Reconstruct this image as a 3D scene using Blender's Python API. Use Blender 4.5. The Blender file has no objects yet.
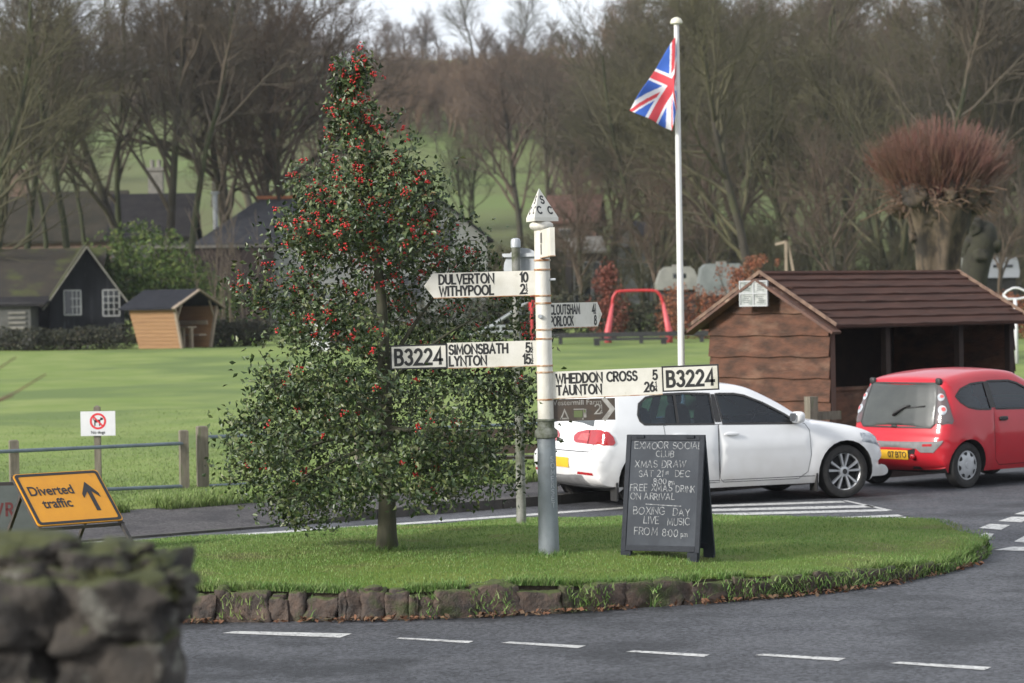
import bpy, bmesh, math, random
import numpy as np
from mathutils import Vector, Matrix, noise
from mathutils.bvhtree import BVHTree
from mathutils.geometry import delaunay_2d_cdt
R = math.radians
S = bpy.context.scene
C = S.collection

# ---------------------------------------------------------------- camera, world, sun, exposure
F_PX, CAM_H, ROLL = 2600.0, 2.3, R(1.0)
PITCH = math.atan((341.5 - 309.0) / F_PX)
CAM = Vector((0, 0, CAM_H))
FWD = Vector((0, math.cos(PITCH), -math.sin(PITCH)))
UPV = Vector((0, math.sin(PITCH), math.cos(PITCH)))
RGT = Vector((1, 0, 0))

def ray(px, py):
    du, dv = px - 512.0, py - 341.5
    u = du * math.cos(ROLL) - dv * math.sin(ROLL)
    v = dv * math.cos(ROLL) + du * math.sin(ROLL)
    return FWD + RGT * (u / F_PX) - UPV * (v / F_PX)

def at(px, py, D):                       # the point seen at a pixel, D metres in front
    d = ray(px, py)
    return CAM + d * (D / d.y)

def gp(px, py, z=0.0):                   # the point seen at a pixel on the level z
    d = ray(px, py)
    return CAM + d * ((z - CAM_H) / d.z)

cam_data = bpy.data.cameras.new('camera')
cam = bpy.data.objects.new('camera', cam_data)
C.objects.link(cam)
ex = RGT * math.cos(ROLL) - UPV * math.sin(ROLL)
ey = RGT * math.sin(ROLL) + UPV * math.cos(ROLL)
ez = -FWD
cam.matrix_world = Matrix(((ex.x, ey.x, ez.x, CAM.x), (ex.y, ey.y, ez.y, CAM.y), (ex.z, ey.z, ez.z, CAM.z), (0, 0, 0, 1)))
cam_data.sensor_width = 36
cam_data.lens = 36 * F_PX / 1024
cam_data.clip_start, cam_data.clip_end = 0.1, 6000
cam_data.dof.use_dof = True
cam_data.dof.focus_distance = 21.6
cam_data.dof.aperture_fstop = 3.4
S.camera = cam

SUN_AZ, SUN_EL = math.atan2(-0.84, -0.54), R(24)      # azimuth measured from +Y towards +X
world = bpy.data.worlds.new('World')
S.world = world
world.use_nodes = True
wn, wl = world.node_tree.nodes, world.node_tree.links
wn.clear()
sky = wn.new('ShaderNodeTexSky')
sky.sky_type = 'NISHITA'
sky.sun_disc = False
sky.sun_elevation = SUN_EL
sky.sun_rotation = SUN_AZ % (2 * math.pi)
sky.air_density, sky.dust_density = 1.0, 2.0
wtc = wn.new('ShaderNodeTexCoord')
wns = wn.new('ShaderNodeTexNoise')
wns.inputs['Scale'].default_value = 3.0
wns.inputs['Detail'].default_value = 5
wmap = wn.new('ShaderNodeMapping')
wmap.inputs['Scale'].default_value = (1, 1, 3)
wl.new(wtc.outputs['Generated'], wmap.inputs['Vector'])
wl.new(wmap.outputs['Vector'], wns.inputs['Vector'])
wr = wn.new('ShaderNodeValToRGB')
wr.color_ramp.elements[0].position, wr.color_ramp.elements[0].color = 0.3, (5.6, 5.9, 6.6, 1)
wr.color_ramp.elements[1].position, wr.color_ramp.elements[1].color = 0.7, (7.6, 7.8, 8.1, 1)
wl.new(wns.outputs['Fac'], wr.inputs['Fac'])
wmx = wn.new('ShaderNodeMix')
wmx.data_type = 'RGBA'
wmx.inputs[0].default_value = 0.82
wl.new(sky.outputs['Color'], wmx.inputs[6])
wl.new(wr.outputs['Color'], wmx.inputs[7])
bg = wn.new('ShaderNodeBackground')
bg.inputs['Strength'].default_value = 0.098
wl.new(wmx.outputs[2], bg.inputs['Color'])
wo = wn.new('ShaderNodeOutputWorld')
wl.new(bg.outputs[0], wo.inputs['Surface'])

sd = bpy.data.lights.new('sun', 'SUN')
sd.energy, sd.angle, sd.color = 3.0, R(11), (1.0, 0.965, 0.91)
sun = bpy.data.objects.new('sun', sd)
C.objects.link(sun)
to_sun = Vector((math.sin(SUN_AZ) * math.cos(SUN_EL), math.cos(SUN_AZ) * math.cos(SUN_EL), math.sin(SUN_EL)))
sun.rotation_euler = to_sun.to_track_quat('Z', 'Y').to_euler()
sun.location = (-30, -20, 40)

S.view_settings.view_transform = 'Standard'
S.view_settings.look = 'None'
S.view_settings.gamma = 1
S.view_settings.exposure = 0.80
S.render.engine = 'CYCLES'
S.cycles.max_bounces = 6
S.cycles.transparent_max_bounces = 12
S.cycles.volume_bounces = 0
S.cycles.use_denoising = True

# ---------------------------------------------------------------- materials
def nt(m):
    return m.node_tree.nodes, m.node_tree.links

def mat(name, c1, c2=None, scale=8.0, rough=0.6, bump=0.0, bscale=None, metal=0.0, spec=0.5, detail=6, lo=0.35, hi=0.65,
        coat=0.0, c3=None, c3scale=2.0, c3lo=0.58, c3hi=0.68, stretch=(1, 1, 1), island=None, coords='Object', rough2=None, sss=0.0):
    """procedural material: two colours blended by noise, an optional third as blotches, bump; island = colours picked per leaf/blade"""
    m = bpy.data.materials.new(name)
    m.use_nodes = True
    n, l = nt(m)
    b = n['Principled BSDF']
    b.inputs['Roughness'].default_value = rough
    b.inputs['Metallic'].default_value = metal
    b.inputs['Specular IOR Level'].default_value = spec
    if coat:
        b.inputs['Coat Weight'].default_value = coat
        b.inputs['Coat Roughness'].default_value = 0.05
    tc = n.new('ShaderNodeTexCoord')
    mp = n.new('ShaderNodeMapping')
    mp.inputs['Scale'].default_value = stretch
    l.new(tc.outputs[coords], mp.inputs['Vector'])
    def ns(sc, det=detail):
        t = n.new('ShaderNodeTexNoise')
        t.inputs['Scale'].default_value = sc
        t.inputs['Detail'].default_value = det
        t.inputs['Roughness'].default_value = 0.6
        l.new(mp.outputs['Vector'], t.inputs['Vector'])
        return t
    def mixc(fac, a, bcol):
        x = n.new('ShaderNodeMix')
        x.data_type = 'RGBA'
        l.new(fac, x.inputs[0])
        for k, v in ((6, a), (7, bcol)):
            if isinstance(v, tuple):
                x.inputs[k].default_value = (*v, 1)
            else:
                l.new(v, x.inputs[k])
        return x.outputs[2]
    def rng(src, a, bb):
        x = n.new('ShaderNodeMapRange')
        x.inputs[1].default_value, x.inputs[2].default_value = a, bb
        x.clamp = True
        l.new(src, x.inputs[0])
        return x.outputs[0]
    col = c1
    if island:
        g = n.new('ShaderNodeNewGeometry')
        r = n.new('ShaderNodeValToRGB')
        e = r.color_ramp.elements
        e[0].position, e[0].color = 0, (*island[0], 1)
        e[1].position, e[1].color = 1, (*island[-1], 1)
        for k, c in enumerate(island[1:-1]):
            q = e.new((k + 1) / (len(island) - 1))
            q.color = (*c, 1)
        l.new(g.outputs['Random Per Island'], r.inputs['Fac'])
        col = r.outputs['Color']
    if c2:
        f = rng(ns(scale).outputs['Fac'], lo, hi)
        col = mixc(f, col, c2)
        if rough2 is not None:
            x = n.new('ShaderNodeMapRange')
            x.inputs[3].default_value, x.inputs[4].default_value = rough, rough2
            l.new(f, x.inputs[0])
            l.new(x.outputs[0], b.inputs['Roughness'])
    if c3:
        f = rng(ns(c3scale).outputs['Fac'], c3lo, c3hi)
        col = mixc(f, col, c3)
    if isinstance(col, tuple):
        b.inputs['Base Color'].default_value = (*col, 1)
    else:
        l.new(col, b.inputs['Base Color'])
    if bump:
        bt = ns(bscale or scale * 3)
        bn = n.new('ShaderNodeBump')
        bn.inputs['Strength'].default_value = bump
        bn.inputs['Distance'].default_value = 0.02
        l.new(bt.outputs['Fac'], bn.inputs['Height'])
        l.new(bn.outputs['Normal'], b.inputs['Normal'])
    return m

def glass(name, tint, refl=0.12, rough=0.02):
    m = bpy.data.materials.new(name)
    m.use_nodes = True
    n, l = nt(m)
    n.clear()
    o = n.new('ShaderNodeOutputMaterial')
    t = n.new('ShaderNodeBsdfTransparent')
    t.inputs['Color'].default_value = (*tint, 1)
    g = n.new('ShaderNodeBsdfGlossy')
    g.inputs['Roughness'].default_value = rough
    g.inputs['Color'].default_value = (0.9, 0.95, 1, 1)
    lw = n.new('ShaderNodeLayerWeight')
    lw.inputs['Blend'].default_value = refl
    mx = n.new('ShaderNodeMixShader')
    l.new(lw.outputs['Fresnel'], mx.inputs[0])
    l.new(t.outputs[0], mx.inputs[1])
    l.new(g.outputs[0], mx.inputs[2])
    l.new(mx.outputs[0], o.inputs['Surface'])
    return m

# ---------------------------------------------------------------- mesh helpers
class MB:
    """collects verts and faces of ONE mesh"""
    def __init__(self):
        self.v, self.f, self.m = [], [], []
    def face(self, idx, mi=0):
        self.f.append(tuple(idx)); self.m.append(mi)
    def box(self, c, s, rot=None, mi=0, taper=1.0):
        b0 = len(self.v)
        M = rot if rot is not None else Matrix.Identity(3)
        for sz in (-1, 1):
            k = taper if sz > 0 else 1
            for sx, sy in ((-1, -1), (1, -1), (1, 1), (-1, 1)):
                self.v.append(tuple(Vector(c) + M @ Vector((sx * s[0] / 2 * k, sy * s[1] / 2 * k, sz * s[2] / 2))))
        for q in ((3, 2, 1, 0), (4, 5, 6, 7), (0, 1, 5, 4), (1, 2, 6, 5), (2, 3, 7, 6), (3, 0, 4, 7)):
            self.face([b0 + k for k in q], mi)
        return self
    def bar(self, a, b, w, h, up=(0, 0, 1), mi=0):
        a, b = Vector(a), Vector(b)
        z = (b - a)
        L = z.length
        z.normalize()
        x = z.cross(Vector(up))
        if x.length < 1e-4:
            x = z.cross(Vector((1, 0, 0)))
        x.normalize()
        y = x.cross(z) * -1
        M = Matrix((x, y, z)).transposed()
        if M.determinant() < 0:
            M = Matrix((x, -y, z)).transposed()
        return self.box((a + b) / 2, (w, h, L), M, mi)
    def tube(self, pts, rad, n=8, caps=True, mi=0):
        pts = [Vector(p) for p in pts]
        if not hasattr(rad, '__len__'):
            rad = [rad] * len(pts)
        b0 = len(self.v)
        ref = None
        for i, p in enumerate(pts):
            t = (pts[min(i + 1, len(pts) - 1)] - pts[max(i - 1, 0)])
            if t.length < 1e-9:
                t = Vector((0, 0, 1))
            t.normalize()
            if ref is None:
                ref = t.cross(Vector((0.31, 0.87, 0.13)))
                if ref.length < 1e-3:
                    ref = t.cross(Vector((1, 0, 0)))
            a = ref - t * ref.dot(t)
            if a.length < 1e-6:
                a = t.orthogonal()
            a.normalize()
            ref = a
            bb = t.cross(a)
            for k in range(n):
                an = 2 * math.pi * k / n
                self.v.append(tuple(p + (a * math.cos(an) + bb * math.sin(an)) * rad[i]))
        for i in range(len(pts) - 1):
            for k in range(n):
                k2 = (k + 1) % n
                self.face((b0 + i * n + k, b0 + i * n + k2, b0 + (i + 1) * n + k2, b0 + (i + 1) * n + k), mi)
        if caps:
            self.face([b0 + k for k in range(n)][::-1], mi)
            e = b0 + (len(pts) - 1) * n
            self.face([e + k for k in range(n)], mi)
        return self
    def lathe(self, prof, n=24, M=None, mi=0, closed=False):
        """prof: (radius, height) pairs turned round z (or M @ z)"""
        b0 = len(self.v)
        M = M or Matrix.Identity(4)
        for r, h in prof:
            for k in range(n):
                a = 2 * math.pi * k / n
                self.v.append(tuple(M @ Vector((r * math.cos(a), r * math.sin(a), h))))
        for i in range(len(prof) - 1):
            for k in range(n):
                k2 = (k + 1) % n
                self.face((b0 + i * n + k, b0 + i * n + k2, b0 + (i + 1) * n + k2, b0 + (i + 1) * n + k), mi)
        if not closed:
            if prof[0][0] > 1e-6:
                self.face([b0 + k for k in range(n)][::-1], mi)
            if prof[-1][0] > 1e-6:
                e = b0 + (len(prof) - 1) * n
                self.face([e + k for k in range(n)], mi)
        return self
    def prism(self, poly, fn, d0, d1, mi=0, side_mi=None):
        """poly of (a, b) extruded between depths d0 and d1; fn(a, b, d) -> point"""
        b0 = len(self.v)
        n = len(poly)
        for d in (d0, d1):
            for a, b in poly:
                self.v.append(tuple(fn(a, b, d)))
        self.face([b0 + k for k in range(n)][::-1], mi)
        self.face([b0 + n + k for k in range(n)], mi)
        for k in range(n):
            k2 = (k + 1) % n
            self.face((b0 + k, b0 + k2, b0 + n + k2, b0 + n + k), mi if side_mi is None else side_mi)
        return self
    def poly(self, pts, mi=0):
        b0 = len(self.v)
        self.v.extend(tuple(p) for p in pts)
        self.face(range(b0, b0 + len(pts)), mi)
        return self
    def stone(self, c, s, seed, p=4.0, n=5, amp=0.12, rz=0.0, mi=0):
        """an irregular rounded block"""
        rr = random.Random(seed)
        off = Vector((rr.uniform(0, 99), rr.uniform(0, 99), rr.uniform(0, 99)))
        cr, sr = math.cos(rz), math.sin(rz)
        idx = {}
        sk = (rr.uniform(-.12, .12), rr.uniform(-.12, .12))
        def vert(i, j, k):
            key = (i, j, k)
            if key in idx:
                return idx[key]
            q = Vector((2 * i / n - 1, 2 * j / n - 1, 2 * k / n - 1))
            ln = (abs(q.x) ** p + abs(q.y) ** p + abs(q.z) ** p) ** (1 / p)
            q = q / ln
            d = 1 + amp * noise.noise(q * 1.1 + off) * 1.6 + amp * 0.7 * noise.noise(q * 3.1 + off)
            q = q * d
            x, y, z = (q.x + sk[0] * q.z) * s[0] / 2, (q.y + sk[1] * q.z) * s[1] / 2, q.z * s[2] / 2
            idx[key] = len(self.v)
            self.v.append((c[0] + x * cr - y * sr, c[1] + x * sr + y * cr, c[2] + z))
            return idx[key]
        for a in range(n):
            for b in range(n):
                for lo in (0, n):
                    for ax in range(3):
                        q = []
                        for da, db in ((0, 0), (1, 0), (1, 1), (0, 1)):
                            t = [0, 0, 0]
                            t[ax] = lo
                            t[(ax + 1) % 3] = a + da
                            t[(ax + 2) % 3] = b + db
                            q.append(vert(*t))
                        self.face(q if lo else q[::-1], mi)
        return self
    def build(self, name, mats, parent=None, smooth=False, loc=None, sharp=None):
        me = bpy.data.meshes.new(name)
        me.from_pydata(self.v, [], self.f)
        if not isinstance(mats, (list, tuple)):
            mats = [mats]
        for x in mats:
            me.materials.append(x)
        if len(mats) > 1:
            me.polygons.foreach_set('material_index', self.m)
        if smooth:
            me.polygons.foreach_set('use_smooth', [True] * len(me.polygons))
            if sharp:
                me.set_sharp_from_angle(angle=R(sharp))
        me.update()
        o = bpy.data.objects.new(name, me)
        C.objects.link(o)
        if parent is not None:
            o.parent = parent
        if loc is not None:
            o.location = loc
        return o

def raw_mesh(name, V, Fc, mats, parent=None, smooth=False, mi=None):
    """V: (n,3) array, Fc: (m,k) array of equal-size faces"""
    V = np.asarray(V, dtype=np.float32)
    Fc = np.asarray(Fc, dtype=np.int32)
    me = bpy.data.meshes.new(name)
    m, k = Fc.shape
    me.vertices.add(len(V)); me.vertices.foreach_set('co', V.ravel())
    me.loops.add(m * k); me.loops.foreach_set('vertex_index', Fc.ravel())
    me.polygons.add(m)
    me.polygons.foreach_set('loop_start', np.arange(0, m * k, k, dtype=np.int32))
    me.polygons.foreach_set('loop_total', np.full(m, k, dtype=np.int32))
    for x in (mats if isinstance(mats, (list, tuple)) else [mats]):
        me.materials.append(x)
    if mi is not None:
        me.polygons.foreach_set('material_index', np.asarray(mi, dtype=np.int32))
    if smooth:
        me.polygons.foreach_set('use_smooth', np.ones(m, dtype=bool))
    me.update(calc_edges=True)
    o = bpy.data.objects.new(name, me)
    C.objects.link(o)
    if parent is not None:
        o.parent = parent
    return o

def tag(o, label=None, cat=None, group=None, kind=None):
    if label: o['label'] = label
    if cat: o['category'] = cat
    if group: o['group'] = group
    if kind: o['kind'] = kind
    return o

def thing(name, label, cat, loc=(0, 0, 0), rz=0.0, group=None, lean=None):
    o = bpy.data.objects.new(name, None)
    o.empty_display_size = 0.2
    C.objects.link(o)
    o.location = loc
    o.rotation_euler = (lean[0], lean[1], rz) if lean else (0, 0, rz)
    return tag(o, label, cat, group)

def kids(o):
    return [c for c in o.children]

def copy_tree(o, parent=None):
    c = o.copy()
    C.objects.link(c)
    if parent is not None:
        c.parent = parent
    for ch in kids(o):
        copy_tree(ch, c)
    return c

def in_poly(x, y, P):
    c = False
    j = len(P) - 1
    for i in range(len(P)):
        xi, yi = P[i]; xj, yj = P[j]
        if (yi > y) != (yj > y) and x < (xj - xi) * (y - yi) / (yj - yi) + xi:
            c = not c
        j = i
    return c

def seg_dist(x, y, P, closed=True):
    best = 1e9
    n = len(P)
    for i in range(n if closed else n - 1):
        ax, ay = P[i]; bx, by = P[(i + 1) % n]
        dx, dy = bx - ax, by - ay
        t = max(0, min(1, ((x - ax) * dx + (y - ay) * dy) / (dx * dx + dy * dy + 1e-12)))
        best = min(best, math.hypot(x - ax - t * dx, y - ay - t * dy))
    return best

def cdt_fill(polys, outer, step, jit=0.0, margin=0.4):
    """triangles inside polygon outer, edges of all polys kept; returns verts2d, tris"""
    pts, edges = [], []
    for P in polys:
        b0 = len(pts)
        pts += [Vector(p) for p in P]
        edges += [(b0 + i, b0 + (i + 1) % len(P)) for i in range(len(P))]
    x0 = min(p[0] for p in outer); x1 = max(p[0] for p in outer)
    y0 = min(p[1] for p in outer); y1 = max(p[1] for p in outer)
    rr = random.Random(5)
    ny = int((y1 - y0) / step) + 1
    nx = int((x1 - x0) / step) + 1
    for j in range(ny + 1):
        for i in range(nx + 1):
            x = x0 + (i + (0.5 if j % 2 else 0)) * step + rr.uniform(-jit, jit)
            y = y0 + j * step + rr.uniform(-jit, jit)
            if in_poly(x, y, outer) and all(seg_dist(x, y, P) > step * margin for P in polys):
                pts.append(Vector((x, y)))
    v, e, f, *_ = delaunay_2d_cdt(pts, edges, [], 0, 1e-6)
    tris = []
    for t in f:
        cx = sum(v[k].x for k in t) / len(t); cy = sum(v[k].y for k in t) / len(t)
        if in_poly(cx, cy, outer):
            a = (v[t[1]] - v[t[0]]).cross(v[t[2]] - v[t[0]])
            tris.append(tuple(t) if a > 0 else tuple(t[::-1]))
    return v, tris

def catmull(P, per=6, closed=False):
    P = [Vector(p) for p in P]
    out = []
    n = len(P)
    for i in range(n if closed else n - 1):
        p1, p2 = P[i], P[(i + 1) % n]
        p0 = P[i - 1] if (i > 0 or closed) else p1 * 2 - p2
        p3 = P[(i + 2) % n] if (i + 2 < n or closed) else p2 * 2 - p1
        for k in range(per):
            t = k / per
            out.append(0.5 * ((2 * p1) + (p2 - p0) * t + (2 * p0 - 5 * p1 + 4 * p2 - p3) * t * t + (3 * p1 - p0 - 3 * p2 + p3) * t ** 3))
    if not closed:
        out.append(P[-1])
    return out

# ---------------------------------------------------------------- stroke lettering
def arc(cx, cy, rx, ry, a0, a1, n=8):
    return [(cx + rx * math.cos(R(a0 + (a1 - a0) * k / n)), cy + ry * math.sin(R(a0 + (a1 - a0) * k / n))) for k in range(n + 1)]
GL = {
 'A': (4.4, [[(0, 0), (2.2, 6), (4.4, 0)], [(.75, 2), (3.65, 2)]]),
 'B': (3.6, [[(0, 3.2), (0, 6), (1.8, 6)] + arc(1.8, 4.6, 1.4, 1.4, 90, -90) + [(0, 3.2)], [(0, 3.2), (0, 0), (2, 0)] + arc(2, 1.6, 1.6, 1.6, -90, 90) + [(1.8, 3.2)]]),
 'C': (4.4, [arc(2.6, 3, 2.6, 3, 48, 312, 14)]),
 'D': (4.2, [[(0, 0), (0, 6), (1.4, 6)] + arc(1.4, 3, 2.8, 3, 90, -90, 12) + [(0, 0)]]),
 'E': (3.2, [[(3.2, 0), (0, 0), (0, 6), (3.2, 6)], [(0, 3.1), (2.8, 3.1)]]),
 'F': (3.1, [[(0, 0), (0, 6), (3.1, 6)], [(0, 3.1), (2.7, 3.1)]]),
 'G': (4.8, [arc(2.6, 3, 2.6, 3, 45, 330, 14) + [(4.8, 2.7), (3, 2.7)]]),
 'H': (4, [[(0, 0), (0, 6)], [(4, 0), (4, 6)], [(0, 3.1), (4, 3.1)]]),
 'I': (.3, [[(.15, 0), (.15, 6)]]),
 'K': (3.8, [[(0, 0), (0, 6)], [(3.6, 6), (0, 2.6)], [(1.3, 3.8), (3.8, 0)]]),
 'L': (3, [[(0, 6), (0, 0), (3, 0)]]),
 'M': (5, [[(0, 0), (.4, 6), (2.5, 1.2), (4.6, 6), (5, 0)]]),
 'N': (4.2, [[(0, 0), (0, 6), (4.2, 0), (4.2, 6)]]),
 'O': (5.2, [arc(2.6, 3, 2.6, 3, 90, 450, 20)]),
 'P': (3.5, [[(0, 0), (0, 6), (1.9, 6)] + arc(1.9, 4.4, 1.6, 1.6, 90, -90) + [(0, 2.8)]]),
 'R': (3.7, [[(0, 0), (0, 6), (1.9, 6)] + arc(1.9, 4.5, 1.5, 1.5, 90, -90) + [(0, 3)], [(1.7, 3), (3.7, 0)]]),
 'S': (3.4, [arc(1.7, 4.5, 1.55, 1.5, 30, 250, 9) + arc(1.7, 1.55, 1.7, 1.55, 80, -160, 10)]),
 'T': (4, [[(0, 6), (4, 6)], [(2, 6), (2, 0)]]),
 'U': (4, [[(0, 6), (0, 2)] + arc(2, 2, 2, 2, 180, 360) + [(4, 6)]]),
 'V': (4.2, [[(0, 6), (2.1, 0), (4.2, 6)]]),
 'W': (6, [[(0, 6), (1.5, 0), (3, 5.4), (4.5, 0), (6, 6)]]),
 'X': (4, [[(0, 0), (4, 6)], [(0, 6), (4, 0)]]),
 'Y': (4, [[(0, 6), (2, 3), (4, 6)], [(2, 3), (2, 0)]]),
 '0': (3.6, [arc(1.8, 3, 1.8, 3, 90, 450, 18)]),
 '1': (1.4, [[(0, 4.8), (1.2, 6), (1.2, 0)]]),
 '2': (3.5, [arc(1.7, 4.3, 1.6, 1.7, 160, -35, 9) + [(0, 0), (3.5, 0)]]),
 '3': (3.4, [arc(1.6, 4.5, 1.5, 1.5, 150, -80, 9), arc(1.6, 1.6, 1.75, 1.6, 80, -155, 10)]),
 '4': (3.9, [[(2.9, 0), (2.9, 6), (0, 1.6), (3.9, 1.6)]]),
 '5': (3.4, [[(3.1, 6), (.6, 6), (.3, 3.2)] + arc(1.6, 1.9, 1.8, 1.9, 115, -150, 10)]),
 '6': (3.5, [arc(1.75, 1.8, 1.7, 1.8, 90, 450, 14), [(.08, 2), (.5, 4), (2.2, 6)]]),
 '7': (3.4, [[(0, 6), (3.4, 6), (1.3, 0)]]),
 '8': (3.5, [arc(1.75, 4.6, 1.45, 1.4, 90, 450, 14), arc(1.75, 1.6, 1.75, 1.6, 90, 450, 14)]),
 ':': (.5, [[(.2, 1), (.2, 1.5)], [(.2, 3.6), (.2, 4.1)]]),
 '/': (2, [[(0, 0), (2, 6)]]),
 'p': (2.4, [[(0, -1.8), (0, 3)], arc(1.1, 1.5, 1.1, 1.5, 160, -160, 10)]),
 'm': (4, [[(0, 0), (0, 3)], [(0, 2)] + arc(1, 2, 1, 1, 160, 0, 5) + [(2, 0)], [(2, 2)] + arc(3, 2, 1, 1, 160, 0, 5) + [(4, 0)]]),
 's': (1.8, [[(1.7, 2.8), (.6, 3), (.1, 2.3), (1.6, 1), (1.2, .1), (0, .2)]]),
 't': (1.6, [[(.6, 4.5), (.6, .4), (1.5, 0)], [(0, 3), (1.5, 3)]]),
 ' ': (1.6, []),
}

def ribbon(mb, P, w, fn, lift):
    P = [Vector(p) for p in P]
    closed = (P[0] - P[-1]).length < 1e-6 and len(P) > 3
    n = len(P)
    b0 = len(mb.v)
    for i, p in enumerate(P):
        if closed:
            a = P[i - 1] if i > 0 else P[-2]
            c = P[i + 1] if i < n - 1 else P[1]
        else:
            a, c = P[max(i - 1, 0)], P[min(i + 1, n - 1)]
        d1 = (p - a).normalized() if (p - a).length > 1e-9 else (c - p).normalized()
        d2 = (c - p).normalized() if (c - p).length > 1e-9 else d1
        t = d1 + d2
        t = t.normalized() if t.length > 1e-3 else d1
        nn = Vector((-t.y, t.x))
        k = max(0.45, abs(nn.dot(Vector((-d1.y, d1.x)))))
        q = p.copy()
        if not closed and i == 0: q = p - d2 * w * 0.35
        if not closed and i == n - 1: q = p + d1 * w * 0.35
        for sg in (1, -1):
            e = q + nn * (sg * w / 2 / k)
            mb.v.append(tuple(fn(e.x, e.y, lift)))
    for i in range(n - 1):
        mb.face((b0 + 2 * i + 1, b0 + 2 * i + 3, b0 + 2 * i + 2, b0 + 2 * i))

def text_width(s, h, sx=1.0, gap=1.1):
    return sum((GL[c][0] + gap) * h / 6 * sx for c in s) - gap * h / 6 * sx

def letter(mb, s, x, y, h, w, fn, sx=1.0, gap=1.1, align='l', jitter=0.0, seed=1, base=0.0015):
    """stroke text with its baseline starting at (x, y) of the surface fn(a, b, lift)"""
    rr = random.Random(seed)
    if align == 'c': x -= text_width(s, h, sx, gap) / 2
    if align == 'r': x -= text_width(s, h, sx, gap)
    k = h / 6
    for c in s:
        wd, strokes = GL[c]
        jx, jy, js = rr.uniform(-1, 1) * jitter * h, rr.uniform(-1, 1) * jitter * h, 1 + rr.uniform(-1, 1) * jitter
        sh = rr.uniform(-1, 1) * jitter * 1.2
        for si, st in enumerate(strokes):
            P = [(x + jx + (a * sx + b * sh) * k, y + jy + b * k * js) for a, b in st]
            ribbon(mb, P, w, fn, base + si * 0.0004)
        x += (wd + gap) * k * sx
    return x

def font_text(name, s, size, m, parent, M, extrude=0.0, bold=0.0, align='CENTER', shear=0.0):
    cu = bpy.data.curves.new(name, 'FONT')
    cu.body = s
    cu.size = size
    cu.align_x = align
    cu.offset = bold
    cu.extrude = extrude
    cu.shear = shear
    o = bpy.data.objects.new(name, cu)
    C.objects.link(o)
    dg = bpy.context.evaluated_depsgraph_get()
    me = bpy.data.meshes.new_from_object(o.evaluated_get(dg))
    bpy.data.objects.remove(o)
    me.materials.clear()
    me.materials.append(m)
    r = bpy.data.objects.new(name, me)
    C.objects.link(r)
    r.parent = parent
    r.matrix_local = M
    return r
# ---------------------------------------------------------------- the ground
K0, K1 = gp(334, 522.5, 0), gp(537, 506, 0)            # foot of the far kerb
kd = (K1 - K0).normalized(); kn = Vector((-kd.y, kd.x, 0))
FIELD_OFF = 2.05                                       # pavement width behind the kerb
def behind_kerb(x, y):
    return (x - K0.x) * kn.x + (y - K0.y) * kn.y
_pd = np.array([0, 34, 60, 100, 135, 170, 210, 250, 300, 350, 400, 450, 500, 580, 700, 1000, 4000.])
_pz = np.array([0, .05, .38, .95, 1.7, 3.0, 8.0, 13.8, 23, 30.5, 37.2, 43.0, 47.2, 51.5, 53, 50, 30.])
def hill(x, y):
    x = np.asarray(x, float); y = np.asarray(y, float)
    s = np.clip((y - 120) / 300, 0, 1)
    yy = y + s * (28 * np.sin(x / 130 + .6) + 12 * np.sin(x / 47 + 2.0)) - s * 0.12 * np.clip(x, -300, 400)
    a = np.interp(yy - 7, _pd, _pz); b = np.interp(yy + 7, _pd, _pz); c = np.interp(yy, _pd, _pz)
    return (a + b + 2 * c) / 4
def ground_z(x, y):
    x = np.asarray(x, float); y = np.asarray(y, float)
    d = (x - K0.x) * kn.x + (y - K0.y) * kn.y - FIELD_OFF
    t = np.clip(d / 0.5 + 0.3, 0, 1)
    near = -0.06 + t * 0.20
    h = hill(x, y)
    bumps = 0.02 * np.sin(x * 1.3 + y * .7) + 0.02 * np.sin(x * .45 - y * .9)
    return np.where(d < 0.4, near, np.maximum(0.14, h + 0.09 + bumps * np.clip(d / 6, 0, 1)))
def gz(x, y):
    return float(ground_z(x, y))

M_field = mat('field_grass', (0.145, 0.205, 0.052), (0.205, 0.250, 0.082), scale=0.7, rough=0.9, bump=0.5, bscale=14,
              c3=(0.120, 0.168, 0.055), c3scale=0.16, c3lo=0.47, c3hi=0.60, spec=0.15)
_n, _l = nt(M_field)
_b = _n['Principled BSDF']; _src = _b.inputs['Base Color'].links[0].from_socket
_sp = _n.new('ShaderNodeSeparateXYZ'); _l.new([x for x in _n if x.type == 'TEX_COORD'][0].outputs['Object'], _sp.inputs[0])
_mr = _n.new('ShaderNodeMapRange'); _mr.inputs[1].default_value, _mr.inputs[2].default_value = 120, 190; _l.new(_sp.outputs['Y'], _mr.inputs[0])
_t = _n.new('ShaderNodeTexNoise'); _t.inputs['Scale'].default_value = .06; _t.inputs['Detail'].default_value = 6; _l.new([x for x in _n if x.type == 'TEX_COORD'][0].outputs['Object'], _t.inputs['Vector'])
_rp = _n.new('ShaderNodeValToRGB'); _rp.color_ramp.elements[0].position, _rp.color_ramp.elements[1].position = .38, .62      # hill grass dulled to olive with distance, haze put into its colour
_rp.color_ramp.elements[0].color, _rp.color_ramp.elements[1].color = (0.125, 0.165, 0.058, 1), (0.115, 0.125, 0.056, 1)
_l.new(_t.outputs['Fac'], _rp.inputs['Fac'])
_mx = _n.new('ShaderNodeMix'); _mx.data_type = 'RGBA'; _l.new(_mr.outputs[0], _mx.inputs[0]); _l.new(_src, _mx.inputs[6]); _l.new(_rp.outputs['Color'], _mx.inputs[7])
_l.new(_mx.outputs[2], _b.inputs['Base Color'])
xs = np.unique(np.concatenate([np.arange(-14, 22, .5), np.arange(-80, 80, 4.), np.arange(-400, 400, 16.), np.linspace(-3000, 3000, 61)]))
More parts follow.
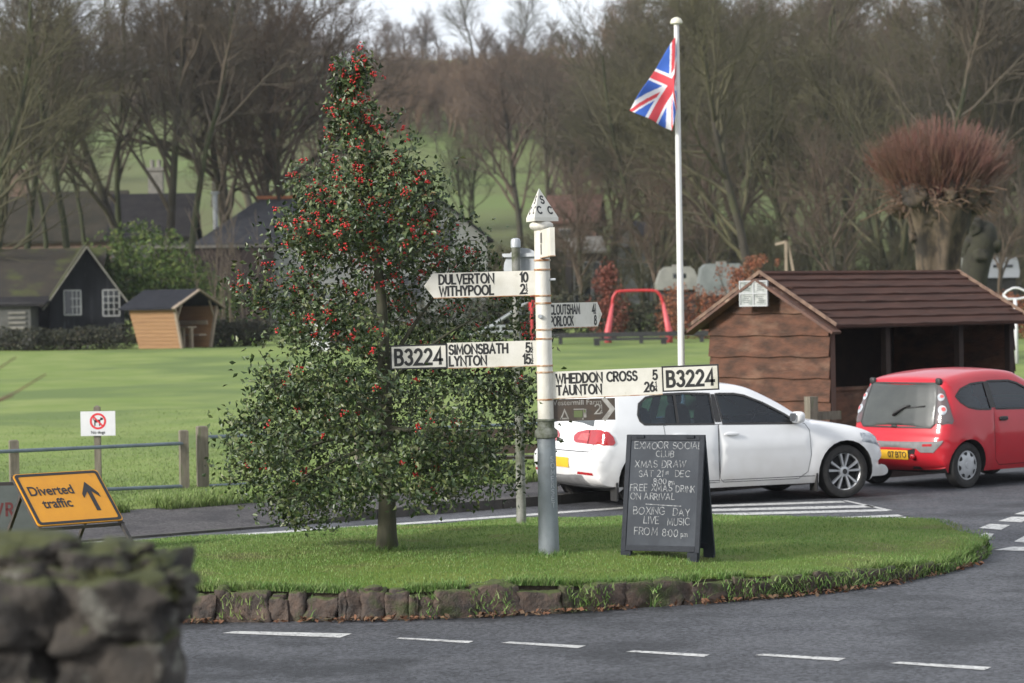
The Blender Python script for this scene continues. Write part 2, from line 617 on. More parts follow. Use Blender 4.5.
ys = np.unique(np.concatenate([np.arange(24, 48, .35), np.arange(48, 120, 2.), np.arange(120, 720, 7.), np.linspace(-60, 24, 12), np.linspace(720, 5000, 40)]))
gx, gy = np.meshgrid(xs, ys)
V = np.stack([gx.ravel(), gy.ravel(), ground_z(gx, gy).ravel()], 1)
nx_, ny_ = len(xs), len(ys)
ii = (np.arange(ny_ - 1)[:, None] * nx_ + np.arange(nx_ - 1)[None]).ravel()
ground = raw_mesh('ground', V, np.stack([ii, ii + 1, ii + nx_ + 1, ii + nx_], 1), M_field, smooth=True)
tag(ground, kind='structure')

# road: everything on this side of the far kerb
def asphalt(name, base, hi, seed, wet=0.55):
    m = mat(name, base, hi, scale=1.1, rough=0.80, rough2=wet, lo=.3, hi=.75, bump=0.9, bscale=95, c3=tuple(c * .58 for c in base), c3scale=.8, c3lo=.50, c3hi=.62, spec=0.4, stretch=(1, 1, 1))
    n, l = nt(m)
    b = n['Principled BSDF']
    src = b.inputs['Base Color'].links[0].from_socket
    t = n.new('ShaderNodeTexVoronoi'); t.inputs['Scale'].default_value = 42
    tc = [x for x in n if x.type == 'TEX_COORD'][0]
    l.new(tc.outputs['Object'], t.inputs['Vector'])
    mr = n.new('ShaderNodeMapRange'); mr.inputs[1].default_value, mr.inputs[2].default_value = 0, 1
    mr.inputs[3].default_value, mr.inputs[4].default_value = 0.35, 1.85
    l.new(t.outputs['Color'], mr.inputs[0])
    mx = n.new('ShaderNodeMix'); mx.data_type = 'RGBA'; mx.blend_type = 'MULTIPLY'; mx.inputs[0].default_value = 1
    l.new(src, mx.inputs[6]); l.new(mr.outputs[0], mx.inputs[7])
    # scattered fine grit and old patches
    t2 = n.new('ShaderNodeTexNoise'); t2.inputs['Scale'].default_value = 26; t2.inputs['Detail'].default_value = 3
    l.new(tc.outputs['Object'], t2.inputs['Vector'])
    m2 = n.new('ShaderNodeMapRange'); m2.inputs[1].default_value, m2.inputs[2].default_value = .66, .72
    l.new(t2.outputs['Fac'], m2.inputs[0])
    mx2 = n.new('ShaderNodeMix'); mx2.data_type = 'RGBA'
    mx2.inputs[7].default_value = (base[0] * .4, base[1] * .4, base[2] * .4, 1)
    l.new(m2.outputs[0], mx2.inputs[0]); l.new(mx.outputs[2], mx2.inputs[6])
    l.new(mx2.outputs[2], b.inputs['Base Color'])
    return m
M_road = asphalt('asphalt', (0.058, 0.061, 0.069), (0.082, 0.084, 0.092), 1)
M_path = asphalt('footway_tarmac', (0.050, 0.045, 0.047), (0.072, 0.066, 0.064), 2, wet=.7)
def kp(s, o, z=0):                                     # along / behind the kerb line
    return Vector((K0.x + kd.x * s + kn.x * o, K0.y + kd.y * s + kn.y * o, z))
b = MB()
N = 24
for i in range(N):
    s0, s1 = -70 + i * 140 / N, -70 + (i + 1) * 140 / N
    b.poly([kp(s0, -60), kp(s1, -60), kp(s1, 0), kp(s0, 0)])
tag(b.build('road', M_road), kind='structure')
b = MB()
kz = lambda s: 0.025 + 0.085 * max(0, min(1, (s + 0.3) / 0.8))     # dropped kerb to the left
ss = [-70, -20, -8, -4, -2] + [-1.5 + .25 * k for k in range(12)] + [3, 6, 12, 30, 70]
for s0, s1 in zip(ss, ss[1:]):
    b.poly([kp(s0, .125, kz(s0) - .004), kp(s1, .125, kz(s1) - .004), kp(s1, FIELD_OFF + .3, .10), kp(s0, FIELD_OFF + .3, .10)])
tag(b.build('pavement', M_path, smooth=True), kind='structure')
M_kerb = mat('kerb_stone', (0.040, 0.038, 0.036), (0.075, 0.070, 0.062), scale=3, rough=0.85, bump=.5, bscale=40, c3=(0.03, 0.045, 0.015), c3scale=1.7)
b = MB()
s = -12.0
while s < 20:
    L = 0.9
    z0, z1 = kz(s), kz(s + L)
    p = [kp(s + .006, 0), kp(s + L - .006, 0), kp(s + L - .006, .12), kp(s + .006, .12)]
    zz = [z0, z1, z1, z0]
    b0 = len(b.v)
    b.v += [(q.x, q.y, -.05) for q in p] + [(q.x, q.y, z) for q, z in zip(p, zz)]
    for q in ((3, 2, 1, 0), (4, 5, 6, 7), (0, 1, 5, 4), (1, 2, 6, 5), (2, 3, 7, 6), (3, 0, 4, 7)):
        b.face([b0 + k for k in q])
    s += L
tag(b.build('kerb', M_kerb), kind='structure')

# road paint
M_paint = mat('road_paint', (0.58, 0.58, 0.56), (0.36, 0.36, 0.35), scale=9, rough=0.75, bump=.3, bscale=60, c3=(0.10, 0.10, 0.105), c3scale=22, c3lo=.54, c3hi=.64)
b = MB()
def paint(px, z=0.004):
    P = [gp(x, y, z) for x, y in px]
    a = sum(P[i].x * P[(i + 1) % len(P)].y - P[(i + 1) % len(P)].x * P[i].y for i in range(len(P)))
    b.poly(P if a > 0 else P[::-1])
for q in ([(222, 633), (236, 631), (352, 633.5), (340, 637.5)], [(396, 638.5), (400, 637.5), (474, 641), (468, 643)],
          [(501, 642.8), (510, 641.6), (586, 645.6), (578, 648)], [(626, 651.6), (634, 650.4), (710, 654.4), (704, 656.8)],
          [(755, 655), (764, 653.6), (846, 658.2), (838, 660.8)], [(890, 663), (900, 661.6), (992, 667), (984, 670)]):
    paint(q)
far = [(0, 543.5), (128, 541.5), (248, 534), (370, 526), (525, 515), (640, 506.5), (700, 502.5)]     # edge line of the far road
for (x0, y0), (x1, y1) in zip(far, far[1:]):
    paint([(x0, y0 - 1.0), (x1, y1 - .9), (x1, y1 + .9), (x0, y0 + 1.0)])
for q in ([(690, 505.5), (841, 500.8), (847, 502.4), (690, 507.6)], [(690, 509.4), (868, 505), (876, 507.2), (690, 511.8)],
          [(690, 513.9), (880, 509.2), (890, 511.0), (690, 516.4)], [(842, 500.4), (847, 500.4), (893, 510.2), (886, 510.4)],
          [(790, 519.2), (898, 514.4), (904, 516.2), (840, 519.5)], [(850, 520.2), (905, 516.8), (928, 520.2), (905, 521.8)],
          [(979, 528), (990, 523.6), (1010, 525), (1001, 529.8)], [(998, 521), (1012, 516.6), (1030, 517), (1022, 522.2)],
          [(1014, 514), (1026, 510.6), (1044, 511), (1034, 515)], [(979, 535.4), (985, 532.6), (994, 533.6), (988, 541.6), (981, 541)],
          [(1014, 541.4), (1026, 535), (1040, 536), (1030, 543)], [(994, 550), (1012, 546.6), (1040, 547), (1030, 551)]):
    paint(q)
tag(b.build('road_markings', M_paint), kind='structure')

# ---------------------------------------------------------------- the raised island
front_px = [(-60, 624), (60, 623.5), (150, 623), (200, 622.5), (250, 622), (300, 621.5), (350, 621), (400, 620), (450, 618.5), (500, 616), (550, 613.5), (600, 610.5),
            (650, 607), (700, 604), (750, 600), (800, 595.5), (840, 591), (880, 585.5), (915, 579), (945, 572.5), (968, 566), (982, 559), (989, 552.5)]
back_px = [(991, 547), (985, 541), (972, 536), (955, 531.5), (930, 526), (895, 523), (850, 520.8), (790, 519.5), (720, 516.5), (620, 517), (525, 519.5), (450, 523.5), (370, 528.5),
           (250, 536.5), (120, 544.5), (0, 551), (-60, 554)]
FR = [gp(x, y, 0) for x, y in front_px]
BK = [gp(x, y, 0.05) for x, y in back_px]
FRx = np.array([p.x for p in FR]); FRy = np.array([p.y for p in FR])
order = np.argsort([p.x for p in BK]); BKx = np.array([BK[k].x for k in order]); BKy = np.array([BK[k].y for k in order])
TIPX = FR[-1].x
def wall_h(x):                                         # the kerb wall is lower towards the tip
    return float(np.interp(x, [-6, 0, 1.5, 2.6, 3.2, 3.8], [.25, .245, .20, .16, .13, .08]))
def isl_z(x, y):
    yf = np.interp(x, FRx, FRy); yb = np.interp(x, BKx, BKy)
    t = np.clip((y - yf) / max(yb - yf, .2), 0, 1)
    h = wall_h(x)
    z = np.interp(t, [0, .04, .2, .5, .8, 1], [h - .02, h + .02, h + .06, h + .06, .17, .05])
    return float(z + .012 * math.sin(x * 3.1 + y * 1.7) + .01 * math.sin(x * 1.1 - y * 2.3))
outer = [(p.x, p.y + .10) for p in FR] + [(p.x, p.y) for p in BK]
v2, tr = cdt_fill([outer], outer, .22, .06)
b = MB()
b.v = [(p.x, p.y, isl_z(p.x, p.y)) for p in v2]
b.f = tr; b.m = [0] * len(tr)
M_turf = mat('island_turf', (0.085, 0.140, 0.022), (0.125, 0.165, 0.035), scale=1.6, rough=0.9, bump=.6, bscale=30, c3=(0.10, 0.095, 0.04), c3scale=.9, c3lo=.55, c3hi=.7, spec=.15)
n0 = len(b.v)
rim = outer
for p in rim: b.v.append((p[0], p[1], isl_z(*p)))
for p in rim: b.v.append((p[0], p[1], -.02))
for k in range(len(rim)):
    k2 = (k + 1) % len(rim)
    b.face((n0 + k2, n0 + k, n0 + len(rim) + k, n0 + len(rim) + k2))
tag(b.build('island_ground', M_turf, smooth=True, sharp=50), kind='structure')

# grass blades
def blades(name, XY, Z, h, w, m, seed, lean=.5, kind='stuff'):
    rs = np.random.RandomState(seed)
    n = len(XY)
    a = rs.uniform(0, 2 * np.pi, n); hh = h * rs.uniform(.45, 1.25, n); ww = w * rs.uniform(.6, 1.3, n)
    la = rs.uniform(0, 2 * np.pi, n); ll = hh * rs.uniform(.1, lean, n)
    base = np.stack([XY[:, 0], XY[:, 1], Z - .008], 1)
    dx = np.stack([np.cos(a) * ww, np.sin(a) * ww, np.zeros(n)], 1)
    mid = base + np.stack([np.cos(la) * ll * .35, np.sin(la) * ll * .35, hh * .55], 1)
    tip = base + np.stack([np.cos(la) * ll, np.sin(la) * ll, hh], 1)
    V = np.stack([base - dx, base + dx, mid + dx * .7, mid - dx * .7, tip], 1).reshape(-1, 3)
    k = np.arange(n)[:, None] * 5
    T = np.concatenate([k + [[0, 1, 2]], k + [[0, 2, 3]], k + [[3, 2, 4]]], 0)
    o = raw_mesh(name, V, T, m)
    return tag(o, kind=kind)
M_blade = mat('grass_blade', (0, 0, 0), island=[(0.078, 0.160, 0.034), (0.108, 0.200, 0.045), (0.142, 0.225, 0.062), (0.195, 0.225, 0.10)], rough=.6, spec=.25,
              c2=(0.085, 0.130, 0.024), scale=1.3, lo=.50, hi=.75, c3=(0.24, 0.23, 0.09), c3scale=.9, c3lo=.56, c3hi=.74)
rs = np.random.RandomState(3)
pts = []
X0, X1, Y0, Y1 = -4.6, max(p[0] for p in outer), 18.5, 28
while len(pts) < 105000:
    xx, yy = rs.uniform(X0, X1, 20000), rs.uniform(Y0, Y1, 20000)
    yf = np.interp(xx, FRx, FRy) + .06
    yb = np.interp(xx, BKx, BKy) - .03
    ok = (yy > yf) & (yy < yb)
    pts += list(zip(xx[ok], yy[ok]))
XY = np.array(pts[:105000])
Z = np.array([isl_z(x, y) for x, y in XY])
blades('island_grass', XY, Z, .025, .0036, M_blade, 4)
# longer fringe hanging over the edge of the kerb wall and round feet of posts
fr = []
for i in range(14000):
    k = rs.randint(0, len(FR) - 1); t = rs.rand()
    x = FR[k].x * (1 - t) + FR[k + 1].x * t; y = FR[k].y * (1 - t) + FR[k + 1].y * t - .05
    if x < -4.6: continue
    if noise.noise(Vector((x * 2.2, y, 0))) < -.12: continue
    fr.append((x, y + .10 + abs(rs.normal(0, .07))))
FEET = [(gp(549, 554, .3), .14, 260), (gp(387, 551, .3), .2, 420), (gp(521, 524, .22), .13, 260), (gp(668, 556, .3), .35, 120), (gp(90, 548, .3), .5, 200)]
for c, rad, n in FEET:
    for i in range(n):
        a = rs.uniform(0, 6.28); r = rad * rs.uniform(.3, 1)
        fr.append((c.x + r * math.cos(a), c.y + r * math.sin(a)))
fr = np.array(fr)
blades('grass_fringe', fr, np.array([isl_z(x, y) for x, y in fr]) - .01, .060, .0036, M_blade, 9, lean=1.0)
# field grass near the fence: short sward and a rough verge
ln = []
while len(ln) < 75000:
    s = rs.uniform(-9, 14, 8000); o = FIELD_OFF - .02 + np.abs(rs.exponential(5.0, 8000))
    ok = o < 22
    P = np.stack([K0.x + kd.x * s + kn.x * o, K0.y + kd.y * s + kn.y * o], 1)[ok]
    px = 512 + P[:, 0] / P[:, 1] * F_PX
    ln += [p for p, q in zip(P, px) if -30 < q < 730]
ln = np.array(ln[:75000])
M_fblade = mat('field_blade', (0, 0, 0), island=[(0.105, 0.175, 0.042), (0.145, 0.215, 0.060), (0.185, 0.245, 0.085), (0.22, 0.24, 0.115)], rough=.7, spec=.2,
               c2=(0.085, 0.125, 0.028), scale=.6, lo=.45, hi=.7)
blades('field_grass', ln, ground_z(ln[:, 0], ln[:, 1]), .034, .006, M_fblade, 11)
vg = []
for i in range(15000):
    s, o = rs.uniform(-9, 5.5), FIELD_OFF + .04 + abs(rs.normal(0, .22))
    if noise.noise(Vector((s * 1.4, 0, 5))) < -.25: continue
    p = kp(s, o)
    vg.append((p.x, p.y))
vg = np.array(vg)
blades('verge_grass', vg, np.maximum(.10, ground_z(vg[:, 0], vg[:, 1])), .12, .007, M_fblade, 12, lean=.9)

# the low stone kerb wall of the island
M_stone = mat('kerb_wall_stone', (0.105, 0.072, 0.054), (0.040, 0.034, 0.030), scale=8, rough=.85, bump=.9, bscale=30, c3=(0.045, 0.055, 0.020), c3scale=3.2, c3lo=.52, c3hi=.62,
              island=None)
def mossy(m, moss, z0=.45, z1=.8, sc=6.0):
    n, l = nt(m)
    bs = n['Principled BSDF']
    src = bs.inputs['Base Color'].links[0].from_socket
    g = n.new('ShaderNodeNewGeometry'); s = n.new('ShaderNodeSeparateXYZ'); l.new(g.outputs['Normal'], s.inputs[0])
    tc = [x for x in n if x.type == 'TEX_COORD'][0]
    t = n.new('ShaderNodeTexNoise'); t.inputs['Scale'].default_value = sc; t.inputs['Detail'].default_value = 5
    l.new(tc.outputs['Object'], t.inputs['Vector'])
    a = n.new('ShaderNodeMath'); a.operation = 'MULTIPLY_ADD'; a.inputs[1].default_value = 1.6; l.new(t.outputs['Fac'], a.inputs[0]); 
    a.inputs[2].default_value = -.8
    ad = n.new('ShaderNodeMath'); ad.operation = 'ADD'; l.new(a.outputs[0], ad.inputs[0]); l.new(s.outputs['Z'], ad.inputs[1])
    mr = n.new('ShaderNodeMapRange'); mr.inputs[1].default_value, mr.inputs[2].default_value = z0, z1; l.new(ad.outputs[0], mr.inputs[0])
    mx = n.new('ShaderNodeMix'); mx.data_type = 'RGBA'; l.new(mr.outputs[0], mx.inputs[0]); l.new(src, mx.inputs[6]); mx.inputs[7].default_value = (*moss, 1)
    l.new(mx.outputs[2], bs.inputs['Base Color'])
mossy(M_stone, (0.060, 0.075, 0.020), .35, .75, 9.0)
b = MB()
rr = random.Random(11)
d = 0.0
plen = [0]
for p, q in zip(FR, FR[1:]): plen.append(plen[-1] + (q - p).length)
def on_front(d):
    k = max(i for i in range(len(plen)) if plen[i] <= d + 1e-9)
    k = min(k, len(FR) - 2)
    t = (d - plen[k]) / (plen[k + 1] - plen[k])
    return FR[k].lerp(FR[k + 1], t), math.atan2(FR[k + 1].y - FR[k].y, FR[k + 1].x - FR[k].x)
while d < plen[-1] - .05:
    w = rr.choice([.07, .09, .12, .16, .21, .26, .30]) * rr.uniform(.85, 1.15)
    p, a = on_front(min(d + w / 2, plen[-1] - .02))
    h = wall_h(p.x) * rr.uniform(.70, 1.02)
    nrm = Vector((-math.sin(a), math.cos(a), 0))
    c = p + nrm * (.075 + rr.uniform(-.015, .02))
    b.stone((c.x, c.y, h / 2 - .015), (w * 1.06, .17, h + .03), rr.random(), p=rr.uniform(9, 18), n=10, amp=.15, rz=a + rr.uniform(-.09, .09))
    if rr.random() < .25 and w < .2:
        b.stone((c.x, c.y - .01, h + .0), (w * .7, .12, .06), rr.random(), p=4, n=4, amp=.15, rz=a)
    d += w
o = b.build('stone_kerb_wall', M_stone, smooth=True, sharp=60)
tag(o, 'low mossy brown stone wall edging the grass island along the near road', 'wall')
# soil backing behind the stones
b = MB()
for p, q in zip(FR, FR[1:]):
    for z0, z1 in ((-.02, min(wall_h(p.x), wall_h(q.x)) - .015),):
        b.poly([(p.x, p.y + .085, z0), (q.x, q.y + .085, z0), (q.x, q.y + .085, wall_h(q.x) - .02), (p.x, p.y + .085, wall_h(p.x) - .02)])
M_soil = mat('soil', (0.030, 0.022, 0.015), (0.05, 0.04, 0.025), scale=12, rough=.95, bump=.6)
tag(b.build('soil_bank', M_soil), kind='structure')
# dead leaves and weeds along the wall foot
V, T = [], []
for i in range(1100):
    dd = rs.uniform(.8, plen[-1] - 1.2)
    p, a = on_front(dd)
    if noise.noise(Vector((p.x * 1.3, 3, 1))) < -.1 and rs.rand() < .75: continue
    off = -.02 - abs(rs.normal(0, .05))
    c = Vector((p.x - math.sin(a) * off, p.y + math.cos(a) * off - .02, .008 + rs.uniform(0, .03)))
    L = rs.uniform(.012, .035)
    M3 = Matrix.Rotation(rs.uniform(0, 6.28), 3, 'Z') @ Matrix.Rotation(rs.normal(0, .5), 3, 'X') @ Matrix.Rotation(rs.normal(0, .5), 3, 'Y')
    k = len(V)
    for q in ((-L, 0, 0), (0, -L * .5, .004), (L, 0, 0), (0, L * .5, .004)):
        V.append(tuple(c + M3 @ Vector(q)))
    T.append((k, k + 1, k + 2, k + 3))
M_dead = mat('dead_leaves', (0, 0, 0), island=[(0.10, 0.04, 0.018), (0.15, 0.065, 0.03), (0.075, 0.045, 0.025), (0.17, 0.10, 0.05)], rough=.8)
tag(raw_mesh('dead_leaves', V, T, M_dead), kind='stuff')
wd = []
for i in range(4200):
    dd = rs.uniform(.8, plen[-1])
    p, a = on_front(dd)
    if noise.noise(Vector((p.x * 2.7, 9, 4))) < .02 + (-.35 if p.x > 1.6 else 0): continue
    off = rs.uniform(-.03, .06)
    zz = rs.uniform(0, max(.03, wall_h(p.x) * .8))
    wd.append((p.x - math.sin(a) * off, p.y + math.cos(a) * off - .03, zz))
wd = np.array(wd)
blades('wall_weeds', wd[:, :2], wd[:, 2], .060, .0045, M_blade, 14, lean=1.6)
# ---------------------------------------------------------------- the fingerpost
M_white = mat('weathered_white_paint', (0.66, 0.64, 0.58), (0.52, 0.50, 0.43), scale=7, rough=.55, bump=.15, bscale=40, c3=(0.24, 0.24, 0.15), c3scale=5, c3lo=.60, c3hi=.78, stretch=(1, 1, .6))
M_finger = mat('finger_white_paint', (0.70, 0.68, 0.61), (0.60, 0.58, 0.50), scale=6, rough=.5, bump=.08, bscale=50, c3=(0.38, 0.37, 0.26), c3scale=4, c3lo=.60, c3hi=.76)
M_black = mat('black_letter_paint', (0.018, 0.018, 0.018), (0.035, 0.035, 0.033), scale=30, rough=.5)
M_rust = mat('rusty_band', (0.30, 0.13, 0.045), (0.48, 0.40, 0.30), scale=14, rough=.8, bump=.3, lo=.42, hi=.6)
M_greypost = mat('grey_post_paint', (0.23, 0.26, 0.28), (0.17, 0.19, 0.20), scale=5, rough=.5, bump=.12, bscale=40, c3=(0.13, 0.14, 0.11), c3scale=4, c3lo=.60, c3hi=.75)
M_mossmetal = mat('mossy_collar', (0.20, 0.21, 0.18), (0.075, 0.085, 0.05), scale=16, rough=.8, bump=.4)
M_lead = mat('pale_grey_letters', (0.46, 0.49, 0.51), (0.34, 0.36, 0.38), scale=20, rough=.5)

pb = gp(549, 553, .30)
SP = F_PX / pb.y                                      # pixels per metre at the post
post_root = thing('fingerpost', 'white fingerpost with four lettered arms on grey base in the grass island', 'signpost', (pb.x, pb.y, isl_z(pb.x, pb.y) - .01), 0, lean=(0, R(-.35)))
zl = lambda y: (553 - y) / SP                          # photo row -> height on the post
b = MB()
b.lathe([(.066, zl(420)), (.064, zl(340)), (.062, zl(260)), (.060, zl(222)), (.055, zl(217)), (.05, zl(216))], 28)
b.build('post_shaft', M_white, post_root, True, sharp=40)
b = MB()
b.lathe([(.092, -.1), (.086, .02), (.078, .55), (.074, zl(437)), (.070, zl(434))], 28)
b.build('post_base', M_greypost, post_root, True, sharp=40)
b = MB()
b.lathe([(.066, zl(437)), (.090, zl(436)), (.096, zl(433)), (.092, zl(429)), (.078, zl(427)), (.070, zl(426)), (.070, zl(420)), (.080, zl(419.3)), (.081, zl(417.6)), (.064, zl(417))], 28)
b.tube([(.088, -.02, zl(438)), (.118, -.03, zl(438))], .013, 8)
b.tube([(.118, -.03, zl(438.8)), (.118, -.03, zl(437.2))], .018, 8)
b.build('lower_collar', M_mossmetal, post_root, True, sharp=40)
b = MB()
b.lathe([(.060, zl(229)), (.072, zl(228)), (.092, zl(226.5)), (.099, zl(224.5)), (.094, zl(222)), (.075, zl(220.5)), (.062, zl(219)), (.058, zl(216))], 28)
b.build('top_collar', M_white, post_root, True, sharp=40)
# rusty bands
for y in (258.5, 268, 294, 301.5, 328, 337, 364, 370.5, 397.8):
    b = MB(); b.lathe([(.060, zl(y) + .008), (.0690, zl(y) + .007), (.0705, zl(y)), (.0690, zl(y) - .007), (.060, zl(y) - .008)], 24, closed=True)
    b.build('clamp_band', M_rust, post_root, True, sharp=40)
b = MB()
b.tube([(-.03, -.055, zl(314.5)), (-.03, -.085, zl(314.5))], .018, 8)
b.build('bolt', M_lead, post_root, True, sharp=40)
b = MB()
b.tube([(.05, -.02, zl(278)), (.105, -.03, zl(278))], .010, 6)
b.build('bolt', M_lead, post_root, True, sharp=40)
# raised letters up the grey base
b = MB()
k = 0
for ch in 'SOMERSET':
    def fb(a, c, l, k=k):
        z = zl(457) - k * .0535 + c * 1.0
        r = .0795 + l + (zl(434) - z) * .012
        an = R(-58) + a / .08
        return (r * math.cos(an), r * math.sin(an), z)
    letter(b, ch, -.014, -.02, .040, .0062, fb, sx=.95, align='l')
    k += 1
b.build('raised_lettering', M_lead, post_root)
# three-sided cap with S C C on each face
zt, zb0 = zl(186.5), zl(216)
Rb = .158
b = MB()
rot0 = R(-46)                                           # one face looks to the camera, slightly right
cor = [(-.012 + Rb * math.cos(rot0 + R(60 + 120 * k)), Rb * math.sin(rot0 + R(60 + 120 * k))) for k in range(3)]
b0 = len(b.v)
b.v += [(x, y, zb0 - .03) for x, y in cor] + [(x, y, zb0) for x, y in cor] + [(-.012, 0, zt)]
b.face((2, 1, 0))
for k in range(3):
    k2 = (k + 1) % 3
    b.face((k, k2, 3 + k2, 3 + k)); b.face((3 + k, 3 + k2, 6))
capo = b.build('cap', M_finger, post_root)
b = MB()
for k in range(3):
    A, B_ = Vector((*cor[k], zb0)), Vector((*cor[(k + 1) % 3], zb0))
    T_ = Vector((-.012, 0, zt)); m_ = (A + B_) / 2
    ux = (B_ - A).normalized(); uy = (T_ - m_).normalized(); un = ux.cross(uy).normalized()
    if un.dot(m_) < 0: un = -un
    fn = lambda a, c, l, m_=m_, ux=ux, uy=uy, un=un: m_ + ux * a + uy * c + un * l
    letter(b, 'S', 0, .122, .062, .015, fn, align='c')
    letter(b, 'C', -.060, .034, .058, .015, fn, align='c'); letter(b, 'C', .060, .034, .058, .015, fn, align='c')
b.build('lettering', M_black, capo)

def finger(name, y0, y1, length, yaw, lines, tip=True, box=None, right=True, start=.06, tilt=0.0, boxh=None, ms=None, lh=.073, sx=.77, tw=.0158):
    """an arm between photo rows y0 and y1; its local a axis runs away from the post"""
    za, zb = zl(y1), zl(y0)
    h = zb - za
    zc = (za + zb) / 2
    sg = 1 if right else -1
    M = Matrix.Translation((0, 0, zc)) @ Matrix.Rotation(yaw, 4, 'Z') @ Matrix.Rotation(-tilt * sg, 4, 'Y')
    P = lambda a, c, d: M @ Vector((a * sg, d, c))
    b = MB()
    if tip:
        poly = [(start, -h / 2), (length - .075, -h / 2), (length, 0), (length - .075, h / 2), (start, h / 2)]
    else:
        poly = [(start, -h / 2), (length, -h / 2), (length, h / 2), (start, h / 2)]
    if not right: poly = poly[::-1]
    b.prism(poly, P, .018, -.018)
    arm = b.build(name, M_finger, post_root)
    # rusty lower and upper lips
    b = MB()
    L1 = length - .075 if tip else length
    pl = [(start, -h / 2 - .006), (L1, -h / 2 - .006), (L1, -h / 2 + .001), (start, -h / 2 + .001)]
    if not right: pl = pl[::-1]
    b.prism(pl, P, .0215, -.0215)
    b.build('edge_lip', ms or M_rust, arm)
    b = MB()
    for face in (-1, 1):
        s2 = sg if face < 0 else -sg                   # text always reads left to right on its face
        fn = lambda x, c, l, face=face: M @ Vector((x * (-face), face * (.018 + l), c))
        # text coordinate x: along screen-right of that face
        e0, e1 = (start, L1) if (s2 > 0) else (-L1, -start)
        for (txt, num, frac, yy) in lines:
            xl, xr = e0 + (.05 if (tip and s2 < 0) else .034 if sg > 0 and not tip else .018), e1 - ((.062 if tip else .030) if s2 < 0 else .022 if tip else .040)
            fr = .026 if frac else 0
            w_avail = xr - xl - fr - .02
            if num:
                xr_n = xr - fr
                letter(b, num, xr_n, yy - lh / 2, lh, tw, fn, sx=sx, gap=1.2, align='r')
                if frac:
                    letter(b, frac[0], xr - .012, yy + .008, lh * .42, tw * .5, fn, sx=.8, align='c')
                    letter(b, frac[1], xr - .012, yy - lh * .52, lh * .42, tw * .5, fn, sx=.8, align='c')
                    ribbon(b, [(xr - .022, yy + .001), (xr - .003, yy + .001)], .005, fn, .0015)
                w_avail -= text_width(num, lh, sx, 1.2) + .03
            s_fit = min(sx, sx * w_avail / text_width(txt, lh, sx, 1.45))
            letter(b, txt, xl, yy - lh / 2, lh, tw, fn, sx=s_fit, gap=1.45)
    b.build('lettering', M_black, arm)
    if box:
        bt, bx0, bx1, bh, dz = box
        b = MB()
        pl = [(bx0, dz - bh / 2), (bx1, dz - bh / 2), (bx1, dz + bh / 2), (bx0, dz + bh / 2)]
        if not right: pl = pl[::-1]
        b.prism(pl, P, .022, -.022)
        pn = b.build('road_number_panel', M_black, post_root)
        i_ = .0125
        b = MB()
        pl = [(bx0 + i_, dz - bh / 2 + i_), (bx1 - i_, dz - bh / 2 + i_), (bx1 - i_, dz + bh / 2 - i_), (bx0 + i_, dz + bh / 2 - i_)]
        if not right: pl = pl[::-1]
        b.prism(pl, P, .0245, -.0245)
        b.build('white_field', M_finger, pn)
        b = MB()
        for face in (-1, 1):
            fn = lambda x, c, l, face=face: M @ Vector((x * (-face), face * (.0245 + l), c))
            cx = (bx0 + bx1) / 2 * (sg if face < 0 else -sg)
            letter(b, bt, cx, dz - .060, .120, .024, fn, sx=.78, gap=1.6, align='c')
        b.build('lettering', M_black, pn)
    return arm
HALF = (('1'), ('2'))
finger('finger_arm', 268.5, 293, 118.5 / SP, 0, [('DULVERTON', '10', None, .047), ('WITHYPOOL', '2', HALF, -.048)], right=False, tilt=R(-.3))
finger('finger_arm', 301.5, 326.5, .90, R(57), [('CLOUTSHAM', '4', ('1', '2'), .047), ('PORLOCK', '8', None, -.048)], right=True)
finger('finger_arm', 338.5, 363.5, 97 / SP, 0, [('SIMONSBATH', '5', HALF, .046), ('LYNTON', '15', HALF, -.047)], tip=False, right=False, box=('B3224', 97 / SP, 154 / SP, .200, -.004), tilt=R(-.3))
finger('finger_arm', 370.5, 397, 117 / SP, 0, [('WHEDDON CROSS', '5', None, .050), ('TAUNTON', '26', ('1', '4'), -.045)], tip=False, right=True, box=('B3224', 117 / SP, 174 / SP, .210, .012), tilt=R(1.0))
# the arm that points towards the viewer, seen end on
finger('finger_arm', 229, 256, .86, R(-85), [('III IIII', '', None, .047), ('IIII I', '', None, -.045)], right=True, start=.05, tip=False)
# brown camp-site arm
M_brown = mat('brown_sign_face', (0.070, 0.050, 0.036), (0.050, 0.042, 0.034), scale=9, rough=.5, c3=(0.085, 0.080, 0.05), c3scale=5)
M_pale = mat('faded_white_print', (0.40, 0.39, 0.36), (0.16, 0.15, 0.13), scale=9, rough=.6)
M_green = mat('faded_green_print', (0.10, 0.13, 0.05), rough=.6)
zc = (zl(397.5) + zl(419.5)) / 2 - .002; hh = .178
b = MB(); x0, x1 = .05, 69.5 / SP
b.prism([(x0, zc - hh / 2), (x1, zc - hh / 2), (x1, zc + hh / 2), (x0, zc + hh / 2)], lambda a, c, d: (a, d, c), .008, -.012)
br = b.build('brown_tourist_panel', M_brown, post_root)
b = MB()
fn = lambda a, c, l: (a, -.012 - l, c)
ribbon(b, [(x1 - .088, zc + .082), (x1 - .022, zc + .0), (x1 - .088, zc - .082)], .036, fn, .0012)
letter(b, '2', x1 - .165, zc - .035, .075, .011, fn); letter(b, '1', x1 - .116, zc + .004, .032, .006, fn); letter(b, '4', x1 - .124, zc - .035, .03, .006, fn)
ribbon(b, [(x0 + .075, zc - .07), (x0 + .104, zc + .0), (x0 + .133, zc - .07), (x0 + .07, zc - .07)], .012, fn, .0012)
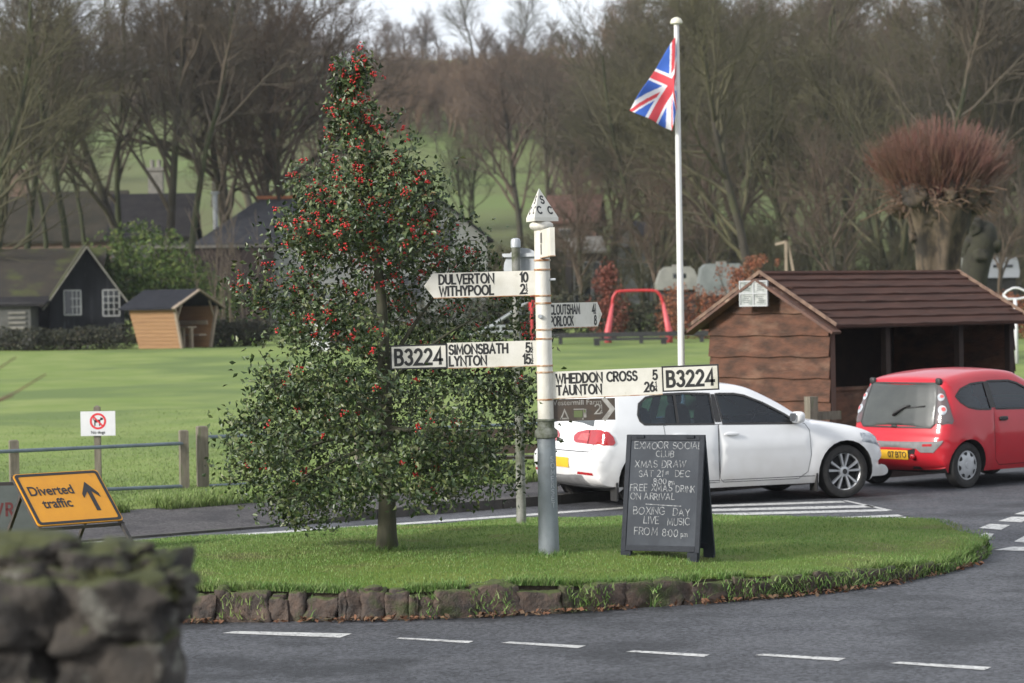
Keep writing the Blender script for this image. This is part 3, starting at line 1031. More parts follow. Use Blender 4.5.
b.box((x0 + .270, -.0125, zc - .03), (.024, .002, .07)); b.box((x0 + .222, -.0125, zc + .004), (.088, .002, .008)); b.box((x0 + .252, -.0128, zc - .075), (.014, .002, .016))
b.build('faded_symbols', M_pale, br)
b = MB(); b.box((x0 + .215, -.0125, zc - .034), (.07, .002, .055)); b.box((x0 + .268, -.0132, zc - .012), (.016, .002, .024))
b.build('caravan_symbol', M_green, br)
font_text('faded_lettering', 'Westermill Farm', .062, M_pale, br, Matrix.Translation((x0 + .195, -.0135, zc + .04)) @ Matrix.Rotation(R(90), 4, 'X'), bold=.0)

# ---------------------------------------------------------------- chalkboard
M_board = mat('chalkboard_black', (0.019, 0.024, 0.033), (0.030, 0.037, 0.048), scale=5, rough=.6, bump=.08, bscale=40, c3=(0.055, 0.063, 0.075), c3scale=3, c3lo=.52, c3hi=.8, spec=.25)
M_frame = mat('board_frame', (0.017, 0.020, 0.026), (0.026, 0.030, 0.038), scale=12, rough=.7, spec=.25, bump=.2)
M_chalk = mat('chalk', (0.34, 0.35, 0.36), (0.07, 0.075, 0.08), scale=45, rough=.95, lo=.38, hi=.64)
cbp = gp(668, 551.5, .30)
cb = thing('chalkboard', 'black A frame chalkboard with chalked club notice on the grass island', 'chalkboard', (cbp.x, cbp.y, isl_z(cbp.x, cbp.y) - .005), R(-24))
H_, W_, L_ = 1.005, .675, R(11)
spread = H_ * math.sin(L_)
def fpan(a, c, d, s=-1):                               # leaning panel; s=-1 front, +1 back; c up the slope, d outwards
    return Vector((a, s * (spread - c * math.sin(L_) + d * math.cos(L_)), c * math.cos(L_) + d * math.sin(L_) + .0))
for s in (-1, 1):
    b = MB()
    q = [(-W_ / 2 + .035, .10), (W_ / 2 - .035, .10), (W_ / 2 - .035, H_ - .045), (-W_ / 2 + .035, H_ - .045)]
    b.prism(q if s < 0 else q[::-1], lambda a, c, d: fpan(a, c, d, s), -.006, .006)
    pnl = b.build('board_panel', M_board, cb)
    b = MB()
    for (a0, c0, a1, c1) in ((-W_ / 2, .0, -W_ / 2 + .038, H_), (W_ / 2 - .038, .0, W_ / 2, H_), (-W_ / 2 + .04, .055, W_ / 2 - .04, .10), (-W_ / 2 + .04, H_ - .045, W_ / 2 - .04, H_)):
        top0 = c0
        q = [(a0, c0), (a1, c0), (a1, c1), (a0, c1)]
        b.prism(q if s < 0 else q[::-1], lambda a, c, d: fpan(a, c, d, s), -.014, .014)
    b.build('frame', M_frame, cb)
    if s < 0:
        b = MB()
        fn = lambda a, c, l: fpan(a, c, .006 + l, -1)
        kx = W_ / 80.0                                  # photo pixels across the panel
        def chalk(txt, u, row, h, sx=1.0, gap=1.3, sd=1, w=.0062):
            letter(b, txt, -W_ / 2 + u * W_ - .008, H_ * (1 - row) + .004, h * .97, w, fn, sx=sx * .96, gap=gap, jitter=.06, seed=sd)
        chalk('EXMOOR SOCIAL', .125, .117, .056, 1.02, 1.35, 1)
        chalk('CLUB', .40, .184, .050, 1.0, 1.6, 2)
        chalk('XMAS DRAW', .14, .268, .056, 1.02, 1.55, 3)
        chalk('SAT 21', .20, .345, .052, 1.0, 1.4, 4); chalk('st', .535, .325, .036, 1, 1.0, 5, .006); chalk('DEC', .66, .345, .052, 1.02, 1.6, 6)
        chalk('8:00', .39, .405, .047, 1.0, 1.2, 7); chalk('pm', .585, .405, .047, .9, 1.0, 8)
        chalk('FREE XMAS', .09, .462, .056, .95, 1.55, 9); chalk('DRINK', .68, .468, .052, .9, 1.45, 10)
        chalk('ON ARRIVAL', .10, .532, .052, 1.0, 1.35, 11)
        ribbon(b, [(-W_ / 2 + .29 * W_, H_ * (1 - .565)), (-W_ / 2 + .5 * W_, H_ * (1 - .572)), (-W_ / 2 + .74 * W_, H_ * (1 - .578))], .007, fn, .001)
        chalk('BOXING', .15, .652, .060, 1.0, 1.4, 12); chalk('DAY', .66, .658, .058, 1.0, 1.5, 13)
        chalk('LIVE', .29, .725, .056, 1.0, 1.4, 14); chalk('MUSIC', .59, .735, .056, .95, 1.4, 15)
        chalk('FROM', .175, .818, .062, .95, 1.4, 16); chalk('8:00', .535, .828, .056, 1.0, 1.2, 17); chalk('pm', .775, .828, .052, .9, 1.0, 18)
        b.build('chalk_writing', M_chalk, pnl)
for s in (-1, 1):
    for a in (-W_ / 2 + .05, W_ / 2 - .05):
        p = fpan(a, -.0, 0, s)
        b = MB(); b.box((p.x, p.y, .015), (.085, .05, .075)); b.build('foot', M_frame, cb)
for a in (-W_ / 2 + .12, W_ / 2 - .12):
    b = MB(); b.box((a, 0, H_ * math.cos(L_) - .012), (.07, .06, .02)); b.build('hinge', M_frame, cb)

# ---------------------------------------------------------------- round sign on a grey pole, seen from behind
M_oldpole = mat('lichen_grey_pole', (0.24, 0.24, 0.22), (0.15, 0.15, 0.13), scale=9, rough=.7, bump=.4, c3=(0.045, 0.055, 0.02), c3scale=3, c3lo=.45, c3hi=.6)
M_galv = mat('galvanised', (0.42, 0.44, 0.46), (0.34, 0.36, 0.38), scale=12, rough=.45, metal=.3)
pp = gp(521.5, 523, .20)
sp2 = F_PX / pp.y
rs_ = thing('road_sign', 'back of round road sign on a mossy grey pole behind the fingerpost', 'road sign', (pp.x, pp.y, isl_z(pp.x, pp.y) - .02), 0, lean=(0, R(-.2)))
b = MB(); b.lathe([(.050, -.05), (.046, .4), (.042, 2.72), (.042, 2.76)], 20)
b.build('pole', M_oldpole, rs_, True, sharp=40)
b = MB(); b.lathe([(.042, 2.73), (.048, 2.735), (.049, 2.79), (.043, 2.815), (.02, 2.825)], 20); b.build('pole_cap', M_galv, rs_, True, sharp=40)
b = MB()
Md = Matrix.Translation((.070, .075, 2.53)) @ Matrix.Rotation(R(-18), 4, 'Z') @ Matrix.Rotation(R(90), 4, 'X')
b.lathe([(.20, -.008), (.20, .008)], 40, Md)
b.build('sign_disc', M_galv, rs_)
for z in (2.44, 2.66):
    b = MB(); b.box((.03, .05, z), (.34, .02, .035), Matrix.Rotation(R(-18), 3, 'Z')); b.build('bracket', M_galv, rs_)

# ---------------------------------------------------------------- diverted traffic sign
M_amber = mat('amber_sign_face', (0.66, 0.285, 0.006), (0.58, 0.24, 0.006), scale=4, rough=.4, c3=(0.45, 0.20, 0.02), c3scale=6, c3lo=.62, c3hi=.78)
M_signblk = mat('sign_black', (0.015, 0.015, 0.017), rough=.5)
M_steel = mat('dark_steel_frame', (0.028, 0.028, 0.030), (0.06, 0.045, 0.035), scale=14, rough=.6)
Dd = 21.9
Hs, Ws, Ls, Ys = .605, .815, R(47), R(39)
bc = at(81.5, 523.5, Dd)                                   # middle of the lower edge
dv = thing('diversion_sign', 'yellow diverted traffic sign leaning back on its frame behind the stone wall', 'road sign', (bc.x, bc.y, isl_z(bc.x, bc.y)), Ys)
z0 = bc.z - isl_z(bc.x, bc.y)
ps = lambda a, c, d: Vector((a, c * math.sin(Ls) - d * math.cos(Ls), z0 + c * math.cos(Ls) + d * math.sin(Ls)))
def rrect(w0, w1, h0, h1, r, n=5):
    P = []
    for cx, cy, a in ((w1 - r, h0 + r, -90), (w1 - r, h1 - r, 0), (w0 + r, h1 - r, 90), (w0 + r, h0 + r, 180)):
        P += [(cx + r * math.cos(R(a + 90 * k / n)), cy + r * math.sin(R(a + 90 * k / n))) for k in range(n + 1)]
    return P
b = MB(); b.prism(rrect(-Ws / 2, Ws / 2, 0, Hs, .03), ps, -.006, .006); plate = b.build('sign_plate', M_amber, dv)
def border(P, Q, d, m, name, par):
    b = MB()
    n = len(P)
    for k in range(n):
        k2 = (k + 1) % n
        b.poly([ps(*P[k], d), ps(*P[k2], d), ps(*Q[k2], d), ps(*Q[k], d)])
    return b.build(name, m, par)
border(rrect(-Ws / 2 + .008, Ws / 2 - .008, .008, Hs - .008, .035), rrect(-Ws / 2 + .036, Ws / 2 - .036, .036, Hs - .036, .02), .0085, M_signblk, 'black_border', plate)
Mx = Matrix(((1, 0, 0, 0), (0, math.sin(Ls), -math.cos(Ls), 0), (0, math.cos(Ls), math.sin(Ls), z0), (0, 0, 0, 1)))
font_text('lettering', 'Diverted\ntraffic', .150, M_signblk, plate, Mx @ Matrix.Translation((-.130, .345, .0085)) @ Matrix.Diagonal((.80, 1, 1, 1)), bold=.003)
b = MB()
fn = lambda a, c, l: ps(a, c, .0085 + l)
for q in ([(.235, .13), (.275, .13), (.275, .37), (.235, .37)], [(.255, .47), (.175, .33), (.175, .28), (.235, .355), (.275, .355), (.335, .28), (.335, .33)]):
    b.poly([fn(a - .03, c, 0 if len(q) == 4 else .0006) for a, c in q])
b.build('arrow', M_signblk, plate)
b = MB()
for a in (-Ws / 2 + .015, Ws / 2 - .02):
    p0, p1 = ps(a, Hs, -.02), ps(a, -z0 / math.cos(Ls), -.02)
    b.bar(p0, p1, .03, .03)
    b.bar(ps(a * .93, Hs * .72, -.03), (a * .93, p1.y + .95, .0), .028, .028)
b.bar(ps(-Ws / 2, -.02, -.02), ps(Ws / 2, -.02, -.02), .028, .028)
b.bar(ps(-Ws / 2, Hs - .02, -.025), ps(Ws / 2, Hs - .02, -.025), .028, .028)
b.bar(ps(-Ws / 2, -z0 / math.cos(Ls) + .06, -.02), ps(Ws / 2, -z0 / math.cos(Ls) + .06, -.02), .025, .025)
b.build('folding_frame', M_steel, dv)

# grey board leaning beside it
M_greyboard = mat('grey_green_board', (0.075, 0.088, 0.080), (0.055, 0.065, 0.058), scale=5, rough=.6)
M_dkred = mat('dark_red_paint', (0.09, 0.012, 0.010), rough=.6)
gb = at(2, 538, 22.6)
g_ = thing('board_sign', 'grey green board with dark red lettering beside the diversion sign', 'sign board', (gb.x, gb.y, isl_z(gb.x, gb.y) - .01), R(12))
zz = gb.z - isl_z(gb.x, gb.y)
pg = lambda a, c, d: Vector((a, c * .36 - d * .93, zz + c * .93 + d * .36))
b = MB(); b.prism([(-.40, 0), (.34, 0), (.20, .50), (-.40, .50)], pg, -.008, .008); gp_ = b.build('board_panel', M_greyboard, g_)
b = MB(); fn = lambda a, c, l: pg(a, c, .008 + l)
letter(b, 'OVR', -.155, .21, .11, .022, fn, sx=.75, gap=2.6); b.build('lettering', M_dkred, gp_)
b = MB(); b.bar(pg(-.40, .505, 0), pg(.20, .505, 0), .03, .03)
for a in (-.3, .2):
    b.bar(pg(a, .4, -.03), (a, .75, 0), .025, .025); b.bar(pg(a, .02, -.02), (a, -.05, 0), .025, .025)
b.build('folding_frame', M_steel, g_)

# ---------------------------------------------------------------- the near stone wall
M_rock = mat('wall_rock', (0.060, 0.050, 0.040), (0.020, 0.018, 0.016), scale=7, rough=.9, bump=1.0, bscale=26, c3=(0.13, 0.125, 0.105), c3scale=8, c3lo=.58, c3hi=.66)
mossy(M_rock, (0.050, 0.056, 0.017), .50, .85, 9.0)
b = MB()
DW = 6.6
rr = random.Random(21)
xr = at(160, 600, DW).x
row_z, zr = [], at(100, 572, DW).z
z = -.05
# courses of rough stones, back and front skins, ragged end on the right
while z < zr - .02:
    hgt = rr.uniform(.12, .24)
    if zr - (z + hgt) < .11: hgt = max(.06, zr - z)
    for skin in (0, .26):
        x = xr - rr.uniform(0, .04) + (.02 if z < 1.4 else 0)
        while x > -2.6:
            w = rr.uniform(.09, .27)
            b.stone((x - w / 2, DW + .1 + skin + rr.uniform(-.045, .04), z + hgt / 2 + rr.uniform(-.012, .012)), (w * 1.03, .26 * rr.uniform(.9, 1.1), hgt * rr.uniform(.98, 1.1)), rr.random(), p=rr.uniform(5, 11), n=12, amp=.20, rz=rr.uniform(-.25, .25))
            x -= w
    z += hgt
for (px, py, w, h, dy) in ((15, 545, .28, .13, 0), (62, 546, .15, .12, .1), (95, 553, .16, .10, 0), (128, 553, .12, .11, .08), (158, 560, .10, .09, .05), (180, 576, .08, .08, .0), (40, 560, .2, .11, .2), (110, 566, .2, .09, .02), (150, 577, .14, .09, -.02), (75, 570, .2, .1, -.03), (20, 572, .22, .11, -.02)):
    p = at(px, py, DW + .12 + dy)
    b.stone((p.x, p.y, p.z - h * .35), (w, .2, h), rr.random(), p=4.5, n=9, amp=.34, rz=rr.uniform(-.5, .5))
for i in range(10):
    b.stone((-1.35 - i * .13, DW + .2, zr + rr.uniform(-.01, .03)), (.18, .3, .12), rr.random(), p=4, n=6, amp=.2, rz=rr.uniform(-.4, .4))
wallo = b.build('dry_stone_wall', M_rock, smooth=True, sharp=60)
tag(wallo, 'rough dark mossy dry stone wall in the near left corner', 'wall')
# moss cushions and grass tufts growing on it
rs = np.random.RandomState(8)
mp = []
for i in range(7500):
    px, d = rs.uniform(-60, 190), DW + rs.uniform(-.02, .35)
    if noise.noise(Vector((px * .03, d * 4, 2))) < .02: continue
    p = at(px, 572 + 14 * noise.noise(Vector((px * .02, 1, 1))) + max(0, px - 120) * .22, d)
    mp.append((p.x, p.y, p.z - .02))
mp = np.array(mp)
M_moss = mat('moss', (0, 0, 0), island=[(0.045, 0.055, 0.012), (0.07, 0.08, 0.02), (0.085, 0.075, 0.03)], rough=.9)
blades('moss', mp[:, :2], mp[:, 2], .035, .003, M_moss, 31, lean=1.2)

# thin reddish twigs of a shrub growing by the wall
def twig_bush(name, root, tips, r0, m):
    b = MB()
    for tp in tips:
        tp = Vector(tp)
        mid = root.lerp(tp, .55) + Vector((-.10 + rr.uniform(-.05, .05), rr.uniform(-.05, .05), .50 + rr.uniform(0, .1)))
        b.tube(catmull([root, mid, tp], 5), [r0 * (1 - .75 * k / 10) for k in range(11)], 6)
    return b.build(name, m, smooth=True)
M_redtwig = mat('red_brown_twig', (0.16, 0.055, 0.04), (0.10, 0.06, 0.04), scale=12, rough=.6)
r0 = Vector((-2.75, 9.3, 0.0))
tips = [at(16, 357, 9.3), at(46, 374, 9.2), at(13, 396, 9.1), at(-8, 340, 9.2), at(-20, 360, 9.4), at(-30, 330, 9.1)]
tb = twig_bush('bare_shrub', r0, tips, .009, M_redtwig)
tag(tb, 'thin reddish bare twigs at the left edge above the sign', 'shrub')

# ---------------------------------------------------------------- fences, no dogs sign, bench
M_fpost = mat('weathered_post_wood', (0.20, 0.175, 0.135), (0.12, 0.105, 0.08), scale=6, rough=.9, bump=.6, bscale=30, c3=(0.12, 0.14, 0.07), c3scale=4, stretch=(4, 4, .6))
M_rail = mat('blue_grey_rail', (0.16, 0.20, 0.235), (0.12, 0.15, 0.17), scale=5, rough=.5, metal=.2)
def fence(label, posts, rails, name='rail_fence'):
    p0 = posts[0][0]
    t = thing(name, label, 'fence', (p0.x, p0.y, 0))
    for (p, h, w) in posts:
        b = MB()
        rzm = Matrix.Rotation(R(20), 3, 'Z')
        zb = gz(p.x, p.y) - .1
        b.box((p.x - p0.x, p.y - p0.y, (zb + h) / 2), (w, w, h - zb), rzm)
        b.box((p.x - p0.x, p.y - p0.y, h + .006), (w * .96, w * .96, .012), rzm, taper=.8)
        b.build('post', M_fpost, t)
    for (a, c) in rails:
        b = MB(); b.tube([a - Vector((p0.x, p0.y, 0)), c - Vector((p0.x, p0.y, 0))], .024, 8)
        b.build('rail', M_rail, t, True, sharp=40)
    return t
def fpt(px, D): 
    p = at(px, 460, D); return Vector((p.x, p.y, 0))
dl = lambda px: 30.6 + (px - 14) * .0095                # distance of the left fence line at a photo column
dr = lambda px: 32.4 + (px - 203) * .0075
zt_ = lambda px, py, D: at(px, py, D).z
fence('blue grey tube rail fence on wooden posts left of the holly tree',
      [(fpt(14, dl(14)), zt_(14, 441, dl(14)), .105), (fpt(184, dl(184)), zt_(184, 431, dl(184)), .105), (fpt(-160, dl(-160)), zt_(-160, 447, dl(-160)), .1)],
      [(at(-160, 459, dl(-160) - .02), at(184, 443.3, dl(184) - .02)), (at(-160, 500, dl(-160) - .02), at(184, 486.2, dl(184) - .02))])
fence('blue grey tube rail fence on pale posts passing behind the holly tree',
      [(fpt(202.5, dr(202.5)), zt_(202.5, 427, dr(202)), .13), (fpt(360, dr(360)), zt_(360, 430, dr(360)), .11), (fpt(560, dr(560)), zt_(560, 420, dr(560)), .11), (fpt(665, dr(665)), zt_(665, 417, dr(665)), .11)],
      [(at(203, 437.3, dr(203) - .02), at(665, 418.5, dr(665) - .02)), (at(203, 486.5, dr(203) - .02), at(665, 463, dr(665) - .02))])
D_ = 31.9
nb = fpt(98, D_)
nd = thing('sign_post', 'thin wooden post carrying the no dogs notice behind the left fence', 'post', (nb.x, nb.y, gz(nb.x, nb.y) - .05))
zt2 = zt_(97.5, 407, D_) - nd.location.z
b = MB(); b.box((0, 0, zt2 / 2), (.075, .075, zt2)); b.box((0, 0, zt2 + .01), (.07, .07, .02), taper=.3); b.build('post', M_fpost, nd)
c_ = at(98, 423.5, D_ - .06)
ns_ = thing('dog_notice', 'white no dogs notice with red ring nailed to thin post behind fence', 'notice', (c_.x, c_.y, c_.z), R(0))
M_wsign = mat('white_sign_plastic', (0.66, 0.66, 0.67), (0.58, 0.58, 0.60), scale=5, rough=.4)
M_redp = mat('red_sign_print', (0.62, 0.02, 0.03), rough=.5)
b = MB(); b.box((0, 0, 0), (.425, .008, .30)); b.build('sign_plate', M_wsign, ns_)
b = MB()
fn = lambda a, c, l: (a, -.005 - l, c)
ribbon(b, arc(0, .028, .088, .088, 0, 360, 28), .024, fn, .001)
ribbon(b, [(-.06, .09), (.06, -.034)], .02, fn, .0016)
b.build('prohibition_ring', M_redp, ns_)
b = MB()
for P in ([(-.045, .01), (.03, .015), (.03, .05), (-.045, .045)], [(.028, .04), (.062, .045), (.06, .07), (.03, .075)], [(-.045, -.03), (-.032, -.03), (-.030, .02), (-.045, .02)], [(.014, -.03), (.027, -.03), (.029, .02), (.014, .02)], [(-.062, .06), (-.05, .035), (-.042, .035), (-.052, .065)]):
    b.poly([fn(a, c, .0008) for a, c in P])
b.build('dog_symbol', M_signblk, ns_)
font_text('lettering', 'No dogs', .05, M_signblk, ns_, Matrix.Translation((0, -.0056, -.125)) @ Matrix.Rotation(R(90), 4, 'X'), bold=.0012)

# bench looking over the field
M_bench = mat('dark_bench_wood', (0.062, 0.040, 0.028), (0.040, 0.028, 0.022), scale=5, rough=.7, bump=.4, stretch=(.6, 4, 4))
D_ = 35.2
bp = at(487, 478, D_)
bn = thing('park_bench', 'dark slatted bench behind the fence, seen from the back through the holly', 'bench', (bp.x, bp.y, gz(bp.x, bp.y)), R(6))
zb = bn.location.z
def bz(py): return at(487, py, D_).z - zb
bw = 1.95
b = MB()
for y0, y1 in ((429, 438), (445, 454)):
    b.box((0, -.02 - (y0 - 429) * .003 * 0, (bz(y0) + bz(y1)) / 2), (bw, .03, bz(y0) - bz(y1)))
b.build('backrest', M_bench, bn)
b = MB()
for k in range(3): b.box((0, .10 + k * .13, bz(459)), (bw, .11, .035))
b.build('seat', M_bench, bn)
for sx in (-.72, .72):
    b = MB(); b.bar((sx, 0.02, 0), (sx, .02, bz(430)), .07, .05); b.build('leg', M_bench, bn)
    b = MB(); b.bar((sx, .40, 0), (sx, .40, bz(460)), .07, .05); b.bar((sx, .02, bz(461.5)), (sx, .42, bz(461.5)), .05, .04); b.build('leg', M_bench, bn)

# ---------------------------------------------------------------- flagpole and flag
M_fpole = mat('white_flagpole', (0.70, 0.70, 0.69), (0.62, 0.62, 0.60), scale=3, rough=.35)
M_cream = mat('cream_finial', (0.62, 0.60, 0.48), rough=.4)
D_ = 39.5
fb = at(683, 466, D_); ft = at(676.4, 24, D_)
fz = gz(fb.x, fb.y)
fpo = thing('flagpole', 'tall slim white flagpole standing behind the white car', 'flagpole', (fb.x, fb.y, fz), 0, lean=(0, math.atan2(ft.x - fb.x, ft.z - fz)))
Lp = math.hypot(ft.z - fz, ft.x - fb.x)
b = MB(); b.lathe([(.055, 0), (.052, 1.5), (.045, 4), (.038, Lp)], 20); b.build('pole', M_fpole, fpo, True, sharp=40)
b = MB(); b.lathe([(.03, Lp - .01), (.09, Lp + .005), (.094, Lp + .03), (.075, Lp + .075), (.03, Lp + .10), (0.001, Lp + .105)], 20); b.build('finial', M_cream, fpo, True, sharp=50)
# the flag hangs folded along a diagonal, so its fly half shows
fA, fK, fB, fH = at(675.2, 37, D_ - .06), at(630.5, 110, D_ - .35), at(672, 130, D_ - .16), at(678.5, 88, D_ + .10)
NU, NV = 120, 66
V, T, MI = [], [], []
for j in range(NV + 1):
    for i in range(NU + 1):
        u, v = i / NU, j / NV
        if u + v >= 1:                                  # shown triangle A (0,1) - K (1,1) - B (1,0)
            P = fA * (1 - u) + fB * (1 - v) + fK * (u + v - 1)
        else:                                           # slack cloth gathered behind
            P = fA * v + fB * u + fH * (1 - u - v)
        w = math.sin(u * 7 + v * 5) * .05 + math.sin(u * 13 - v * 4) * .02
        V.append((P.x + .02 * math.sin(v * 9 + u * 3) * u, P.y + w * min(1, u * 3 + .1), P.z + .015 * math.sin(u * 10)))
def jack(u, v):
    x, y = (u - .5) * 60, (v - .5) * 30
    if abs(x) < 3 or abs(y) < 3: return 1
    if abs(x) < 5 or abs(y) < 5: return 0
    L = math.hypot(60, 30)
    d1, d2 = (x * 30 - y * 60) / L, (x * 30 + y * 60) / L      # distance from the two diagonals
    for d, s in ((d1, 1 if x > 0 else -1), (d2, -1 if x > 0 else 1)):
        if abs(d) < 3.2:
            q = d * s
            return 1 if -.2 < q < 2.1 else 0
    return 2
for j in range(NV):
    for i in range(NU):
        a = j * (NU + 1) + i
        T.append((a, a + 1, a + NU + 2, a + NU + 1)); MI.append(jack((i + .5) / NU, (j + .5) / NV))
M_fw = mat('flag_white', (0.78, 0.78, 0.80), rough=.8); M_fr = mat('flag_red', (0.66, 0.07, 0.085), rough=.8); M_fbl = mat('flag_blue', (0.045, 0.13, 0.50), rough=.8)
flag = raw_mesh('flag', V, T, [M_fw, M_fr, M_fbl], smooth=True, mi=MI)
sm = flag.modifiers.new('thickness', 'SOLIDIFY'); sm.thickness = .004
tag(flag, 'red white and blue union flag drooping from the top of the flagpole', 'flag')
# ---------------------------------------------------------------- leaf clouds
def leaf_cloud(name, P, size, m, parent=None, seed=0, fold=.25, aspect=.5, up=None, Nrm=None):
    """pointed, folded leaves (four triangles) at the points P"""
    rs = np.random.RandomState(seed)
    P = np.asarray(P, float); n = len(P)
    d = rs.normal(size=(n, 3)); 
    if up is not None: d[:, 2] += up
    d /= np.linalg.norm(d, axis=1)[:, None]
    q = rs.normal(size=(n, 3)); s = np.cross(d, q); s /= np.linalg.norm(s, axis=1)[:, None]
    nn = np.cross(d, s)
    L = size * rs.uniform(.65, 1.25, n)[:, None]
    W = L * aspect
    a, c = P - d * L / 2, P + d * L / 2
    l, r = P + s * W / 2 + nn * W * fold, P - s * W / 2 + nn * W * fold
    V = np.stack([a, l, c, r], 1).reshape(-1, 3)
    k = np.arange(n)[:, None] * 4
    T = np.concatenate([k + [[0, 2, 1]], k + [[0, 3, 2]]], 0)
    return raw_mesh(name, V, T, m, parent)

M_holly = mat('holly_leaf', (0, 0, 0), island=[(0.015, 0.032, 0.009), (0.026, 0.050, 0.013), (0.043, 0.073, 0.019), (0.070, 0.098, 0.029), (0.12, 0.135, 0.05)], rough=.44, spec=.5)
M_berry = mat('holly_berry', (0.50, 0.016, 0.012), (0.34, 0.010, 0.010), scale=30, rough=.3)
M_hbark = mat('holly_bark', (0.075, 0.072, 0.045), (0.045, 0.048, 0.030), scale=9, rough=.9, bump=.5, c3=(0.055, 0.068, 0.022), c3scale=4, stretch=(1, 1, .4))
hb = gp(387, 550.5, .30)
SH = F_PX / hb.y
holly = thing('holly_tree', 'dark green holly tree covered in red berries growing on the grass island', 'tree', (hb.x, hb.y, isl_z(hb.x, hb.y) - .01))
rowsY = [50, 62, 75, 100, 130, 160, 190, 220, 250, 280, 310, 340, 370, 395, 420, 450, 475, 495, 512, 530]
rowsL = [343, 337, 335, 334, 331, 306, 299, 276, 256, 248, 240, 248, 260, 254, 228, 211, 214, 236, 256, 266]
rowsR = [360, 368, 372, 392, 405, 425, 450, 484, 500, 514, 524, 531, 534, 534, 530, 521, 518, 512, 470, 420]
hY = np.array([(550.5 - y) / SH for y in rowsY])[::-1]
hL = np.array([(x - 387 - (550.5 - y) * math.tan(ROLL) * -1) / SH for x, y in zip(rowsL, rowsY)])[::-1]
hR = np.array([(x - 387 - (550.5 - y) * math.tan(ROLL) * -1) / SH for x, y in zip(rowsR, rowsY)])[::-1]
axis_x = lambda h: np.interp(h, [0, .5, 2.0, 3.2, 4.2], [0, .01, .0, -.10, -.24])
rr = random.Random(17)
cl = []
tries = 0
while len(cl) < 960:
    h = rr.uniform(.14, 4.06)
    L, Rr = np.interp(h, hY, hL), np.interp(h, hY, hR)
    cx = axis_x(h)
    wid = max(.08, (Rr - L) / 2)
    if rr.random() > (wid / 1.3) ** 1.1 + .05: continue
    ph = rr.uniform(0, 2 * math.pi); rho = rr.random() ** .43
    lob = 1.04 + .27 * noise.noise(Vector((math.cos(ph) * 1.3, math.sin(ph) * 1.3, h * 2.4))) + .10 * noise.noise(Vector((math.cos(ph) * 3, math.sin(ph) * 3, h * 6)))   # boughs reach out unevenly
    ext = (Rr - cx) if math.cos(ph) > 0 else (cx - L)
    ext = max(.07, ext + .03) * min(1.15, lob)
    x = cx + math.cos(ph) * rho * ext
    y = math.sin(ph) * rho * max(.06, wid * .95 - .06) * min(1.15, lob)
    if h < np.interp(x, [-1.5, -1.25, -1.0, -.5, .0, .5, .9, 1.25], [.50, .34, .14, .24, .50, .42, .38, .42]): continue
    if h < .75 and math.hypot(x, y) < .22 + (.75 - h) * .55: continue
    if noise.noise(Vector((x * 1.7, y * 1.7, h * 2.0))) < -.13 + .05 * min(1, max(0, h - 1.4)) and rr.random() < .88: continue   # gaps
    wp = Vector((hb.x + x, hb.y + y, holly.location.z + h))
    qx, qy = 512 + wp.x / wp.y * F_PX, 309 + (CAM_H - wp.z) / wp.y * F_PX
    if wp.y < pb.y + .27 and qx > 378 and 255 < qy < 380: continue      # the post's arms stand clear in front
    cl.append(Vector((x, y, h)))
# trunk
tk = [(float(axis_x(h)), .02 * math.sin(h * 2.1), h) for h in np.linspace(-.08, 4.05, 22)]
tr_r = [float(np.interp(p[2], [-.08, .03, .2, 1.0, 2.0, 3.0, 4.05], [.120, .095, .076, .062, .045, .025, .007])) for p in tk]
b = MB(); b.tube(tk, tr_r, 12); b.build('trunk', M_hbark, holly, True)
# limbs grow outwards to every sprig
nodes = [(Vector(p), r * .5) for p, r in zip(tk, tr_r) if p[2] > .72]
lim, twg = MB(), MB()
cl.sort(key=lambda c: math.hypot(c.x - axis_x(c.z), c.y))
limbs = []
for i, c in enumerate(cl):
    ax = Vector((float(axis_x(c.z)), 0, c.z))
    best, bk = 1e9, None
    for k, (p, r) in enumerate(nodes):
        dd = (p - c).length + max(0, (p.z - c.z)) * .15 + max(0, math.hypot(p.x - ax.x, p.y) - math.hypot(c.x - ax.x, c.y)) * 3
        if dd < best: best, bk = dd, k
    p, r = nodes[bk]
    r1 = min(r, .004 + .012 * (p - c).length)
    mid = p.lerp(c, .5) + Vector((rr.uniform(-.03, .03), rr.uniform(-.03, .03), .05 * (p - c).length + rr.uniform(-.02, .02)))
    pts = catmull([p, mid, c], 3)
    rad = [r1 * (1 - .6 * k / (len(pts) - 1)) + .0015 for k in range(len(pts))]
    ((lim if (p - c).length > .35 else twg)).tube(pts, rad, 5, caps=False)
    for k in (2, 4, len(pts) - 1): nodes.append((pts[k], rad[k]))
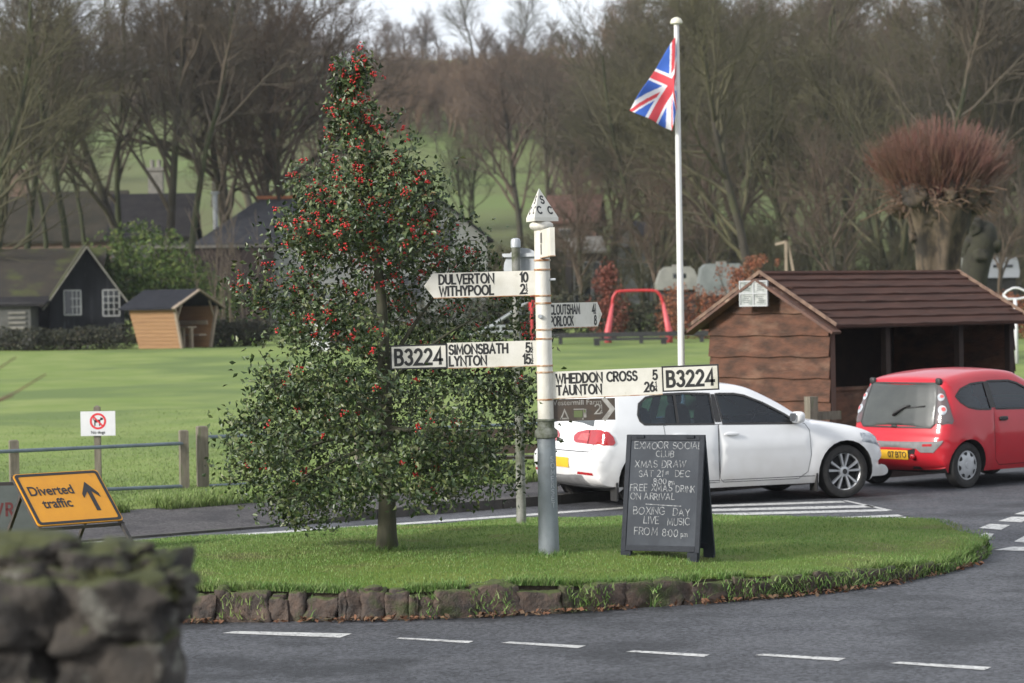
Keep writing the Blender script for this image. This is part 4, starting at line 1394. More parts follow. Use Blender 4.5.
# a few longer visible limbs
for ph, h0, h1, ext in ((.1, 1.35, 1.95, .8), (3.0, 1.1, 1.5, .9), (2.7, 1.6, 2.1, .8), (.4, 1.5, 2.4, .75), (5.6, 1.0, .9, .9), (3.6, 1.0, .75, 1.1), (3.3, .9, .45, 1.0), (6.0, 1.05, .62, 1.0)):
    a = Vector((float(axis_x(h0)), 0, h0)); c = Vector((math.cos(ph) * ext, math.sin(ph) * ext, h1))
    lim.tube(catmull([a, a.lerp(c, .5) + Vector((0, 0, .06)), c], 5), [.022 * (1 - .75 * k / 10) for k in range(11)], 7)
lim.build('limb', M_hbark, holly, True); twg.build('twigs', M_hbark, holly, True)
rs = np.random.RandomState(2)
LP = []
for c in cl:
    n = rs.randint(26, 44)
    s = rs.uniform(.065, .105) * (1.0 if c.z < 3.4 else .7)
    q = rs.normal(size=(n, 3)) * s * np.array([1, 1, .85])
    o = np.array((c.x - axis_x(c.z), c.y, .25 + .12 * c.z)); o = o / (np.linalg.norm(o) + 1e-6)     # sprays stretch outwards along the twig
    q = q * .82 + np.outer(rs.normal(0, s * .75, n), o)
    LP.append(q + np.array(c))
LP = np.concatenate(LP)
leaf_cloud('foliage', LP, .053, M_holly, holly, seed=6, fold=.35, aspect=.55)
# berries in tight clusters
t_ = (1 + 5 ** .5) / 2
ico = np.array([(-1, t_, 0), (1, t_, 0), (-1, -t_, 0), (1, -t_, 0), (0, -1, t_), (0, 1, t_), (0, -1, -t_), (0, 1, -t_), (t_, 0, -1), (t_, 0, 1), (-t_, 0, -1), (-t_, 0, 1)]) / math.hypot(1, t_)
icf = np.array([(0, 11, 5), (0, 5, 1), (0, 1, 7), (0, 7, 10), (0, 10, 11), (1, 5, 9), (5, 11, 4), (11, 10, 2), (10, 7, 6), (7, 1, 8), (3, 9, 4), (3, 4, 2), (3, 2, 6), (3, 6, 8), (3, 8, 9), (4, 9, 5), (2, 4, 11), (6, 2, 10), (8, 6, 7), (9, 8, 1)])
BP = []
for c in cl:
    pr = float(np.interp(c.z, [.3, 1.3, 2.2, 4.2], [.04, .13, .48, .66]))
    k = 0
    while rs.rand() < pr and k < 3:
        k += 1
        o = np.array(c) + rs.normal(size=3) * .06
        if c.y < 0: o[1] -= .05
        n = rs.randint(4, 11)
        BP.append(o + rs.normal(size=(n, 3)) * .017)
BP = np.concatenate(BP)
V = (BP[:, None, :] + ico[None] * (.0090 * rs.uniform(.8, 1.15, len(BP)))[:, None, None]).reshape(-1, 3)
T = (icf[None] + (np.arange(len(BP)) * 12)[:, None, None]).reshape(-1, 3)
be = raw_mesh('berries', V, T, M_berry, holly, smooth=True)
be['kind'] = 'stuff'
# ---------------------------------------------------------------- cars
def paint_mat(name, col, dirt):
    m = mat(name, col, tuple(c * .93 for c in col), scale=3, rough=.38, coat=.55, spec=.35)
    # road dirt, thicker low down on the body (object z)
    n, l = nt(m)
    bs = n['Principled BSDF']
    src = bs.inputs['Base Color'].links[0].from_socket
    tc = [x for x in n if x.type == 'TEX_COORD'][0]
    sp = n.new('ShaderNodeSeparateXYZ'); l.new(tc.outputs['Object'], sp.inputs[0])
    t = n.new('ShaderNodeTexNoise'); t.inputs['Scale'].default_value = 5; t.inputs['Detail'].default_value = 6
    l.new(tc.outputs['Object'], t.inputs['Vector'])
    mr = n.new('ShaderNodeMapRange'); mr.inputs[1].default_value, mr.inputs[2].default_value = .75, .15; mr.inputs[3].default_value, mr.inputs[4].default_value = 0, .75
    l.new(sp.outputs['Z'], mr.inputs[0])
    mu = n.new('ShaderNodeMath'); mu.operation = 'MULTIPLY'; l.new(mr.outputs[0], mu.inputs[0]); l.new(t.outputs['Fac'], mu.inputs[1])
    mx = n.new('ShaderNodeMix'); mx.data_type = 'RGBA'; l.new(mu.outputs[0], mx.inputs[0]); l.new(src, mx.inputs[6]); mx.inputs[7].default_value = (*dirt, 1)
    l.new(mx.outputs[2], bs.inputs['Base Color'])
    return m
M_trim = mat('black_trim', (0.014, 0.014, 0.015), (0.025, 0.024, 0.022), scale=20, rough=.55)
M_gap = mat('panel_gap', (0.008, 0.008, 0.008), rough=.9)
M_gapw = mat('panel_gap_light', (0.045, 0.045, 0.048), rough=.9)
M_tyre = mat('tyre_rubber', (0.016, 0.016, 0.016), (0.030, 0.028, 0.026), scale=14, rough=.85, bump=.2)
M_alloy = mat('alloy_silver', (0.50, 0.51, 0.52), (0.40, 0.41, 0.42), scale=8, rough=.35, metal=.5)
M_under = mat('underbody', (0.012, 0.012, 0.012), (0.02, 0.02, 0.02), scale=10, rough=.9)
M_seat = mat('seat_fabric', (0.028, 0.030, 0.034), (0.045, 0.046, 0.05), scale=30, rough=.9)
M_carglass = glass('car_glass', (0.38, 0.54, 0.66), .36)
M_rearglass = mat('dark_car_glass', (0.035, 0.042, 0.042), (0.05, 0.055, 0.052), scale=2, rough=.08, spec=.8, coat=.6)
M_dustglass = mat('dusty_rear_glass', (0.055, 0.060, 0.054), (0.030, 0.034, 0.032), scale=1.4, rough=.26, spec=.6, coat=.25, stretch=(1, 1, 2))
M_lampred = mat('tail_lamp_red', (0.40, 0.012, 0.016), (0.30, 0.006, 0.010), scale=9, rough=.12, coat=1)
M_lampred2 = mat('tail_lamp_pink', (0.60, 0.10, 0.09), (0.5, 0.05, 0.05), scale=30, rough=.15, coat=1)
M_lampclr = mat('lamp_clear', (0.50, 0.53, 0.56), (0.22, 0.24, 0.27), scale=14, rough=.1, coat=1)
M_lampsmoke = mat('smoked_lamp_panel', (0.07, 0.068, 0.070), (0.10, 0.05, 0.05), scale=6, rough=.15, coat=.6)
M_yellowpl = mat('yellow_number_plate', (0.72, 0.42, 0.03), (0.62, 0.36, 0.03), scale=5, rough=.4)
M_greybump = mat('grey_bumper_plastic', (0.16, 0.16, 0.16), (0.12, 0.12, 0.12), scale=12, rough=.6)
M_chrome = mat('mirror_silver', (0.55, 0.57, 0.6), rough=.12, metal=.9)

def nose(P, x0, k):
    return [(x if x < x0 else x0 + (x - x0) * k, z) for x, z in P]
class Car:
    def __init__(self, name, label, spec, paint, loc, rz):
        self.s = spec
        self.root = thing(name, label, 'car', loc, rz)
        self.paint = paint
        self.outline()
        self.shell()
    def w(self, x, z):                                  # half width of the body side at (x, z)
        s = self.s
        v = np.interp(z, s['wz'], s['wy'])
        xf, xr = s['taper_f'], s['taper_r']
        if x > xf: v *= 1 - s['tf'] * ((x - xf) / (s['L'] - xf)) ** 2.2
        if x < xr: v *= 1 - s['tr'] * ((xr - x) / xr) ** 2
        for ax in s['axles']:
            d = math.hypot(x - ax, z - s['wr'])
            v += .016 * math.exp(-((d - s['arch'] - .03) / .055) ** 2)
        v += s.get('crease', 0) * math.exp(-((z - s.get('crease_z', .7)) / .022) ** 2)
        return float(v)
    def outline(self):
        s = self.s
        top = [tuple(p) for p in catmull([Vector((x, z, 0)) for x, z in s['profile']], 5)]
        pts = [(p[0], p[1], 0) for p in top]             # flag 0 = skin, 1 = arch/bottom
        bottom = []
        ar, wr, zs = s['arch'], s['wr'], s['sill']
        a0 = math.asin((zs - wr) / ar)
        def archpts(ax):
            return [(ax + ar * math.cos(a0 + (math.pi - 2 * a0) * k / 16), wr + ar * math.sin(a0 + (math.pi - 2 * a0) * k / 16), 1) for k in range(17)]
        front, rear = s['axles'][1], s['axles'][0]
        x = pts[-1][0]
        bottom += archpts(front)
        xa, xb = bottom[-1][0], rear + ar * math.cos(a0)
        for k in range(1, 10): bottom.append((xa + (xb - xa) * k / 10, zs, 2))
        bottom += archpts(rear)
        P = pts + bottom
        self.P = P                                       # counter order: over the top rear->front, then along the bottom
    def section(self, t):
        """outline moved in for the lateral station t; returns [(x, z)]"""
        s = self.s
        P = self.P
        n = len(P)
        out = []
        t0 = s.get('t0', .86)
        sfull = max(0, (abs(t) - t0) / (1 - t0))
        rnd = s['round'] * (1 - math.sqrt(max(0, 1 - sfull * sfull)))
        for i, (x, z, fl) in enumerate(P):
            if fl == 1 or fl == 2:
                out.append((x, z)); continue
            a, c = P[i - 1], P[(i + 1) % n]
            tx, tz = c[0] - a[0], c[1] - a[1]
            ln = math.hypot(tx, tz) or 1
            nx, nz = tz / ln, -tx / ln                   # inward: travelling rear->front over the top, inside is to the right
            plan = s['plan_r'] if x < s['L'] / 2 else s['plan_f']
            d = rnd * (1 - .9 * max(0, nz)) * (1 if z > .45 else max(.45, 1 - (.45 - z) * 2.2)) + (plan * nx * nx + s['crown'] * nz * nz) * t * t
            out.append((x + nx * d, z + nz * d))
        return out
    def shell(self):
        s = self.s
        ts = [-1, -.985, -.96, -.93, -.89, -.8, -.65, -.4, -.15, .15, .4, .65, .8, .89, .93, .96, .985, 1]
        n = len(self.P)
        b = MB()
        for t in ts:
            for (x, z) in self.section(t):
                b.v.append((x, t * self.w(x, z), z))
        for k in range(len(ts) - 1):
            for i in range(n):
                i2 = (i + 1) % n
                fl = self.P[i][2] and self.P[i2][2]
                b.face((k * n + i, k * n + i2, (k + 1) * n + i2, (k + 1) * n + i), 1 if fl or (self.P[i][1] < s['sill'] + .02 and self.P[i2][1] < s['sill'] + .02) else 0)
        end = self.section(1)
        wins = s['windows']; doors = s['doors']
        polys = [end] + list(wins.values()) + doors
        v2, tr = cdt_fill(polys, end, .07)
        full_v, full_f = list(b.v), list(b.f)
        self.panes, self.doors = {}, []
        groups = {'body': [], **{k: [] for k in wins}, **{('door', i): [] for i in range(len(doors))}}
        for t in tr:
            cx = sum(v2[k].x for k in t) / 3; cz = sum(v2[k].y for k in t) / 3
            key = 'body'
            for k, P in wins.items():
                if in_poly(cx, cz, P): key = k
            if key == 'body':
                for i, P in enumerate(doors):
                    if in_poly(cx, cz, P): key = ('door', i)
            groups[key].append(t)
        def add_side(bm_, tris, sg, dy=0.0):
            idx = {}
            for t in tris:
                q = []
                for k in t:
                    if k not in idx:
                        idx[k] = len(bm_.v)
                        bm_.v.append((v2[k].x, sg * (self.w(v2[k].x, v2[k].y) + dy), v2[k].y))
                    q.append(idx[k])
                bm_.face(q if sg < 0 else q[::-1], 0)
        bf = MB(); bf.v, bf.f, bf.m = list(b.v), list(b.f), list(b.m)
        for sg in (-1, 1):
            add_side(bf, tr, sg)
            add_side(b, groups['body'], sg)
        self.bvh = BVHTree.FromPolygons([Vector(v) for v in bf.v], [list(f) for f in bf.f])
        # weld the side skins to the outline ring so that shading runs through
        o = b.build('body', [self.paint, M_under], self.root)
        bm = bmesh.new(); bm.from_mesh(o.data)
        bmesh.ops.remove_doubles(bm, verts=bm.verts, dist=.0008)
        bmesh.ops.recalc_face_normals(bm, faces=bm.faces)
        bm.to_mesh(o.data); bm.free()
        o.data.polygons.foreach_set('use_smooth', [True] * len(o.data.polygons))
        o.data.set_sharp_from_angle(angle=R(48))
        self.body = o
        for i, P in enumerate(doors):
            for sg in (-1, 1):
                b = MB(); add_side(b, groups[('door', i)], sg, .001)
                d = b.build('door', self.paint, self.root, True)
                self.doors.append((i, sg, d))
        for k in wins:
            for sg in (-1, 1):
                b = MB(); add_side(b, groups[k], sg, -.008)
                d = b.build('side_window', M_carglass, self.root, True)
                self.panes[(k, sg)] = d
    # project flat shapes onto the shell
    def hit(self, o, d):
        h, nrm, *_ = self.bvh.ray_cast(Vector(o), Vector(d))
        return h, nrm
    def side(self, sg):
        return lambda a, c: ((a, sg * 2.0, c), (0, -sg, 0))
    def rear(self):
        return lambda a, c: ((-1.5, a, c), (1, 0, 0))
    def front(self):
        return lambda a, c: ((self.s['L'] + 1.5, a, c), (-1, 0, 0))
    def corner(self, sg, x0, ang=50, front=False):
        # seen square on to a rear corner; a runs from the tail round to the side
        ca, sa = math.cos(R(ang)), math.sin(R(ang))
        base = Vector((x0, sg * self.w(x0, .8), 0))
        fs = 1 if front else -1
        out = Vector((fs * ca, sg * sa, 0)); tg = Vector((sa, -fs * sg * ca, 0))
        return lambda a, c: (base + out * 1.5 + tg * a + Vector((0, 0, c)), -out)
    def decal(self, name, poly, fr, off, m, parent=None, step=.05, smooth=True):
        v2, tr = cdt_fill([poly], poly, step)
        b = MB()
        ok = []
        for p in v2:
            o, d = fr(p.x, p.y)
            h, nrm = self.hit(o, d)
            ok.append(h is not None)
            if h is None: b.v.append((0, 0, 0)); continue
            if nrm.dot(Vector(d)) > 0: nrm = -nrm
            b.v.append(tuple(h + nrm * off))
        for t in tr:
            if all(ok[k] for k in t):
                p = [Vector(b.v[k]) for k in t]
                nn = (p[1] - p[0]).cross(p[2] - p[0])
                _, d = fr(0, 0)
                b.face(t if nn.dot(Vector(d)) < 0 else t[::-1])
        return b.build(name, m, parent or self.root, smooth)
    def line(self, name, pts, fr, w, off, m, parent=None, closed=False, sub=5):
        P = [Vector(p) for p in pts]
        if closed: P.append(P[0])
        Q = []
        for a, c in zip(P, P[1:]):
            for k in range(sub): Q.append(a.lerp(c, k / sub))
        Q.append(P[-1])
        b = MB()
        n = len(Q)
        _, d = fr(0, 0)
        prev = None
        for i, p in enumerate(Q):
            a = Q[i - 1] if i else (Q[-2] if closed else p); c = Q[i + 1] if i < n - 1 else (Q[1] if closed else p)
            t = (c - a).normalized(); nn = Vector((-t.y, t.x))
            cur = []
            for sg in (1, -1):
                o, dd = fr(*(p + nn * w / 2 * sg))
                h, nr = self.hit(o, dd)
                if h is None: cur = None; break
                if nr.dot(Vector(dd)) > 0: nr = -nr
                b.v.append(tuple(h + nr * off)); cur.append(len(b.v) - 1)
            if cur and prev: b.face((prev[0], cur[0], cur[1], prev[1]))
            prev = cur
        return b.build(name, m, parent or self.root)
    def wheels(self, width, rim_r, style):
        s = self.s
        wr = s['wr']
        for ax in s['axles']:
            for sg in (-1, 1):
                yo = s['wheel_y'] * sg
                e = MB()
                M = Matrix.Translation((ax, yo, wr)) @ Matrix.Rotation(R(90) * (1 if sg < 0 else -1), 4, 'X')   # +z of the wheel looks outwards
                h = width / 2
                prof = [(rim_r - .01, -h * .8), (rim_r + .01, -h * .95), (wr - .04, -h), (wr - .012, -h * .88), (wr, -h * .6), (wr, h * .6), (wr - .012, h * .88), (wr - .045, h), (rim_r + .012, h * .92), (rim_r - .004, h * .75)]
                e.lathe(prof, 40, M, closed=True)
                e.lathe([(.05, -h * .7), (rim_r - .01, -h * .8)], 40, M, closed=True)
                wh = e.build('wheel', M_tyre, self.root, True, sharp=35)
                b = MB()
                if style == 'spokes':
                    b.lathe([(rim_r - .006, -h * .7), (rim_r - .012, h * .62), (rim_r + .004, h * .80), (rim_r + .008, h * .72)], 40, M, closed=True)
                    for k in range(5):
                        for dv_ in (-.16, .16):
                            a = 2 * math.pi * k / 5 + .3
                            c0, c1 = a + dv_ * 1.0, a + dv_ * 1.55
                            p0 = Vector((math.cos(c0) * .05, math.sin(c0) * .05, h * .62)); p1 = Vector((math.cos(c1) * (rim_r - .006), math.sin(c1) * (rim_r - .006), h * .66))
                            tdir = (p1 - p0).normalized(); pv = Vector((-tdir.y, tdir.x, 0))
                            b0 = len(b.v)
                            for p, ww in ((p0, .011), (p1, .019)):
                                for q in (p + pv * ww - Vector((0, 0, .02)), p - pv * ww - Vector((0, 0, .02)), p - pv * ww * .7 + Vector((0, 0, .012)), p + pv * ww * .7 + Vector((0, 0, .012))):
                                    b.v.append(tuple(M @ q))
                            for k4 in range(4):
                                k5 = (k4 + 1) % 4
                                b.face((b0 + k4, b0 + k5, b0 + 4 + k5, b0 + 4 + k4))
                    b.lathe([(.068, h * .50), (.060, h * .72), (.03, h * .78), (.001, h * .78)], 24, M)
                    rim = b.build('rim', M_alloy, wh, True, sharp=30)
                    b = MB(); b.lathe([(rim_r - .02, h * .15), (.13, h * .2), (.001, h * .2)], 30, M); b.build('brake_disc', M_under, rim)
                    b = MB(); b.lathe([(.033, h * .80), (.001, h * .81)], 20, M); b.build('hub_cap', M_trim, rim)
                else:
                    b.lathe([(rim_r + .006, h * .70), (rim_r, h * .86), (rim_r - .012, h * .86), (rim_r * .93, h * .80), (rim_r * .6, h * .98), (rim_r * .25, h * .96), (rim_r * .22, h * 1.02), (.001, h * 1.02)], 48, M, closed=True)
                    rim = b.build('rim', M_alloy, wh, True, sharp=30)
                    b = MB()
                    for k in range(8):
                        a = 2 * math.pi * k / 8 + .2
                        P = []
                        for (r, da) in ((.90, -.24), (.93, 0), (.90, .24), (.72, .13), (.69, 0), (.72, -.13)):
                            rr_ = r * rim_r
                            zz = np.interp(r, [.6, .93], [h * .98, h * .80]) + .003
                            P.append(M @ Vector((math.cos(a + da) * rr_, math.sin(a + da) * rr_, zz)))
                        b.poly(P)
                    b.build('vent_hole', M_under, rim)
    def seats(self, xs, z, w=.46, h=.62, ys=(-.36, .36)):
        for x in xs:
            for y in ys:
                b = MB()
                b.stone((x, y, z), (.52, w, .2), 1, p=4, n=6, amp=0)
                b.stone((x - .28, y, z + h / 2), (.17, w, h), 2, p=4, n=6, amp=0)
                b.stone((x - .33, y, z + h + .08), (.10, .26, .19), 3, p=3.5, n=6, amp=0)
                b.build('seat', M_seat, self.root, True)
    def mirror(self, x, z, m):
        for sg in (-1, 1):
            y = self.w(x, z)
            b = MB(); b.stone((x - .01, sg * (y + .11), z + .03), (.13, .20, .14), 4, p=3, n=8, amp=0)
            o = b.build('mirror', m, self.root, True)
            b = MB(); b.box((x, sg * (y + .01), z - .02), (.07, .09, .05)); b.build('mirror_arm', M_trim, o)
            b = MB(); b.stone((x - .068, sg * (y + .112), z + .032), (.02, .165, .11), 4, p=3.5, n=6, amp=0); b.build('mirror_glass', M_chrome, o, True)

# the white hatchback
P_white = paint_mat('white_car_paint', (0.72, 0.725, 0.73), (0.36, 0.31, 0.24))
golf = dict(L=4.2, wr=.317, arch=.372, sill=.20, axles=(.71, 3.335), wheel_y=.765, round=.085, t0=.89, plan_r=.06, plan_f=.26, crown=.035,
    taper_f=3.5, taper_r=.6, tf=.12, tr=.05, crease=.011, crease_z=.70,
    wz=[.15, .22, .30, .50, .66, .80, .95, 1.0, 1.40, 1.5], wy=[.80, .835, .865, .884, .886, .872, .845, .825, .635, .59],
    profile=[(.385, .215), (.16, .25), (.05, .33), (.015, .45), (.0, .55), (.012, .625), (.045, .675), (.085, .73), (.115, .84), (.14, .955), (.17, 1.05), (.245, 1.22), (.305, 1.345), (.36, 1.41), (.46, 1.442),
             (.7, 1.462), (1.1, 1.479), (1.55, 1.484), (1.95, 1.466), (2.25, 1.41), (2.6, 1.245), (2.9, 1.055), (3.02, .995), (3.25, .955), (3.55, .90), (3.82, .825), (4.0, .73), (4.11, .64), (4.18, .55), (4.2, .45), (4.195, .34), (4.15, .25), (4.02, .21), (3.72, .205)],
    windows=dict(rear=[(.645, 1.11), (.655, 1.04), (.70, .998), (1.60, .972), (1.63, 1.335), (1.30, 1.35), (1.0, 1.345), (.80, 1.315), (.69, 1.24)],
                 front=[(1.71, .970), (2.60, .945), (2.70, .955), (2.55, 1.06), (2.30, 1.205), (2.08, 1.30), (1.95, 1.325), (1.71, 1.332)]),
    doors=[[(1.655, .965), (1.655, .30), (1.70, .262), (2.70, .262), (2.82, .34), (2.86, .55), (2.85, .85), (2.80, .935), (1.66, .968)],
           [(1.645, .968), (1.645, .262), (1.30, .262), (1.20, .40), (1.10, .58), (1.02, .70), (.95, .80), (.94, .975), (1.05, .985), (1.60, .966)]])
fw = gp(846, 498.3, 0)                                  # foot of the right front wheel
YAW_W = R(24.5)
def place(local, yaw, world):
    c, s_ = math.cos(yaw), math.sin(yaw)
    return Vector((world.x - (local[0] * c - local[1] * s_), world.y - (local[0] * s_ + local[1] * c), 0))
golf['profile'] = nose(golf['profile'], 3.71, .74); golf['L'] = 3.71 + (4.2 - 3.71) * .74
low = lambda z: z if z < .3 else .3 + (z - .3) * .945
for key_ in ('rear', 'front'): golf['windows'][key_] = [(x, low(z)) for x, z in golf['windows'][key_]]
golf['doors'] = [[(x, low(z)) for x, z in P] for P in golf['doors']]
golf['profile'] = [(x, low(z)) for x, z in golf['profile']]
golf['wz'] = [low(z) for z in golf['wz']]
wc = Car('parked_car', 'white five door hatchback parked behind the chalkboard and fingerpost', golf, P_white, place((3.335, -.865), YAW_W, fw), YAW_W)
wc.wheels(.215, .222, 'spokes')
sR = wc.side(-1)
for sg in (-1, 1):
    fr = wc.side(sg)
    for k, P in golf['windows'].items():
        wc.line('window_seal', P, fr, .026, .0025, M_trim, wc.panes[(k, sg)], closed=True)
    wc.decal('pillar_trim', [(1.615, .955), (1.695, .952), (1.695, 1.272), (1.645, 1.275)], fr, .002, M_trim)
    wc.line('sill_trim', [(1.13, .215), (2.95, .215)], fr, .045, .006, M_trim)
    wc.line('side_crease', [(1.14, .285), (2.92, .285)], fr, .008, .002, M_gapw)
    wc.line('quarter_bar', [(1.13, .955), (1.17, 1.285)], fr, .035, .003, M_trim)
    wc.decal('headlamp', [(-.34, .665), (-.05, .575), (.16, .56), (.20, .62), (.05, .70), (-.20, .755), (-.33, .765)], wc.corner(sg, golf['L'] - .16, 52, front=True), .009, M_lampclr, step=.03)
    wc.decal('side_repeater', [(3.92, .40), (3.98, .40), (3.985, .52), (3.925, .50)], fr, .004, M_trim)
for i, sg, d in wc.doors:
    P = golf['doors'][i]
    fr = wc.side(sg)
    wc.line('door_gap', P, fr, .007, .0022, M_gapw, d, closed=True)
    hx, hz_ = ((1.71, .815), (1.04, .825))[i]
    y = wc.w(hx + .1, hz_)
    b = MB(); b.stone((hx + .09, sg * (y + .022), hz_), (.20, .026, .032), 3, p=3.5, n=8, amp=0)
    b.stone((hx + .09, sg * (y + .002), hz_ - .002), (.13, .012, .055), 3, p=3, n=8, amp=0)
    b.build('handle', P_white, d, True)
rr_f = wc.rear()
wc.decal('rear_window', [(-.58, .945), (.58, .945), (.52, 1.25), (-.52, 1.25)], rr_f, .004, M_rearglass)
for sg in (-1, 1):
    wc.decal('tail_lamp', [(-.40, .775), (-.36, .755), (-.10, .745), (.05, .735), (.15, .735), (.175, .765), (.15, .835), (.10, .89), (.0, .912), (-.20, .905), (-.34, .875), (-.40, .83)], wc.corner(sg, .10), .009, M_lampred, step=.03)
    wc.decal('lamp_window', [(-.33, .79), (-.16, .78), (-.14, .87), (-.28, .86)], wc.corner(sg, .10), .0125, M_lampred2, step=.03)
    wc.line('lamp_gap', [(-.17, .75), (-.15, .90)], wc.corner(sg, .10), .008, .013, M_gap)
    wc.decal('bumper_reflector', [(sg * .42, .405), (sg * .76, .40), (sg * .75, .43), (sg * .44, .435)], rr_f, .006, M_lampred)
wc.decal('rear_diffuser', [(-.66, .25), (.66, .25), (.52, .40), (-.52, .40)], rr_f, .012, M_greybump, step=.03)
wc.line('hatch_gap', [(-.62, .66), (.62, .66)], rr_f, .010, .003, M_gapw)
wc.line('hatch_gap', [(.62, .66), (.66, .70), (.64, .98)], rr_f, .007, .003, M_gapw)
wc.line('hatch_gap', [(-.62, .66), (-.66, .70), (-.64, .98)], rr_f, .007, .003, M_gapw)
wc.decal('number_plate', [(-.26, .475), (.26, .475), (.26, .585), (-.26, .585)], rr_f, .012, M_yellowpl)
ff = wc.front()
wc.decal('windscreen', [(-.62, .99), (.62, .99), (.50, 1.30), (-.50, 1.30)], ff, .004, M_rearglass)
wc.decal('grille', [(-.45, .60), (.45, .60), (.45, .66), (-.45, .66)], ff, .005, M_trim)
wc.decal('grille', [(-.38, .27), (.38, .27), (.34, .40), (-.34, .40)], ff, .005, M_trim)
for sg in (-1, 1):
    for x in (.71, 3.335):
        b = MB(); b.box((x - .395, sg * .80, .21), (.02, .16, .21)); b.build('mud_flap', M_trim, wc.root)
wc.seats((2.05, 1.15), .52)
wc.mirror(2.66, .95, P_white)
b = MB(); b.stone((2.78, 0, .86), (.5, 1.3, .22), 5, p=4, n=6, amp=0); b.build('dashboard', M_seat, wc.root, True)
b = MB(); b.tube([Vector((2.48 + .05 * math.sin(a) , -.36 + .18 * math.cos(a), .95 + .17 * math.sin(a))) for a in np.linspace(0, 2 * math.pi, 24)], .013, 6); b.build('steering_wheel', M_trim, wc.root, True)
b = MB(); b.tube([(.05, .45, .24), (.22, .45, .235)], .03, 10); b.build('exhaust_pipe', M_chrome, wc.root, True, sharp=40)

# the red hatchback
P_red = paint_mat('red_car_paint', (0.46, 0.006, 0.018), (0.22, 0.03, 0.03))
c1 = dict(L=3.435, wr=.283, arch=.322, sill=.20, axles=(.52, 2.785), wheel_y=.70, round=.085, t0=.87, plan_r=.085, plan_f=.28, crown=.035,
    taper_f=2.8, taper_r=.6, tf=.14, tr=.14, crease=.004, crease_z=.62,
    wz=[.15, .22, .30, .50, .66, .80, .92, .98, 1.38, 1.5], wy=[.74, .765, .79, .812, .815, .805, .785, .77, .61, .57],
    profile=[(.13, .22), (.06, .28), (.015, .36), (.0, .46), (.008, .56), (.03, .64), (.055, .70), (.075, .78), (.10, .88), (.155, 1.06), (.205, 1.22), (.245, 1.31), (.30, 1.36), (.40, 1.388), (.6, 1.42), (.95, 1.455), (1.35, 1.462), (1.7, 1.425), (2.0, 1.32), (2.3, 1.16), (2.52, 1.03), (2.66, .97),
             (2.88, .90), (3.1, .80), (3.26, .68), (3.36, .56), (3.42, .45), (3.435, .36), (3.40, .25), (3.30, .21), (3.14, .205)],
    windows=dict(rear=[(.40, 1.13), (.45, 1.06), (.56, .995), (.72, .965), (.99, .955), (1.00, 1.29), (.75, 1.275), (.52, 1.215)],
                 front=[(1.08, .955), (2.15, .93), (2.20, .96), (1.85, 1.17), (1.65, 1.26), (1.5, 1.295), (1.08, 1.30)]),
    doors=[[(1.04, .96), (1.04, .33), (1.12, .26), (2.30, .26), (2.40, .40), (2.42, .70), (2.36, .90), (2.2, .93), (1.06, .956)]])
rwf = gp(969, 488.3, 0)
YAW_R = R(41)
rc = Car('parked_car', 'small red hatchback parked nose in beside the wooden shelter', c1, P_red, place((.52, -.79), YAW_R, rwf), YAW_R)
rc.wheels(.16, .178, 'cover')
for sg in (-1, 1):
    fr = rc.side(sg)
    for k, P in c1['windows'].items():
        rc.line('window_seal', P, fr, .024, .0025, M_trim, rc.panes[(k, sg)], closed=True)
    rc.decal('pillar_trim', [(.99, .97), (1.09, .97), (1.09, 1.30), (1.0, 1.295)], fr, .002, M_trim)
    rc.line('sill_trim', [(.80, .215), (2.45, .215)], fr, .05, .005, M_trim)
    rc.decal('headlamp', [(2.85, .70), (3.05, .60), (3.16, .62), (3.05, .72), (2.88, .80)], fr, .006, M_lampclr)
for i, sg, d in rc.doors:
    rc.line('door_gap', c1['doors'][i], rc.side(sg), .007, .0022, M_gap, d, closed=True)
    y = rc.w(1.2, .83)
    b = MB(); b.stone((1.19, sg * (y + .012), .835), (.16, .035, .055), 3, p=3.5, n=8, amp=0); b.build('handle', M_trim, d, True)
fr = rc.rear()
# whole-width glass hatch, with body-grey lower band
rw = rc.decal('rear_window', [(-.585, .80), (-.54, .755), (.54, .755), (.585, .80), (.56, 1.08), (.515, 1.29), (-.515, 1.29), (-.56, 1.08)], fr, .013, M_dustglass, step=.03)
rc.line('window_seal', [(-.585, .80), (-.54, .755), (.54, .755), (.585, .80), (.56, 1.08), (.515, 1.29), (-.515, 1.29), (-.56, 1.08)], fr, .018, .0145, M_trim, rw, closed=True)
b = MB()
h0, _ = rc.hit((-1.5, .0, .93), (1, 0, 0)); h1, _ = rc.hit((-1.5, -.36, 1.0), (1, 0, 0))
def pt(y, z, o=.03):
    h, nr = rc.hit((-1.5, y, z), (1, 0, 0)); return h - Vector((o, 0, 0))
b.tube([pt(.03, .90), pt(.0, .93, .045), pt(-.14, 1.01, .03), pt(-.20, 1.02, .022)], [.018, .02, .014, .011], 6)
b.tube([pt(-.08, .985, .016), pt(-.42, 1.015, .016)], .011, 6)
b.build('wiper', M_trim, rc.root, True)
b = MB(); p = pt(0, .765, .012); b.stone((p.x, p.y, p.z), (.03, .09, .035), 2, p=3, n=6, amp=0); b.build('hatch_latch', M_trim, rc.root, True)
